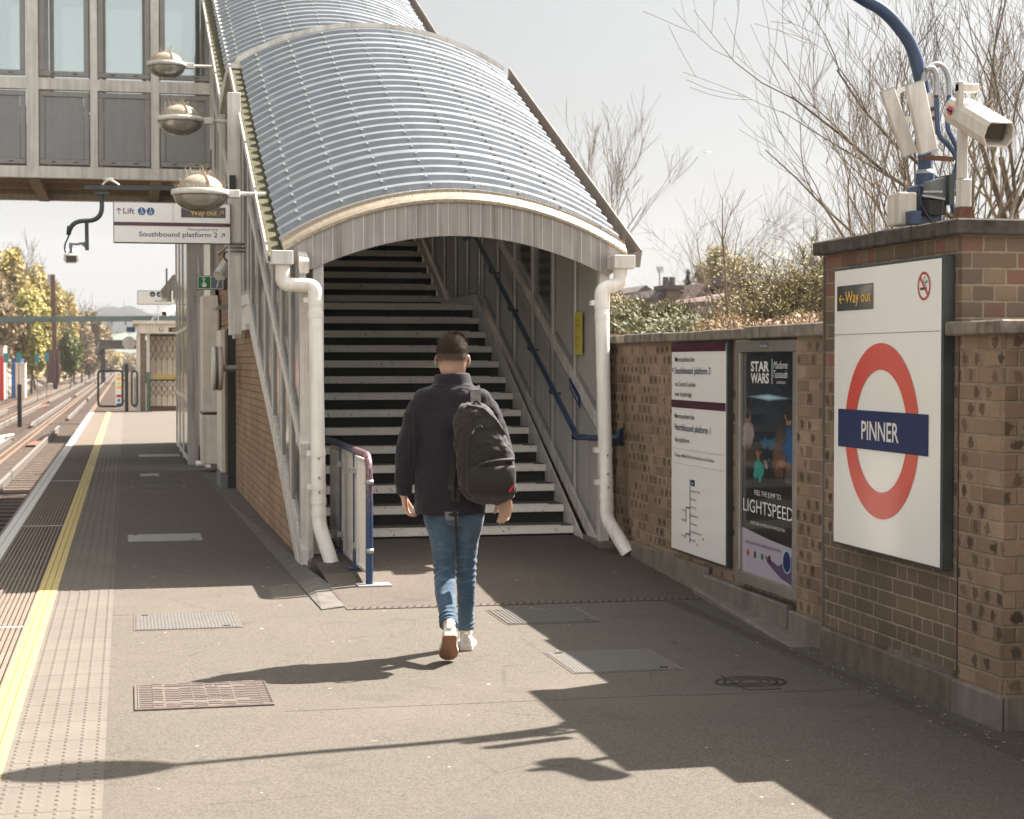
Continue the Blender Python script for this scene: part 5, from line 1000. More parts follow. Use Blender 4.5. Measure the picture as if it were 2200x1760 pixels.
# kiosk with folding shutters
YK=58; t=thing('platform_kiosk',(1.0,YK,0),'small platform hut with white fascia and black lattice shutter gate','building')
p=lambda x,y,Y=YK:P(x,y,Y=Y)
b=MB(); a=p(296,700); c=p(420,717); b.box(a.x,c.x+.6,YK-.25,YK+5,c.z,a.z+.06); b.box(a.x-.15,c.x+.7,YK-.35,YK+5.2,a.z+.061,a.z+.16); b.build('fascia_board','white_paint',t)
b=MB(); x0=p(297,0).x; x1=p(308,0).x; b.box(x0,x1,YK-.12,YK+5,0,c.z-.001); b.build('side_wall','brick_chimney',t); b=MB(); b.box(p(290,0).x,x0-.001,YK-.1,YK+5,0,c.z-.001); b.build('white_trim','white_paint',t)
b=MB(); xg=p(310,0).x; xh=p(318,0).x; zz=p(0,800).z; b.box(xg,xh,YK-.08,YK+.1,zz,c.z-.001); b.build('door_post','white_paint',t); b=MB(); b.box(xg,xh,YK-.08,YK+.1,0,zz-.001); b.build('door_post','sage_green',t)
xr_=p(384,0).x; b=MB(); b.box(xr_-.07,xr_,YK-.1,YK+.1,0,c.z-.001); b.build('door_post','timber_ochre',t)
b=MB(); b.box(xh,xr_,YK+.8,YK+1,0,c.z); b.build('inner_wall','inner_cream',t); b=MB(); b.box(xh+.9,xh+1.2,YK+.75,YK+.79,1.1,2.0); b.build('inner_door','teal_paint',t)
b=MB(); b.box(xh,xr_,YK-.14,YK-.0,.0,.12); b.build('step','rust',t); b=MB(); z1=p(0,812).z; b.box(xh+.1,xr_+.02,YK-.06,YK+.02,z1-.06,z1+.1); b.build('yellow_rail','yellow_line',t)
b=MB(); n=5; wx=(xr_-.07-xh)/n
def lat(z0,z1):
    for i in range(n+1): 
        x=xh+i*wx; b.bar((x,YK-.09,z0),(x,YK-.09,z1),.016,.016)
        if i<n:
            m=2; hh=(z1-z0)*.6/m; zz0=z0+(z1-z0)*.35
            for j in range(m):
                q=zz0+j*hh; b.bar((x,YK-.10,q),(x+wx,YK-.10,q+hh),.018,.018,(0,1,0)); b.bar((x+wx,YK-.11,q),(x,YK-.11,q+hh),.018,.018,(0,1,0))
lat(.15,z1-.05); lat(z1+.1,c.z-.05); b.box(xh,xr_,YK-.12,YK-.08,c.z-.1,c.z-.02); b.box(xh,xr_,YK-.12,YK-.08,z1-.11,z1-.06); b.box(xh,xr_,YK-.12,YK-.08,.12,.16); b.build('lattice_shutter','black_plastic',t)
F=Face((a.x,YK-.251,a.z),(1,0,0),UZ,t); b=MB(); x_=p(358,0).x-a.x; F.rect(b,x_,.06,x_+.7,.2,.006,.004); b.build('exit_panel','sign_black',t); F.text('Way out',x_+.1,.17,.07,'sign_yellow',.008,.4)
b=MB(); q=p(346,706,YK-.26); F.ring(b,q.x-a.x,.12,.05,.075,.003,16,0,4.6); b.build('hook_mark','rust',t)
b=MB(); q=P(277,737,Y=60); b.cyl(q,q+Vector((0,.08,0)),.22,24); b.build('round_mirror','white_metal',t); b=MB(); q=P(280,708,Y=57.9); b.box(q.x-.12,q.x+.15,57.85,58.1,q.z-.08,q.z+.08); b.build('blue_lamp','blue_paint',t)
b=MB(); b.tube([p(300,725),p(305,745),p(305,880)],.03,8); b.build('blue_cable','blue_paint',t)
b=MB(); b.bar(p(318,700,60),p(345,655,60),.02,.02); b.bar(p(340,655,60),p(340,690,60),.025,.025); b.bar(p(325,690,60),p(345,672,60),.02,.02); b.bar(p(345,672,60),p(376,672,60),.02,.02); b.build('roof_rail','galv',t)
# end of platform gate
YG=57.6; t=thing('platform_gate',(-.4,YG,0),'black tubular gate at the platform end with a strip of warning signs','gate'); p=lambda x,y:P(x,y,Y=YG)
def loop(x0_,y0_,x1_,y1_,r): return bend([p((x0_+x1_)/2,y0_),p(x1_,y0_),p(x1_,y1_),p(x0_,y1_),p(x0_,y0_),p((x0_+x1_)/2,y0_)],r,5)
b=MB(); b.tube(loop(211,797,263,873,.12),.035,8); b.tube(loop(283,797,295,872,.12),.03,8); b.build('gate_frame','black_plastic',t); b=MB(); a=p(268,783); b.box(a.x,a.x+.11,YG-.05,YG+.06,0,a.z); 
for y in(805,817,862): b.bar(p(262,y),p(270,y),.05,.04)
b.build('gate_post','black_plastic',t)
F=Face(p(248,798),(1,0,0),UZ,t); W=p(262,0).x-p(248,0).x; b=MB(); F.rect(b,0,0,W,1.18,.012,.01); o=b.build('warning_strip','sign_white',t)
for k,(m) in enumerate(('sign_yellow','sign_yellow','sign_yellow','sign_yellow','letter_white','danger_red','info_blue','info_blue')):
    b=MB(); y_=.05+k*.138
    if k in(0,2): F.poly(b,[(W*.5,y_),(W*.85,y_+.10),(W*.15,y_+.10)],.015)
    elif k==6: F.disc(b,W*.5,y_+.05,.05,.015)
    else: F.rect(b,W*.12,y_,W*.88,y_+.10,.015)
    b.build('warning_symbol',m,o)
b=MB(); q=P(287,800,Y=58.4); b.box(q.x,q.x+.12,58.3,58.5,.1,1.1); b.build('white_panel','white_paint',t)
# signal gantry, tall pole, old road bridge
t=thing('signal_gantry',(-8,75,-.95),'long grey green steel gantry beam spanning the railway','gantry'); a=P(-120,691,Y=75); c=P(300,684,Y=75); b=MB(); b.bar((a.x-6,75,a.z),(c.x+1.5,75,c.z),.35,.22); b.build('gantry_beam','gantry_green',t)
b=MB()
for k in range(26): x=a.x-6+k*.55; b.box(x,x+.06,74.82,75.18,a.z-.125,a.z+.13)
b.build('beam_rib','gantry_green',t); b=MB(); b.box(c.x+1.2,c.x+1.5,74.9,75.1,-.95,c.z); b.box(a.x-6,a.x-5.7,74.9,75.1,-.95,c.z); b.build('gantry_leg','gantry_green',t)
t=thing('tall_brown_pole',P(117,790,Y=140),'tall brown steel pole rising in front of the yellow trees','pole'); a=P(110,590,Y=140); c=P(119,795,Y=140); b=MB(); b.bar((c.x,140,c.z-1.5),(c.x-.15,140,a.z),.34,.34); b.build('pole_shaft','brown_steel',t)
b=MB(); q0=P(99,752,Y=139); q1=P(128,795,Y=139); b.box(q0.x,q0.x+.65,139,139.6,q1.z-1,q0.z); b.box(q0.x+.8,q1.x,139,139.4,q1.z-1,q0.z); b.build('steel_plate','brown_steel',t)
b=MB(); b.box(a.x-.3,a.x+.3,139.9,140.1,a.z-.8,a.z); b.build('pole_head','galv',t)
t=thing('road_bridge',(-2,210,-1),'dark girder road bridge crossing the railway in the distance','bridge'); p=lambda x,y:P(x,y,Y=210); b=MB(); a=p(207,731); c=p(300,750); b.box(a.x,c.x+14,207,213,c.z,a.z); b.build('bridge_girder','bridge_dark',t); b=MB(); q=p(216,800); b.box(p(212,0).x,p(221,0).x,208,212,-1,c.z); b.prism([(p(199,0).x,208,c.z-.5),(a.x,208,a.z-.3),(p(214,0).x,208,c.z),(p(212,0).x,208,c.z-1.4)],(0,4,0)); b.box(p(290,0).x,p(290,0).x+14,208,212,-1,c.z); b.build('bridge_pier','bridge_dark',t)
# compound beyond the tracks
def bank(x0_,dx,y0,dy,top,seed): return lambda u,v:Vector((x0_+dx*u,y0+dy*v,-.96+(top*min(1,u*8)**.7+.25*top*mnoise.noise(Vector((u*9,v*14,seed)))+1.6*u)*(min(1,u*20))))
b=MB(); b.grid(24,40,bank(-8.7,-36,92,110,2.3,1)); struct('embankment',b,'bare_earth','bare pinkish earth embankment beyond the tracks')
b=MB(); b.grid(24,60,bank(-8.2,-40,195,330,2.6,2)); b.grid(20,60,bank(2.2,40,66,450,2.2,3)); struct('grass_slope',b,'scrub_ground','brown scrubby banks along the railway')
def fence(x,y0,y1,n,label):
    t=thing('trackside_fence',(x,y0,-.9),label,'fence'); b=MB()
    for k in range(n+1): y=y0+(y1-y0)*k/n; b=MB(); b.bar((x,y,-.9),(x,y,.45),.04,.04); b.build('post','galv',t)
    b=MB(); 
    for z in(-.75,-.45,-.15,.15,.42): b.bar((x,y0,z),(x,y1,z),.02,.015)
    for k in range(n*6): y=y0+(y1-y0)*k/(n*6); b.bar((x,y,-.8),(x,y,.42),.012,.012)
    b.build('fence_mesh','galv_dark',t)
fence(-8.2,92,215,26,'low grey wire fence running along the far side of the tracks')
for k,(x,y) in enumerate(((13,770),(40,768),(80,772),(100,768))):
    q=P(x,y,Y=104+k*6); b=MB(); b.bar((q.x,q.y,-.9),(q.x,q.y,q.z-.2),.05,.05); b.mat(1).box(q.x-.13,q.x+.13,q.y-.06,q.y+.06,q.z-.25,q.z+.3)
    tag(b.build('marker_post',['galv_dark','teal_paint']),['teal topped marker post nearest the picture edge','teal topped marker post beside the blue container','teal topped marker post before the rubble heap','teal topped marker post nearest the brown pole'][k],'marker post','teal topped marker posts along the fence')
def crate(name,label,cat,x0_,y0_,x1_,y1_,Y,m,dep=3):
    a=P(x0_,y0_,Y=Y); c=P(x1_,y1_,Y=Y); t=thing(name,(a.x,Y,c.z),label,cat); b=MB(); b.box(a.x,c.x,Y,Y+dep,min(c.z,-.95),a.z); b.build('body',m,t,bevel=.05); b=MB()
    for k in range(5): x=a.x+(c.x-a.x)*(k+.5)/5; b.box(x-.03,x+.03,Y-.04,Y-.001,c.z+.05,a.z-.05)
    b.box(a.x-.03,c.x+.03,Y-.05,Y+dep,a.z+.001,a.z+.08); b.build('ribs_and_rim',m,t); return t
crate('blue_container','blue metal container in the trackside compound','container',24,773,46,808,128,'info_blue'); crate('white_tank','white square tank standing in front of the blue container','tank',33,782,55,806,124,'white_paint',1.2)
crate('portable_cabin','pale red and white cabin cut by the left edge of the photo','cabin',-30,745,9,800,120,'render_wall')
b=MB(); q=P(4,775,Y=119); b.box(q.x-2,q.x+.12,118.8,119,-.9,q.z+.3); tag(b.build('red_panel','danger_red'),'orange red panel leaning in front of the cabin at the picture edge','panel')
b=MB(); random.seed(21)
for k in range(90):
    q=Vector((random.uniform(-13.6,-9.2),random.uniform(100,200),-.6)); s_=random.uniform(.15,.6); b.obox(q+Vector((0,0,s_*.3)),(s_*random.uniform(.6,1.6),.1,.05),(-.1,s_,.1),(0,.1,s_*.6))
tag(b.build('rubble_heap','rubble'),'heaps of pale broken rubble beside the tracks',kind='stuff')
b=MB(); q=P(92,775,Y=150); b.lathe((q.x,150,q.z-.2),[(.9,0),(.8,.35),(.3,.55),(.02,.6)],14); tag(b.build('yellow_cover','sign_yellow'),'yellow rounded cover beside the brown pole','cover')
# ------------------------------------------------------------------ trees
def crown_leaves(b,c,rx,ry,rz_,n,s,seed,clumps=14,hole=.5):
    rnd=random.Random(seed); cl=[]
    for k in range(clumps):
        while 1:
            p=Vector((rnd.uniform(-1,1),rnd.uniform(-1,1),rnd.uniform(-1,1)))
            if p.length<1: break
        cl.append((p,rnd.uniform(.25,.55)))
    for k in range(n):
        p,r=rnd.choice(cl)
        q=Vector((rnd.gauss(0,1),rnd.gauss(0,1),rnd.gauss(0,1))); q=q.normalized()*r*rnd.random()**.4; q=p*.85+q; q=Vector((c[0]+q.x*rx,c[1]+q.y*ry,c[2]+q.z*rz_))
        a=Vector((rnd.uniform(-1,1),rnd.uniform(-1,1),rnd.uniform(-1,1))).normalized()*s*rnd.uniform(.6,1.3); d_=a.orthogonal().normalized()*s*rnd.uniform(.4,.8)
        b.add([q-a,q+d_,q+a,q-d_],[(0,1,2,3)])
def branch(b,p,d,L,r,lv,rnd,tips,spread=.6,up=.25,sp=None,minr=.004,kids=(3,5),n=4):
    segs=4 if lv>0 else 3; path=[p]; rr=[r]; dd=d.copy()
    for k in range(segs):
        dd=(dd+Vector((rnd.gauss(0,.12),rnd.gauss(0,.12),rnd.gauss(0,.08)+up*.18))).normalized(); p=p+dd*L/segs; path.append(p); rr.append(max(minr,r*(1-.62*(k+1)/segs)))
    b.tube(path,rr,n if lv>1 else 3,True,False)
    if lv==0: tips.append(path[-1]); tips.append(path[-2]); return
    for k in range(rnd.randint(*kids)):
        f=rnd.uniform(.3,1.); i=min(segs-1,int(f*segs)); q=path[i].lerp(path[i+1],f*segs-i); ax=Vector((rnd.gauss(0,1),rnd.gauss(0,1),rnd.gauss(0,1))); ax=(ax-ax.dot(dd)*dd).normalized()
        nd_=(dd*(1-spread*.6)+ax*spread+Vector((0,0,up*.5))).normalized(); branch(b,q,nd_,L*rnd.uniform(.5,.75),max(minr,r*.45*(1.1-f*.4)),lv-1,rnd,tips,spread,up,minr=minr,kids=kids,n=n)
def bare_tree(base,L,r,lv,seed,label,group=None,lean=(0,0,1),spread=.6,up=.3,kids=(4,6),mat='twig',leaves=None,ls=.03,ln=2,minr=.005,stems=1,name='bare_tree',lfd=.12):
    rnd=random.Random(seed); t=thing(name,base,label,'tree',group); b=MB(); tips=[]
    for k in range(stems):
        d=(Vector(lean)+Vector((rnd.gauss(0,.25),rnd.gauss(0,.2),0))*(stems>1)).normalized(); branch(b,Vector(base),d,L*rnd.uniform(.8,1),r,lv,rnd,tips,spread,up,kids=kids,minr=minr,n=5)
    b.build('branches',mat,t)
    if leaves:
        b=MB()
        for p in tips:
            for k in range(ln):
                q=p+Vector((rnd.gauss(0,lfd),rnd.gauss(0,lfd),rnd.gauss(0,lfd))); a=Vector((rnd.uniform(-1,1),rnd.uniform(-1,1),rnd.uniform(-1,1))).normalized()*ls*rnd.uniform(.6,1.3); d_=a.orthogonal().normalized()*ls*.5; b.add([q-a,q+d_,q+a,q-d_],[(0,1,2,3)])
        b.build('leaves',leaves,t)
    return t
def leafy(Y,x0_,y0_,x1_,y1_,m,n,s,seed,label,group='spring trees beyond the railway',twig=True,clumps=42,name='spring_tree',dz=None,zb=-.9):
    if name=='spring_tree': n=int(n*2.6); s*=1.25
    a=P(x0_,y0_,Y=Y); c=P(x1_,y1_,Y=Y); cx_=(a.x+c.x)/2; cz=(a.z+c.z)/2; rx=(c.x-a.x)/2; rz_=(a.z-c.z)/2; t=thing(name,(cx_,Y,min(zb,c.z)),label,'tree',group)
    b=MB(); rnd=random.Random(seed+50); tips=[]; base=Vector((cx_,Y,min(zb,c.z))); branch(b,base,Vector((0,0,1)),(cz-base.z)*1.05,rx*.07,3,rnd,tips,.65,.35,kids=(4,6),minr=s*.08,n=5); b.build('branches','bark',t)
    b=MB(); crown_leaves(b,(cx_,Y,cz),rx,rx*.8,rz_,n,s,seed,clumps); b.build('leaves',m,t); return t
G='spring trees beyond the railway'
leafy(150,-80,520,70,800,'leaf_gold',9500,.17,1,'tall golden spring tree at the left edge of the photo')
leafy(140,-80,610,50,800,'leaf_brown',5500,.17,2,'brownish half bare tree below the golden one at the left edge')
leafy(165,20,580,130,800,'leaf_gold',5500,.17,3,'golden tree left of the brown pole, behind the yellow green one')
leafy(142,15,630,118,795,'leaf_yellow',7000,.15,4,'bright yellow green tree just left of the brown pole')
leafy(185,80,622,165,800,'leaf_gold',4200,.17,5,'yellow tree directly behind the brown pole')
leafy(200,118,660,195,800,'leaf_brown',4200,.2,6,'tan tree right of the brown pole')
leafy(160,128,715,172,795,'leaf_green',2500,.15,7,'small dark green bush below the tan trees')
leafy(250,155,672,228,795,'leaf_brown',4000,.24,8,'brown tree midway between the pole and the road bridge')
leafy(290,190,690,246,790,'leaf_brown',3800,.26,9,'farthest brown tree standing over the road bridge')
leafy(150,-60,705,25,800,'leaf_green',2500,.16,10,'olive bush by the cabin at the left edge')
leafy(215,140,745,210,785,'leaf_dry',2500,.2,12,'low dry brush left of the road bridge')
leafy(330,215,755,262,785,'leaf_pale',2500,.25,13,'pale green bushes seen through the road bridge opening')
bare_tree((P(60,540,Y=170).x,170,0),6.5,.30,4,31,'hazy bare tree rising behind the golden spring trees',spread=.5,up=.5,kids=(4,6),mat='twig_pale',minr=.02)
bare_tree((P(100,640,Y=185).x,185,0),6,.28,4,32,'smaller hazy bare tree behind the spring trees near the brown pole',spread=.5,up=.5,kids=(4,6),mat='twig_pale',minr=.022)
leafy(420,212,756,262,800,'leaf_brown',2500,.35,61,'hazy brown trees far beyond the road bridge opening')
leafy(430,245,758,300,800,'leaf_brown',2500,.35,62,'hazy trees behind the kiosk beyond the bridge')
# hill with a church spire on the horizon
def hz_(x): 
    return 36+9*math.exp(-((x+5)/26)**2)+2.2*mnoise.noise(Vector((x*.09,0,0)))+1.2*mnoise.noise(Vector((x*.4,3,0)))
b=MB(); b.grid(120,10,lambda u,v:Vector((-130+260*u,1250+260*v,-1+(hz_(-130+260*u)+1)*math.sin(v*PI/2)**.8+(1.5*mnoise.noise(Vector((u*60,v*9,5))) if v>0 else 0)))); struct('hill',b,'far_hill','distant wooded hill on the horizon')
b=MB(); random.seed(77)
for k in range(1500):
    x=random.uniform(-60,60); v=random.uniform(.3,1); z=-1+(hz_(x)+1)*math.sin(v*PI/2)**.8; s_=random.uniform(.8,2.2); b.obox((x,1250+260*v-2,z+s_*.4),(s_,0,.3),(0,s_,0),(.3,0,s_*random.uniform(.6,1.1)))
tag(b.build('hilltop_trees','far_hill'),'woods covering the distant hill',kind='stuff')
t=thing('church_spire',(P(267,660,Y=1500).x,1500,38),'thin church spire standing on the distant hill','church'); q=P(267,643,Y=1500); x=q.x; b=MB(); b.box(x-1.6,x+1.6,1498,1501,36,45.5); b.box(x+1.7,x+9,1498,1503,36,42.0); b.build('tower','rubble',t); b=MB(); b.tube([(x,1499.5,45.5),(x,1499.5,q.z)],[1.7,.12],8,False); b.build('spire','galv_dark',t)
# ------------------------------------------------------------------ behind the right hand wall
def house(name,label,Y,px,roofm_,chim,zb=-.06):
    # px: gable outline points on the photograph, chim: list of (x0,x1,ytop,ybot)
    pts=[P(x,y,Y=Y) for x,y in px]; xs=[p.x for p in pts]; t=thing(name,(sum(xs)/len(xs),Y,0),label,'house'); top=max(p.z for p in pts)
    b=MB(); b.prism([(p.x,Y,p.z) for p in pts]+[(pts[-1].x,Y,0),(pts[0].x,Y,0)],(0,8,0)); b.build('wall','render_wall',t)
    b=MB()
    for p,q in zip(pts,pts[1:]):
        if abs(p.x-q.x)>.05: b.prism([(p.x,Y-.4,p.z+.02),(q.x,Y-.4,q.z+.02),(q.x,Y-.4,q.z+.20),(p.x,Y-.4,p.z+.20)],(0,9,0))
    r=b.build('roof',roofm_,t)
    for x0_,x1_,y0_,y1_ in chim:
        a=P(x0_,y0_,Y=Y-.6); c=P(x1_,y1_,Y=Y-.6); b=MB(); b.box(a.x,c.x,Y-.6,Y+.6,c.z,a.z); ch=b.build('chimney','brick_chimney',r)
        b=MB(); b.box(a.x-.12,c.x+.12,Y-.72,Y+.72,a.z+.001,a.z+.16); w_=(c.x-a.x); n=2 if w_<1.6 else 3
        for k in range(n): cx_=a.x+w_*(k+.5)/n; b.cyl((cx_,Y,a.z+.16),(cx_,Y,a.z+.16+.32),.13,10,.11)
        b.build('chimney_pot','roof_tile_dark',ch)
    return t
house('house','house with a broad chimney just above the hedge, right of the downpipe',62,[(1405,650),(1420,636),(1470,640),(1482,660)],'roof_tile_dark',[(1434,1462,622,655)])
house('house','grey gabled house with a small chimney behind the thin bare stems',60,[(1478,660),(1512,620),(1530,625),(1560,640),(1580,660)],'roof_tile',[(1543,1567,617,640)])
house('house','house with the tallest chimney and a red tiled slope, left of the shrubs',55,[(1560,655),(1576,645),(1634,634),(1650,655)],'roof_tile',[(1583,1616,612,660)])
house('house','dark gabled house partly hidden by the yellow shrubs near the pier',56,[(1612,682),(1655,640),(1690,610),(1740,650)],'roof_tile_dark',[])
house('house','distant gabled house low behind the hedge at the downpipe',70,[(1362,638),(1382,624),(1396,634)],'roof_tile_dark',[])
t=thing('tv_aerial',P(1415,640,Y=66),'thin television aerial on a pole above the roofs','aerial'); b=MB(); b.bar(P(1417,640,Y=66),P(1417,578,Y=66),.05,.05)
b.bar(P(1412,580,Y=66),P(1425,576,Y=66),.04,.04)
for k in range(5): b.bar(P(1411+k*3,572,Y=66),P(1413+k*3,586,Y=66),.03,.03)
b.build('aerial','galv',t)
# hedge of ivy and dry leaves on the wall
def hedge(name,label,pts,Y,n,m,s,seed,dy=1.2):
    rnd=random.Random(seed); a=P(pts[0][0],pts[0][1],Y=Y); t=thing(name,(a.x,Y,0),label,'hedge'); b=MB(); tw=MB()
    tops=[P(x,y,Y=Y) for x,y in pts]
    def top(x):
        for p,q in zip(tops,tops[1:]):
            if p.x<=x<=q.x: return p.z+(q.z-p.z)*(x-p.x)/(q.x-p.x)
        return tops[-1].z
    for k in range(n):
        x=rnd.uniform(tops[0].x,tops[-1].x); y=Y+rnd.uniform(-dy,dy*.3); bump=.16*mnoise.noise(Vector((x*2.2,y*2,seed)))+.08*mnoise.noise(Vector((x*7,y*5,seed)))
        zt=top(x)-.05-.35*((y-Y)/dy)**2+bump-.05; z=zt-abs(rnd.gauss(0,.22)); a=Vector((rnd.uniform(-1,1),rnd.uniform(-1,1),rnd.uniform(-1,1))).normalized()*s*rnd.uniform(.5,1.4); d_=a.orthogonal().normalized()*s*rnd.uniform(.35,.7); q=Vector((x,y,z)); b.add([q-a,q+d_,q+a,q-d_],[(0,1,2,3)])
    for k in range(n//60):
        x=rnd.uniform(tops[0].x,tops[-1].x); z=top(x)-.5; tw.tube([(x,Y-.3,z-.6),(x+rnd.uniform(-.15,.15),Y-.3,z),(x+rnd.uniform(-.3,.3),Y-.4,z+rnd.uniform(.3,.52))],[.012,.008,.004],3,True,False)
    b.build('leaves',m,t); tw.build('stems','twig_pale',t)
    # dense inside
    b=MB(); b.prism([(p.x,Y-.2,p.z-.34) for p in tops]+[(tops[-1].x,Y-.2,0),(tops[0].x,Y-.2,0)],(0,.6,0)); b.build('inner_growth','garden_ground',t); return t
hedge('ivy_hedge','dense dark green ivy hedge just above the brick wall by the downpipe',[(1285,668),(1330,645),(1380,632),(1430,635),(1480,655),(1510,672)],19,11000,'leaf_ivy',.032,1)
hedge('dry_hedge','brown and reddish dry hedge behind the wall below the chimneys',[(1480,682),(1530,668),(1600,672),(1660,668),(1720,660),(1790,650)],17.5,7500,'leaf_dry',.025,2)
hedge('green_scrub','yellow green scrub behind the wall beside the pier',[(1610,660),(1650,625),(1700,592),(1760,570),(1860,545)],21,9000,'leaf_pale',.032,3,1.6)
hedge('grey_brush','dark grey brushwood filling the gap by the left downpipe of the canopy',[(1285,625),(1310,612),(1345,632),(1365,650)],26,3000,'leaf_brown',.03,4)
# conifer and birch
t=thing('conifer',(P(1480,640,Y=75).x,75,0),'small dark conifer beyond the roofs','tree'); c=P(1478,578,Y=75); b=MB(); b.tube([(c.x,75,0),(c.x,75,c.z)],[.15,.02],6); b.build('trunk','bark',t); b=MB(); rnd=random.Random(8)
for k in range(3600):
    f=rnd.random()**.7; z=c.z-f*2.2; r=(.06+f*.95)*rnd.random()**.5*(.65+.35*math.sin(f*34)); a_=rnd.random()*2*PI; q=Vector((c.x+r*math.cos(a_),75+r*math.sin(a_),z-r*.15)); a=Vector((math.cos(a_),math.sin(a_),-.2))*.09; d_=Vector((-math.sin(a_),math.cos(a_),0))*.03; b.add([q-a,q+d_,q+a,q-d_],[(0,1,2,3)])
b.build('leaves','leaf_conifer',t)
leafy(78,1515,520,1612,660,'leaf_birch',6500,.075,44,'pale drooping birch behind the tallest chimney',None,name='birch_tree',clumps=26,zb=0)
leafy(85,1490,560,1540,660,'leaf_birch',2500,.07,45,'small pale birch just left of the taller one',None,name='birch_tree',clumps=16,zb=0)
# bare trees
q=P(1400,700,Y=32); bare_tree((q.x-1.7,32,0),2.7,.07,4,3,'airy bare tree standing behind the canopy corner and the right downpipe',lean=(-.05,0,1),spread=.5,up=.45,kids=(3,5),mat='twig_pale',minr=.0036,stems=4)
q=P(1325,700,Y=36); bare_tree((q.x-1.1,36,0),3.7,.07,4,15,'taller bare tree behind the canopy slope, left of the airy one',lean=(-.12,0,1),spread=.45,up=.55,kids=(3,5),mat='twig_pale',minr=.0036,stems=3)
q=P(1570,690,Y=18); 
t=thing('young_bare_tree',(q.x,18,1.6),'young bare tree with a few straight upright stems above the wall','tree'); rnd=random.Random(6); b=MB()
for pl,r in(([(1565,700),(1560,640),(1557,560),(1552,500),(1552,425)],.016),([(1562,660),(1573,600),(1582,520),(1597,470)],.010),([(1556,560),(1550,510),(1535,470),(1526,482)],.008),([(1553,520),(1562,480),(1571,452)],.007),([(1580,560),(1574,600)],.008),([(1553,700),(1530,640),(1510,590),(1500,540),(1497,500)],.012),([(1545,690),(1520,640),(1490,600),(1480,550)],.009),([(1560,650),(1520,600),(1512,575)],.007),([(1570,700),(1590,680),(1550,640),(1500,630)],.008),([(1520,700),(1505,660),(1475,620)],.008)):
    pp=[P(x,y,Y=18+rnd.uniform(-.1,.1)) for x,y in pl]; n=len(pp); b.tube(pp,[r*(1-.75*i/(n-1)) for i in range(n)],5,True,False)
    for k in range(7):
        i=rnd.randrange(1,n); f=rnd.random(); a=pp[i-1].lerp(pp[i],f); d=(pp[i]-pp[i-1]).normalized()+Vector((rnd.choice((-1,1))*.6,rnd.uniform(-.4,.4),.3)); b.tube([a,a+d*.12,a+d*.2+Vector((0,0,.06))],[.003,.002,.0015],3,True,False)
b.build('branches','twig_pale',t)
G2='leafless trees behind the pier'
q=P(1830,560,Y=20); bare_tree((q.x+1.0,20,.5),1.75,.06,4,18,'wide spreading bare tree left of the pier reaching towards the open sky',G2,lean=(-.55,0,.75),spread=.55,up=.35,kids=(3,5),mat='twig',minr=.0026,stems=3)
q=P(1930,560,Y=21); bare_tree((q.x+.3,21,.8),1.95,.06,4,27,'bare tree filling the gap behind the lamp column',G2,lean=(-.25,0,1),spread=.55,up=.4,kids=(3,4),mat='twig',minr=.0026,stems=3)
q=P(2190,560,Y=16); bare_tree((q.x+.15,16,.2),3.2,.075,4,23,'large bare tree at the right edge rising behind the security camera',G2,lean=(-.12,0,1),spread=.5,up=.5,kids=(3,5),mat='twig_pale',minr=.0024,stems=4)
q=P(2080,560,Y=19); bare_tree((q.x,19,.4),3.0,.06,4,29,'bare tree with fine upright twigs between lamp column and security camera',G2,lean=(.05,0,1),spread=.5,up=.5,kids=(3,4),mat='twig',minr=.0025,stems=4)
q=P(2290,560,Y=17); bare_tree((q.x,17,.2),4.2,.08,4,41,'tall bare tree mostly outside the right edge of the photo',G2,lean=(-.3,0,1),spread=.5,up=.4,kids=(3,4),mat='twig',minr=.0026,stems=3)
rnd=random.Random(61)
q=P(1700,640,Y=20); bare_tree((q.x,20,.9),1.25,.03,4,36,'tangled yellow budding shrub between the houses and the pier',None,lean=(-.1,0,1),spread=.65,up=.2,kids=(5,6),mat='twig',minr=.003,stems=5,leaves='leaf_pale',ls=.022,ln=1,name='budding_shrub',lfd=.05)
t=thing('aeroplane',P(1517,326,Y=2600),'tiny aeroplane high in the pale sky','aeroplane'); c=P(1517,327,Y=2600); b=MB(); b.tube([c+Vector((-7,0,.6)),c+Vector((-5.5,0,.2)),c+Vector((6,0,-.3)),c+Vector((8,0,0))],[.2,.8,.8,.2],8); b.build('fuselage','galv',t); b=MB(); b.prism([c+Vector((-2,0,0)),c+Vector((2,0,0)),c+Vector((-3,9,0)),c+Vector((-4,9,0))],(0,0,.2)); b.prism([c+Vector((-2,0,0)),c+Vector((-4,-9,0)),c+Vector((-3,-9,0)),c+Vector((2,0,0))],(0,0,.2)); b.build('wing','galv',t); b=MB(); b.prism([c+Vector((-7,0,.5)),c+Vector((-5,0,.5)),c+Vector((-6.6,0,3)),c+Vector((-7.6,0,3))],(0,.2,0)); b.build('tail_fin','galv',t)
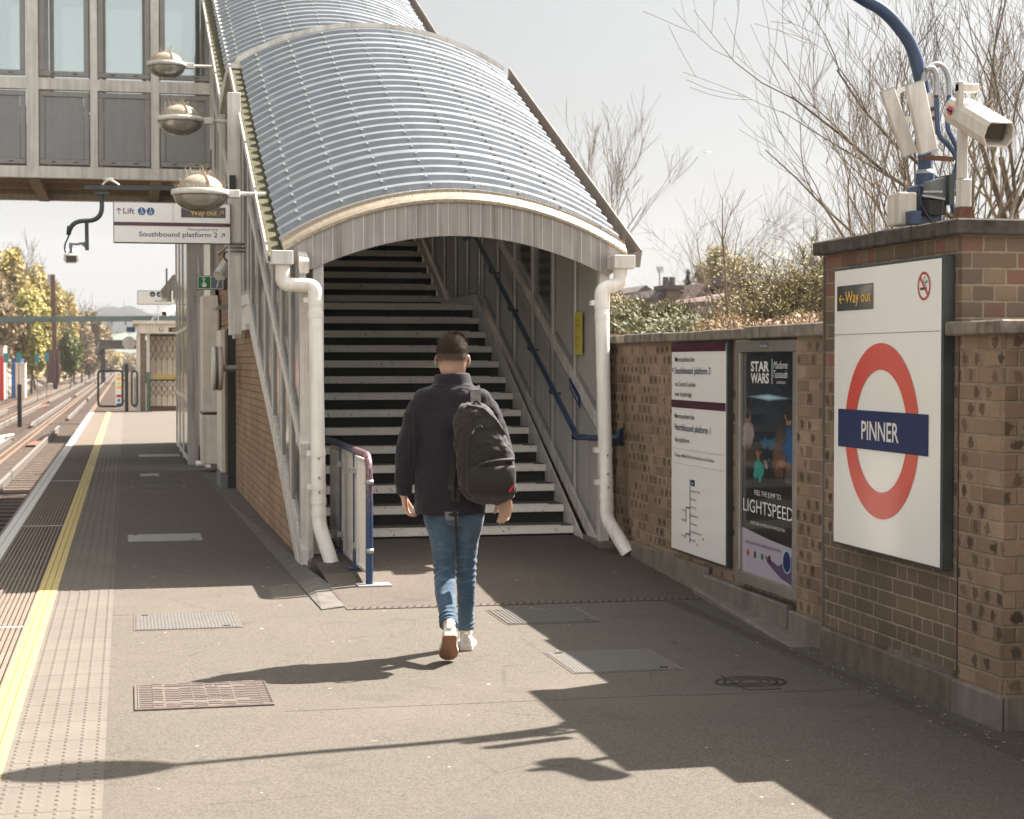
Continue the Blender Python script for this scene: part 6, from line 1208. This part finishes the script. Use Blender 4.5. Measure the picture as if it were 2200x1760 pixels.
# ------------------------------------------------------------------ the walking man
MO=Vector((1.73,9.40,0)); MA=R(10.4); mr=Vector((math.cos(MA),-math.sin(MA),0)); mf=Vector((math.sin(MA),math.cos(MA),0))
def Q(px,py,dy=0.):                      # place on the man's upright plane, dy metres in front of it (away from the camera)
    k=(9.56+dy)/FPX; return MO+mr*(px-970)/394.6*(1+dy*.0)+mf*dy+Vector((0,0,1.6+(777-py)*k))
man=thing('person',MO,'young man walking away towards the stairs in a dark jacket, blue jeans and white trainers','person')
def smoothst(st,n):
    # st: list of tuples of numbers -> n interpolated (Catmull-Rom)
    out_=[]; m=len(st)-1
    for i in range(n+1):
        t_=i/n*m; k=min(int(t_),m-1); f=t_-k; p0,p1,p2,p3=st[max(k-1,0)],st[k],st[k+1],st[min(k+2,m)]
        out_.append(tuple(.5*(2*b+(c-a)*f+(2*a-5*b+4*c-d)*f*f+(3*b-a-3*c+d)*f**3) for a,b,c,d in zip(p0,p1,p2,p3)))
    return out_
def loft(b,st,n=40,m=28,disp=None,cap=True):
    # station: x,y,z (world), rx, ryfront, ryback ; rings lie level
    rs=[]
    for i,s in enumerate(smoothst(st,n)):
        c=Vector(s[:3]); ring=[]
        for k in range(m):
            a=2*PI*k/m; ca,sa=math.cos(a),math.sin(a); ry=s[4] if sa>0 else s[5]; e=.9
            x=math.copysign(abs(ca)**e,ca)*s[3]; y=math.copysign(abs(sa)**e,sa)*ry; p=c+mr*x+mf*y
            if disp: 
                d_=disp(p,a,s); p=c+(mr*x+mf*y)*(1+d_)
            ring.append(p)
        rs.append(ring)
    b.rings(rs,cap,True)
def limb(b,pts,rr,n=30,m=18,disp=None):
    st=smoothst([(*p,r) for p,r in zip(pts,rr)],n); rs=[]; up=None
    for i,s in enumerate(st):
        p=Vector(s[:3]); q0=Vector(st[max(i-1,0)][:3]); q1=Vector(st[min(i+1,n)][:3]); d=(q1-q0).normalized()
        if up is None: up=mf.copy()
        sd=d.cross(up).normalized(); up=sd.cross(d).normalized(); ring=[]
        for k in range(m):
            a=2*PI*k/m; r=s[3]; o=sd*math.cos(a)+up*math.sin(a)
            if disp: r*=1+disp(p,a,i/n)
            ring.append(p+o*r)
        rs.append(ring)
    b.rings(rs,True,True)
def remesh(o,v,sm=2,smf=.5):
    r=o.modifiers.new('remesh','REMESH'); r.mode='VOXEL'; r.voxel_size=v; r.use_smooth_shade=True
    s=o.modifiers.new('smooth','SMOOTH'); s.iterations=sm; s.factor=smf; return o
def tadd(p,x=0,y=0,z=0): return p+mr*x+mf*y+Vector((0,0,z))
def folds(o,size,strength):
    t_=bpy.data.textures.new('folds','CLOUDS'); t_.noise_scale=size; t_.noise_depth=2; d=o.modifiers.new('folds','DISPLACE'); d.texture=t_; d.strength=strength; d.mid_level=.5; d.texture_coords='LOCAL'
# skeleton
shL,elL,wrL=Q(898,884,.0),Q(872,972,-.03),Q(867,1066,.03)
shR,elR,wrR=Q(1050,886,.0),Q(1079,975,-.03),Q(1089,1072,.0)
hipL,knL,anL=Q(944,1110,0),Q(955,1222,.03),Q(963,1340,-.30)
hipR,knR,anR=Q(1008,1110,.02),Q(1001,1225,.12),Q(1001,1360,.20)
B=MB()
# head: rings from crown down to the neck
hc=lambda z,x=0,y=0: (MO+mr*(.006+x)+mf*(.03+y)+Vector((0,0,z)))
hd=[(1.742,.012,.014,.014),(1.734,.040,.046,.046),(1.715,.062,.07,.07),(1.685,.077,.088,.087),(1.65,.082,.096,.095),(1.615,.081,.097,.096),(1.58,.076,.096,.088),(1.55,.069,.09,.074),(1.525,.060,.075,.064),(1.50,.057,.045,.060),(1.46,.060,.045,.062),(1.43,.085,.06,.07)]
loft(B,[(*hc(z),a,b_,c_) for z,a,b_,c_ in hd],44,32)
# nose, brow, lips, ears
B.lathe(hc(1.60,0,.092),[(.004,-.022),(.016,-.018),(.012,0),(.006,.03),(.002,.034)],10); B.obox(hc(1.565,0,.088),mr*.022,mf*.008,(0,0,.005)); B.obox(hc(1.63,0,.090),mr*.045,mf*.006,(0,0,.006))
for sg in(-1,1):
    rs=[]
    for k in range(9):
        a=k/8*PI; e=hc(1.605+.030*math.cos(a),sg*(.082+.013*math.sin(a)*(1 if sg<0 else .75)),-.012+.008*math.cos(a)); rs.append([e+mf*.012*math.cos(q)*math.sin(a)**.5+mr*sg*.006*math.sin(q)+Vector((0,0,.003*math.sin(q))) for q in [2*PI*j/8 for j in range(8)]])
    B.rings(rs,True,True)
# torso and limbs under the clothes
loft(B,[(*Q(971,845),.06,.05,.05),(*Q(971,862),.15,.07,.07),(*Q(972,900),.16,.095,.10),(*Q(972,1000),.14,.09,.09),(*Q(972,1090),.14,.08,.09),(*Q(974,1102),.12,.06,.07)],30,24)
for s_,e_,w_ in((shL,elL,wrL),(shR,elR,wrR)): limb(B,[s_,e_,w_],[.045,.036,.026],16,12)
for h_,k_,a_ in((hipL,knL,anL),(hipR,knR,anR)): limb(B,[h_,k_,a_,tadd(a_,0,.0,-.02)],[.065,.045,.033,.028],20,12)
# hands
def hand(w,down,side,palmdir,curl):
    # w wrist, down = direction of the hand, side = direction towards the thumb, palmdir = direction the palm faces
    down=down.normalized(); side=(side-side.dot(down)*down).normalized(); nrm=palmdir; nrm=(nrm-nrm.dot(down)*down-nrm.dot(side)*side).normalized()
    rs=[]
    for f,wd,th in((-.02,.024,.020),(.0,.027,.019),(.03,.036,.017),(.06,.041,.015),(.085,.040,.013)):
        rs.append([w+down*f+side*math.cos(a)*wd+nrm*math.sin(a)*th for a in [2*PI*k/14 for k in range(14)]])
    B.rings(rs,True,True)
    for i,(o,L,c) in enumerate(((.028,.070,.8),(.010,.078,.9),(-.010,.072,1.0),(-.028,.058,1.12))):
        p=w+down*.082+side*o; d=down.copy(); pts=[p-down*.02]; ang=0
        for seg,sl in enumerate((.42,.32,.26)):
            ang+=curl*c*(.55,.75,.6)[seg]; d=(down*math.cos(ang)+nrm*math.sin(ang)); pts.append(p:=p+d*L*sl)
        limb(B,pts,[.0095,.0092,.0085,.007],14,8)
    p=w+down*.03+side*.028; d1=(down*.75+side*.55+nrm*.35).normalized(); d2=(down*.95+side*.1+nrm*.45).normalized(); limb(B,[p-down*.01-side*.01,p+d1*.03,p+d1*.03+d2*.03,p+d1*.03+d2*.052],[.014,.012,.010,.008],12,8)
hand(wrL+Vector((0,0,.008)),Vector((0,0,-1))+mr*.12+mf*.1,mf*1.0+mr*.1,mr*1.0-mf*.75,.95)
hand(wrR+Vector((0,0,.012)),Vector((0,0,-1))-mr*.10+mf*.05,mf*.5-mr*.85,-mr*.45-mf*.9,.45)
bo=B.build('body','skin',man); remesh(bo,.0042,2,.5)
# ears are part of the body mesh and share its skin
# hair -------------------------------------------------------------
hb=MB(); rs=[]
hh=[(1.757,.008,.010,.010),(1.750,.034,.042,.042),(1.733,.058,.068,.068),(1.705,.075,.086,.086),(1.685,.0815,.092,.092),(1.668,.0845,.096,.0975),(1.648,.0835,.07,.098),(1.634,.082,.03,.0965)]
loft(hb,[(*hc(z),a,b_,c_) for z,a,b_,c_ in hh[:-1]+[(1.632,.0822,.03,.0970),(1.612,.0802,.02,.0945)]],34,48,lambda p,a,s:.022*mnoise.noise(p*75)+.006*mnoise.noise(p*200))
rnd=random.Random(2); st_=smoothst([(*hc(z),a,b_,c_) for z,a,b_,c_ in hh+[(1.600,.0815,.02,.0958)]],60)
for k in range(5200):
    s=st_[min(60,int(rnd.random()**.9*60))]; a=rnd.uniform(PI*.92,2.08*PI) if s[2]<1.69 else rnd.uniform(0,2*PI); c=Vector(s[:3]); ry=s[4] if math.sin(a)>0 else s[5]; o=mr*math.cos(a)*s[3]+mf*math.sin(a)*ry; p=c+o*.985
    nn=(o.normalized()+Vector((rnd.gauss(0,.25),rnd.gauss(0,.25),.75 if s[2]>1.70 else -.3+rnd.gauss(0,.2)))).normalized(); L=(.018 if s[2]>1.70 else .009 if s[2]>1.65 else .005)*rnd.uniform(.7,1.3); w_=Vector((rnd.gauss(0,1),rnd.gauss(0,1),rnd.gauss(0,1))).cross(nn).normalized()*.0011
    hb.add([p-w_,p+w_,p+nn*L],[(0,1,2)])
hb.build('hair','hair',man)
hb=MB(); loft(hb,[(*hc(z),a*1.012+.0012,b_*.9,c_*1.012+.0015) for z,a,b_,c_ in [(1.64,.0822,.09,.0965),(1.615,.081,.09,.096),(1.58,.076,.09,.088),(1.56,.071,.085,.078)]],20,40,None,False); hb.build('hair_fade','hair_fade',man)
# jacket ------------------------------------------------------------
J=MB()
def jd(p,a,s):
    q=p-MO; return .018*mnoise.noise(Vector((q.x*9,q.y*9,q.z*5)))+.010*mnoise.noise(Vector((q.x*22,q.y*22,q.z*9+3)))
loft(J,[(*Q(972,820,.01),.085,.06,.075),(*Q(972,829,.01),.125,.072,.088),(*Q(972,838),.178,.08,.096),(*Q(972,850),.212,.09,.108),(*Q(972,870),.216,.10,.118),(*Q(972,900),.212,.115,.13),(*Q(974,950),.208,.12,.128),(*Q(971,1010),.202,.12,.12),(*Q(968,1060),.196,.122,.125),(*Q(967,1100),.190,.125,.130),(*Q(967,1104.5),.186,.12,.126)],60,48,jd)
def sd_(ph,amp=.055):
    return lambda p,a,t_: amp*mnoise.noise(Vector((a*1.3+ph,t_*16,ph)))*(.4+.9*math.exp(-((t_-.5)/.18)**2)+.7*math.exp(-((t_-.93)/.1)**2))+.02*math.sin(t_*60+2*math.cos(a+ph))*math.exp(-((t_-.52)/.12)**2)
limb(J,[tadd(shL,.09,0,.035),tadd(shL,.04,0,.022),shL,elL,tadd(wrL,0,0,.012)],[.045,.058,.064,.056,.046],44,24,sd_(1.)); limb(J,[tadd(shR,-.09,0,.035),tadd(shR,-.04,0,.022),shR,elR,tadd(wrR,0,0,.0)],[.045,.058,.064,.058,.047],44,24,sd_(4.))
jo=J.build('jacket','jacket',man); remesh(jo,.006,5,.5); folds(jo,.10,.022); folds(jo,.035,.006)
C=MB(); rs=[]
for (z,rx,rb,rf) in((1.455,.125,.105,.085),(1.478,.112,.10,.08),(1.505,.102,.096,.075),(1.53,.096,.093,.072),(1.54,.092,.09,.07),(1.525,.086,.083,.062),(1.49,.080,.076,.055)):
    rs.append([hc(z,0,-.004)+mr*math.cos(a)*rx*(1+.02*math.sin(3*a))+mf*math.sin(a)*(rf if math.sin(a)>0 else rb)+Vector((0,0,-.028*max(0,math.sin(a))+.005*math.cos(2*a+1)-.010*abs(math.cos(a))**3)) for a in [2*PI*k/40 for k in range(40)]])
C.rings(rs,False,True); C.build('collar','jacket',man)
C=MB(); pts=[Q(887,868,-.105),Q(889,905,-.122),Q(890,960,-.12),Q(892,1030,-.115)]; C.tube(pts,.003,6); C.tube([Q(x,831-2.5*math.cos((x-972)/45),-.088+.03*((x-972)/50)**2) for x in range(930,1016,8)],.0028,6); C.build('seam','jacket',man)
# jeans -------------------------------------------------------------
T=MB()
def legd(ph,kz):
    def f(p,a,t_):
        kn=math.exp(-((t_-kz)/.10)**2); an=math.exp(-((t_-.92)/.11)**2)
        return (.17*kn+.20*an)*math.sin(t_*150+2.2*math.sin(a+ph)+ph)*(.5+.5*mnoise.noise(Vector((a,t_*9,ph))+Vector((5,5,5))))+.05*mnoise.noise(Vector((a*1.2,t_*14,ph)))*(.4+kn+an)
    return f
limb(T,[tadd(hipL,.012,0,.10),hipL,Q(951,1160,.02),knL,Q(956,1275,-.10),Q(961,1315,-.22),tadd(anL,0,.0,-.012)],[.088,.088,.070,.060,.055,.047,.049],90,30,legd(1,.50))
limb(T,[tadd(hipR,-.012,0,.10),hipR,Q(1003,1160,.06),knR,Q(1002,1275,.15),Q(1001,1322,.18),tadd(anR,0,0,.015)],[.088,.083,.066,.056,.052,.045,.046],90,30,legd(3,.50))
loft(T,[(*Q(972,1080,.02),.152,.10,.115),(*Q(974,1100,.02),.160,.105,.125),(*Q(976,1118,.02),.150,.10,.12),(*Q(977,1128,.02),.10,.07,.07)],14,30)
to=T.build('jeans','denim',man); remesh(to,.0045,1,.3); folds(to,.05,.006)
T=MB()
for cx_,sg in((937,-1),(1013,1)):
    pl=[(cx_-15,1106),(cx_-14,1119),(cx_,1126),(cx_+14,1119),(cx_+15,1106)]
    T.tube([Q(x,y,-.118+.012*((x-975)/40)**2) for x,y in pl],.0018,5)
T.tube([Q(977,1104,-.12),Q(978,1128,-.075)],.002,5); T.build('pocket_stitching','denim',man)
T=MB(); T.rings([[Q(x,y,d_) for x,y,d_ in((955,1100,-.128),(984,1100,-.128),(984,1118,-.118),(957,1119,-.119))],[Q(x,y,d_) for x,y,d_ in((955,1100,-.132),(984,1100,-.132),(984,1118,-.122),(957,1119,-.123))]],True,False); T.build('grey_shirt_hem','galv_dark',man)
# shoes --------------------------------------------------------------
def shoe(toe,heel,up,name):
    d=(toe-heel).normalized(); L=(toe-heel).length; sd=d.cross(up).normalized(); up=sd.cross(d).normalized(); W=[(0.0,.030),(.06,.037),(.25,.037),(.45,.040),(.68,.051),(.85,.048),(.95,.033),(1.0,.012)]
    def outline(h,k=1.): 
        a=[heel+d*L*f*1.0+sd*w_*k+up*h for f,w_ in W]; c=[heel+d*L*f-sd*w_*k+up*h for f,w_ in W[::-1]]; return a+c
    b=MB(); b.rings([outline(0,.96),outline(.004,1.0)],True,False); so=b.build('outsole','sole',man)
    b=MB(); b.rings([outline(.004,1.02),outline(.026,1.03)],True,False); b.build('midsole','sole_side',man,bevel=.003)
    # upper: profile of heights along the shoe
    H=[(0.03,.085,.030),(.08,.098,.034),(.2,.10,.036),(.32,.098,.036),(.45,.082,.038),(.6,.062,.042),(.75,.050,.044),(.88,.042,.038),(.96,.032,.022)]; b=MB(); rs=[]
    for f,h_,w_ in H: 
        c=heel+d*L*f; rs.append([c+sd*w_*math.cos(a)*(1 if a<=PI else 1)+up*(.022+(h_-.022)*max(0,math.sin(a))**.8) for a in [PI*k/12 for k in range(13)]]+[c+sd*w_*(-1+2*k/4)+up*.02 for k in range(1,4)])
    b.rings(rs,True,True); o=b.build('shoe_upper','shoe',man); b=MB(); 
    b.rings([[heel+d*L*.02+sd*x*.016+up*z for x,z in((-1,.045),(1,.045),(.8,.098),(-.8,.098))],[heel-d*.004+sd*x*.016+up*z for x,z in((-1,.045),(1,.045),(.8,.098),(-.8,.098))]],True,False); b.build('heel_tab','sole_side',man)
    b=MB(); n=16; cc=heel+d*L*.20+up*.098; b.rings([[cc+d*.045*math.cos(a)+sd*.033*math.sin(a)+up*z for a in [2*PI*k/n for k in range(n)]] for z in(-.01,.012)],False,True); b.build('shoe_collar','sole_side',man)
tl=Q(962,1400,-.21); tl.z=.004; hl=Q(966,1400,-.405); hl.z=.165; shoe(tl,hl,Vector((0,0,1))+mf*.6,'left')
tr_=Q(1006,1390,.36); tr_.z=.002; hr=Q(1001,1390,.10); hr.z=.002; shoe(tr_,hr,Vector((0,0,1)),'right')
# backpack -----------------------------------------------------------
bp=thing('backpack',Q(1040,1080,-.2),'black backpack hanging from the right shoulder of the walking man','backpack')
K=MB()
kst=[(864,1004,1032,.03),(870,990,1044,.06),(880,982,1054,.085),(897,977,1066,.11),(935,976,1084,.135),(985,979,1101,.155),(1030,985,1104,.16),(1058,993,1104,.15),(1074,1008,1094,.11),(1083,1030,1070,.05)]
def kd(p,a,s):
    q=p-MO; return .10*mnoise.noise(Vector((q.x*8+2,q.y*6,q.z*6)))+.045*mnoise.noise(Vector((q.x*20,q.y*20,q.z*14)))
loft(K,[(*Q((a+c)/2,y,-.125-d_*.42),(c-a)/2/394.6,d_*.42,d_*.55) for y,a,c,d_ in kst],60,44,kd)
ko=K.build('bag_body','backpack',bp); remesh(ko,.006,2,.4); folds(ko,.07,.026); folds(ko,.025,.007)
K=MB(); loft(K,[(*Q((a+c)/2,y,-.225-d_*.3),(c-a)/2/394.6,d_*.25,d_*.35) for y,a,c,d_ in((1000,1020,1100,.05),(1006,1006,1102,.10),(1035,1001,1104,.13),(1060,1005,1101,.11),(1074,1020,1085,.05))],30,36,kd); ko=K.build('front_pocket','backpack',bp); remesh(ko,.006,1,.4)
K=MB(); pts=[Q(1016+84*f,1004-16*f-4*math.sin(f*3),-.315+.16*(f-.5)**2*2) for f in [i/22 for i in range(23)]]; K.tube(pts,[.008+.003*(i%2) for i in range(23)],7); K.build('elastic_edge','backpack',bp)
K=MB(); K.tube([Q(x,y,dd_) for x,y,dd_ in((1014,925,-.262),(1004,945,-.265),(1001,985,-.272),(1004,1030,-.285))],.003,6); K.tube([Q(1016,922,-.262),Q(1030,914,-.26),Q(1035,918,-.262)],.003,6); K.build('zip','black_plastic',bp)
K=MB(); K.tube([Q(1017,924,-.268),Q(1013,932,-.272)],.003,6); K.build('zip_puller','galv',bp)
def strap(pts,w_,name,m='backpack',th=.004,ax=None):
    b=MB(); rs=[]
    for i,p in enumerate(pts):
        d=(pts[min(i+1,len(pts)-1)]-pts[max(i-1,0)]).normalized(); sd=d.cross(ax or mf).normalized(); nn=sd.cross(d); rs.append([p+sd*w_/2+nn*th/2,p-sd*w_/2+nn*th/2,p-sd*w_/2-nn*th/2,p+sd*w_/2-nn*th/2])
    b.rings(rs,True,False); return b.build(name,m,bp)
strap([Q(1019,848,.08),Q(1020,835,.03),Q(1020,832,-.03),Q(1021,838,-.085),Q(1021,855,-.12),Q(1021,880,-.17)],.056,'shoulder_strap')
strap([Q(979,900,-.17),Q(977,940,-.135),Q(974,1000,-.132),Q(968,1050,-.135)],.030,'hanging_strap'); strap([Q(970,1040,-.14),Q(972,1075,-.14),Q(982,1078,-.145),Q(986,1050,-.16)],.022,'hanging_strap')
strap([Q(978,1095,-.137),Q(979,1120,-.13),Q(980,1145,-.11)],.014,'hanging_strap')
K=MB(); K.obox(Q(968,1048,-.142),mr*.016,mf*.004,(0,0,.013)); K.build('buckle','black_plastic',bp)
K=MB(); K.bar(Q(1090,1058,-.305),Q(1100,1041,-.285),.012,.004); K.bar(Q(984,1032,-.22),Q(986,1042,-.22),.01,.004); K.build('red_tag','danger_red',bp)
strap([Q(985,896,-.205),Q(1005,874,-.20),Q(1035,880,-.215),Q(1062,906,-.225),Q(1080,935,-.21)],.02,'top_flap_edge'); strap([Q(1012,872,-.17),Q(1022,862,-.17),Q(1034,874,-.175)],.014,'carry_loop')
# ------------------------------------------------------------------ air
b=MB(); b.box(-420,420,-40,1640,-2.6,110); hz_m=bpy.data.materials.new('haze'); hz_m.use_nodes=True; nt=hz_m.node_tree; nt.nodes.remove(nt.nodes['Principled BSDF']); pv=nt.nodes.new('ShaderNodeVolumePrincipled'); pv.inputs['Density'].default_value=.0002; pv.inputs['Color'].default_value=(.93,.95,1,1); nt.links.new(pv.outputs[0],nt.nodes['Material Output'].inputs['Volume'])
HAZE=1
if HAZE: h_=b.build('haze',hz_m); tag(h_,'pale haze in the air over the whole scene',kind='stuff')
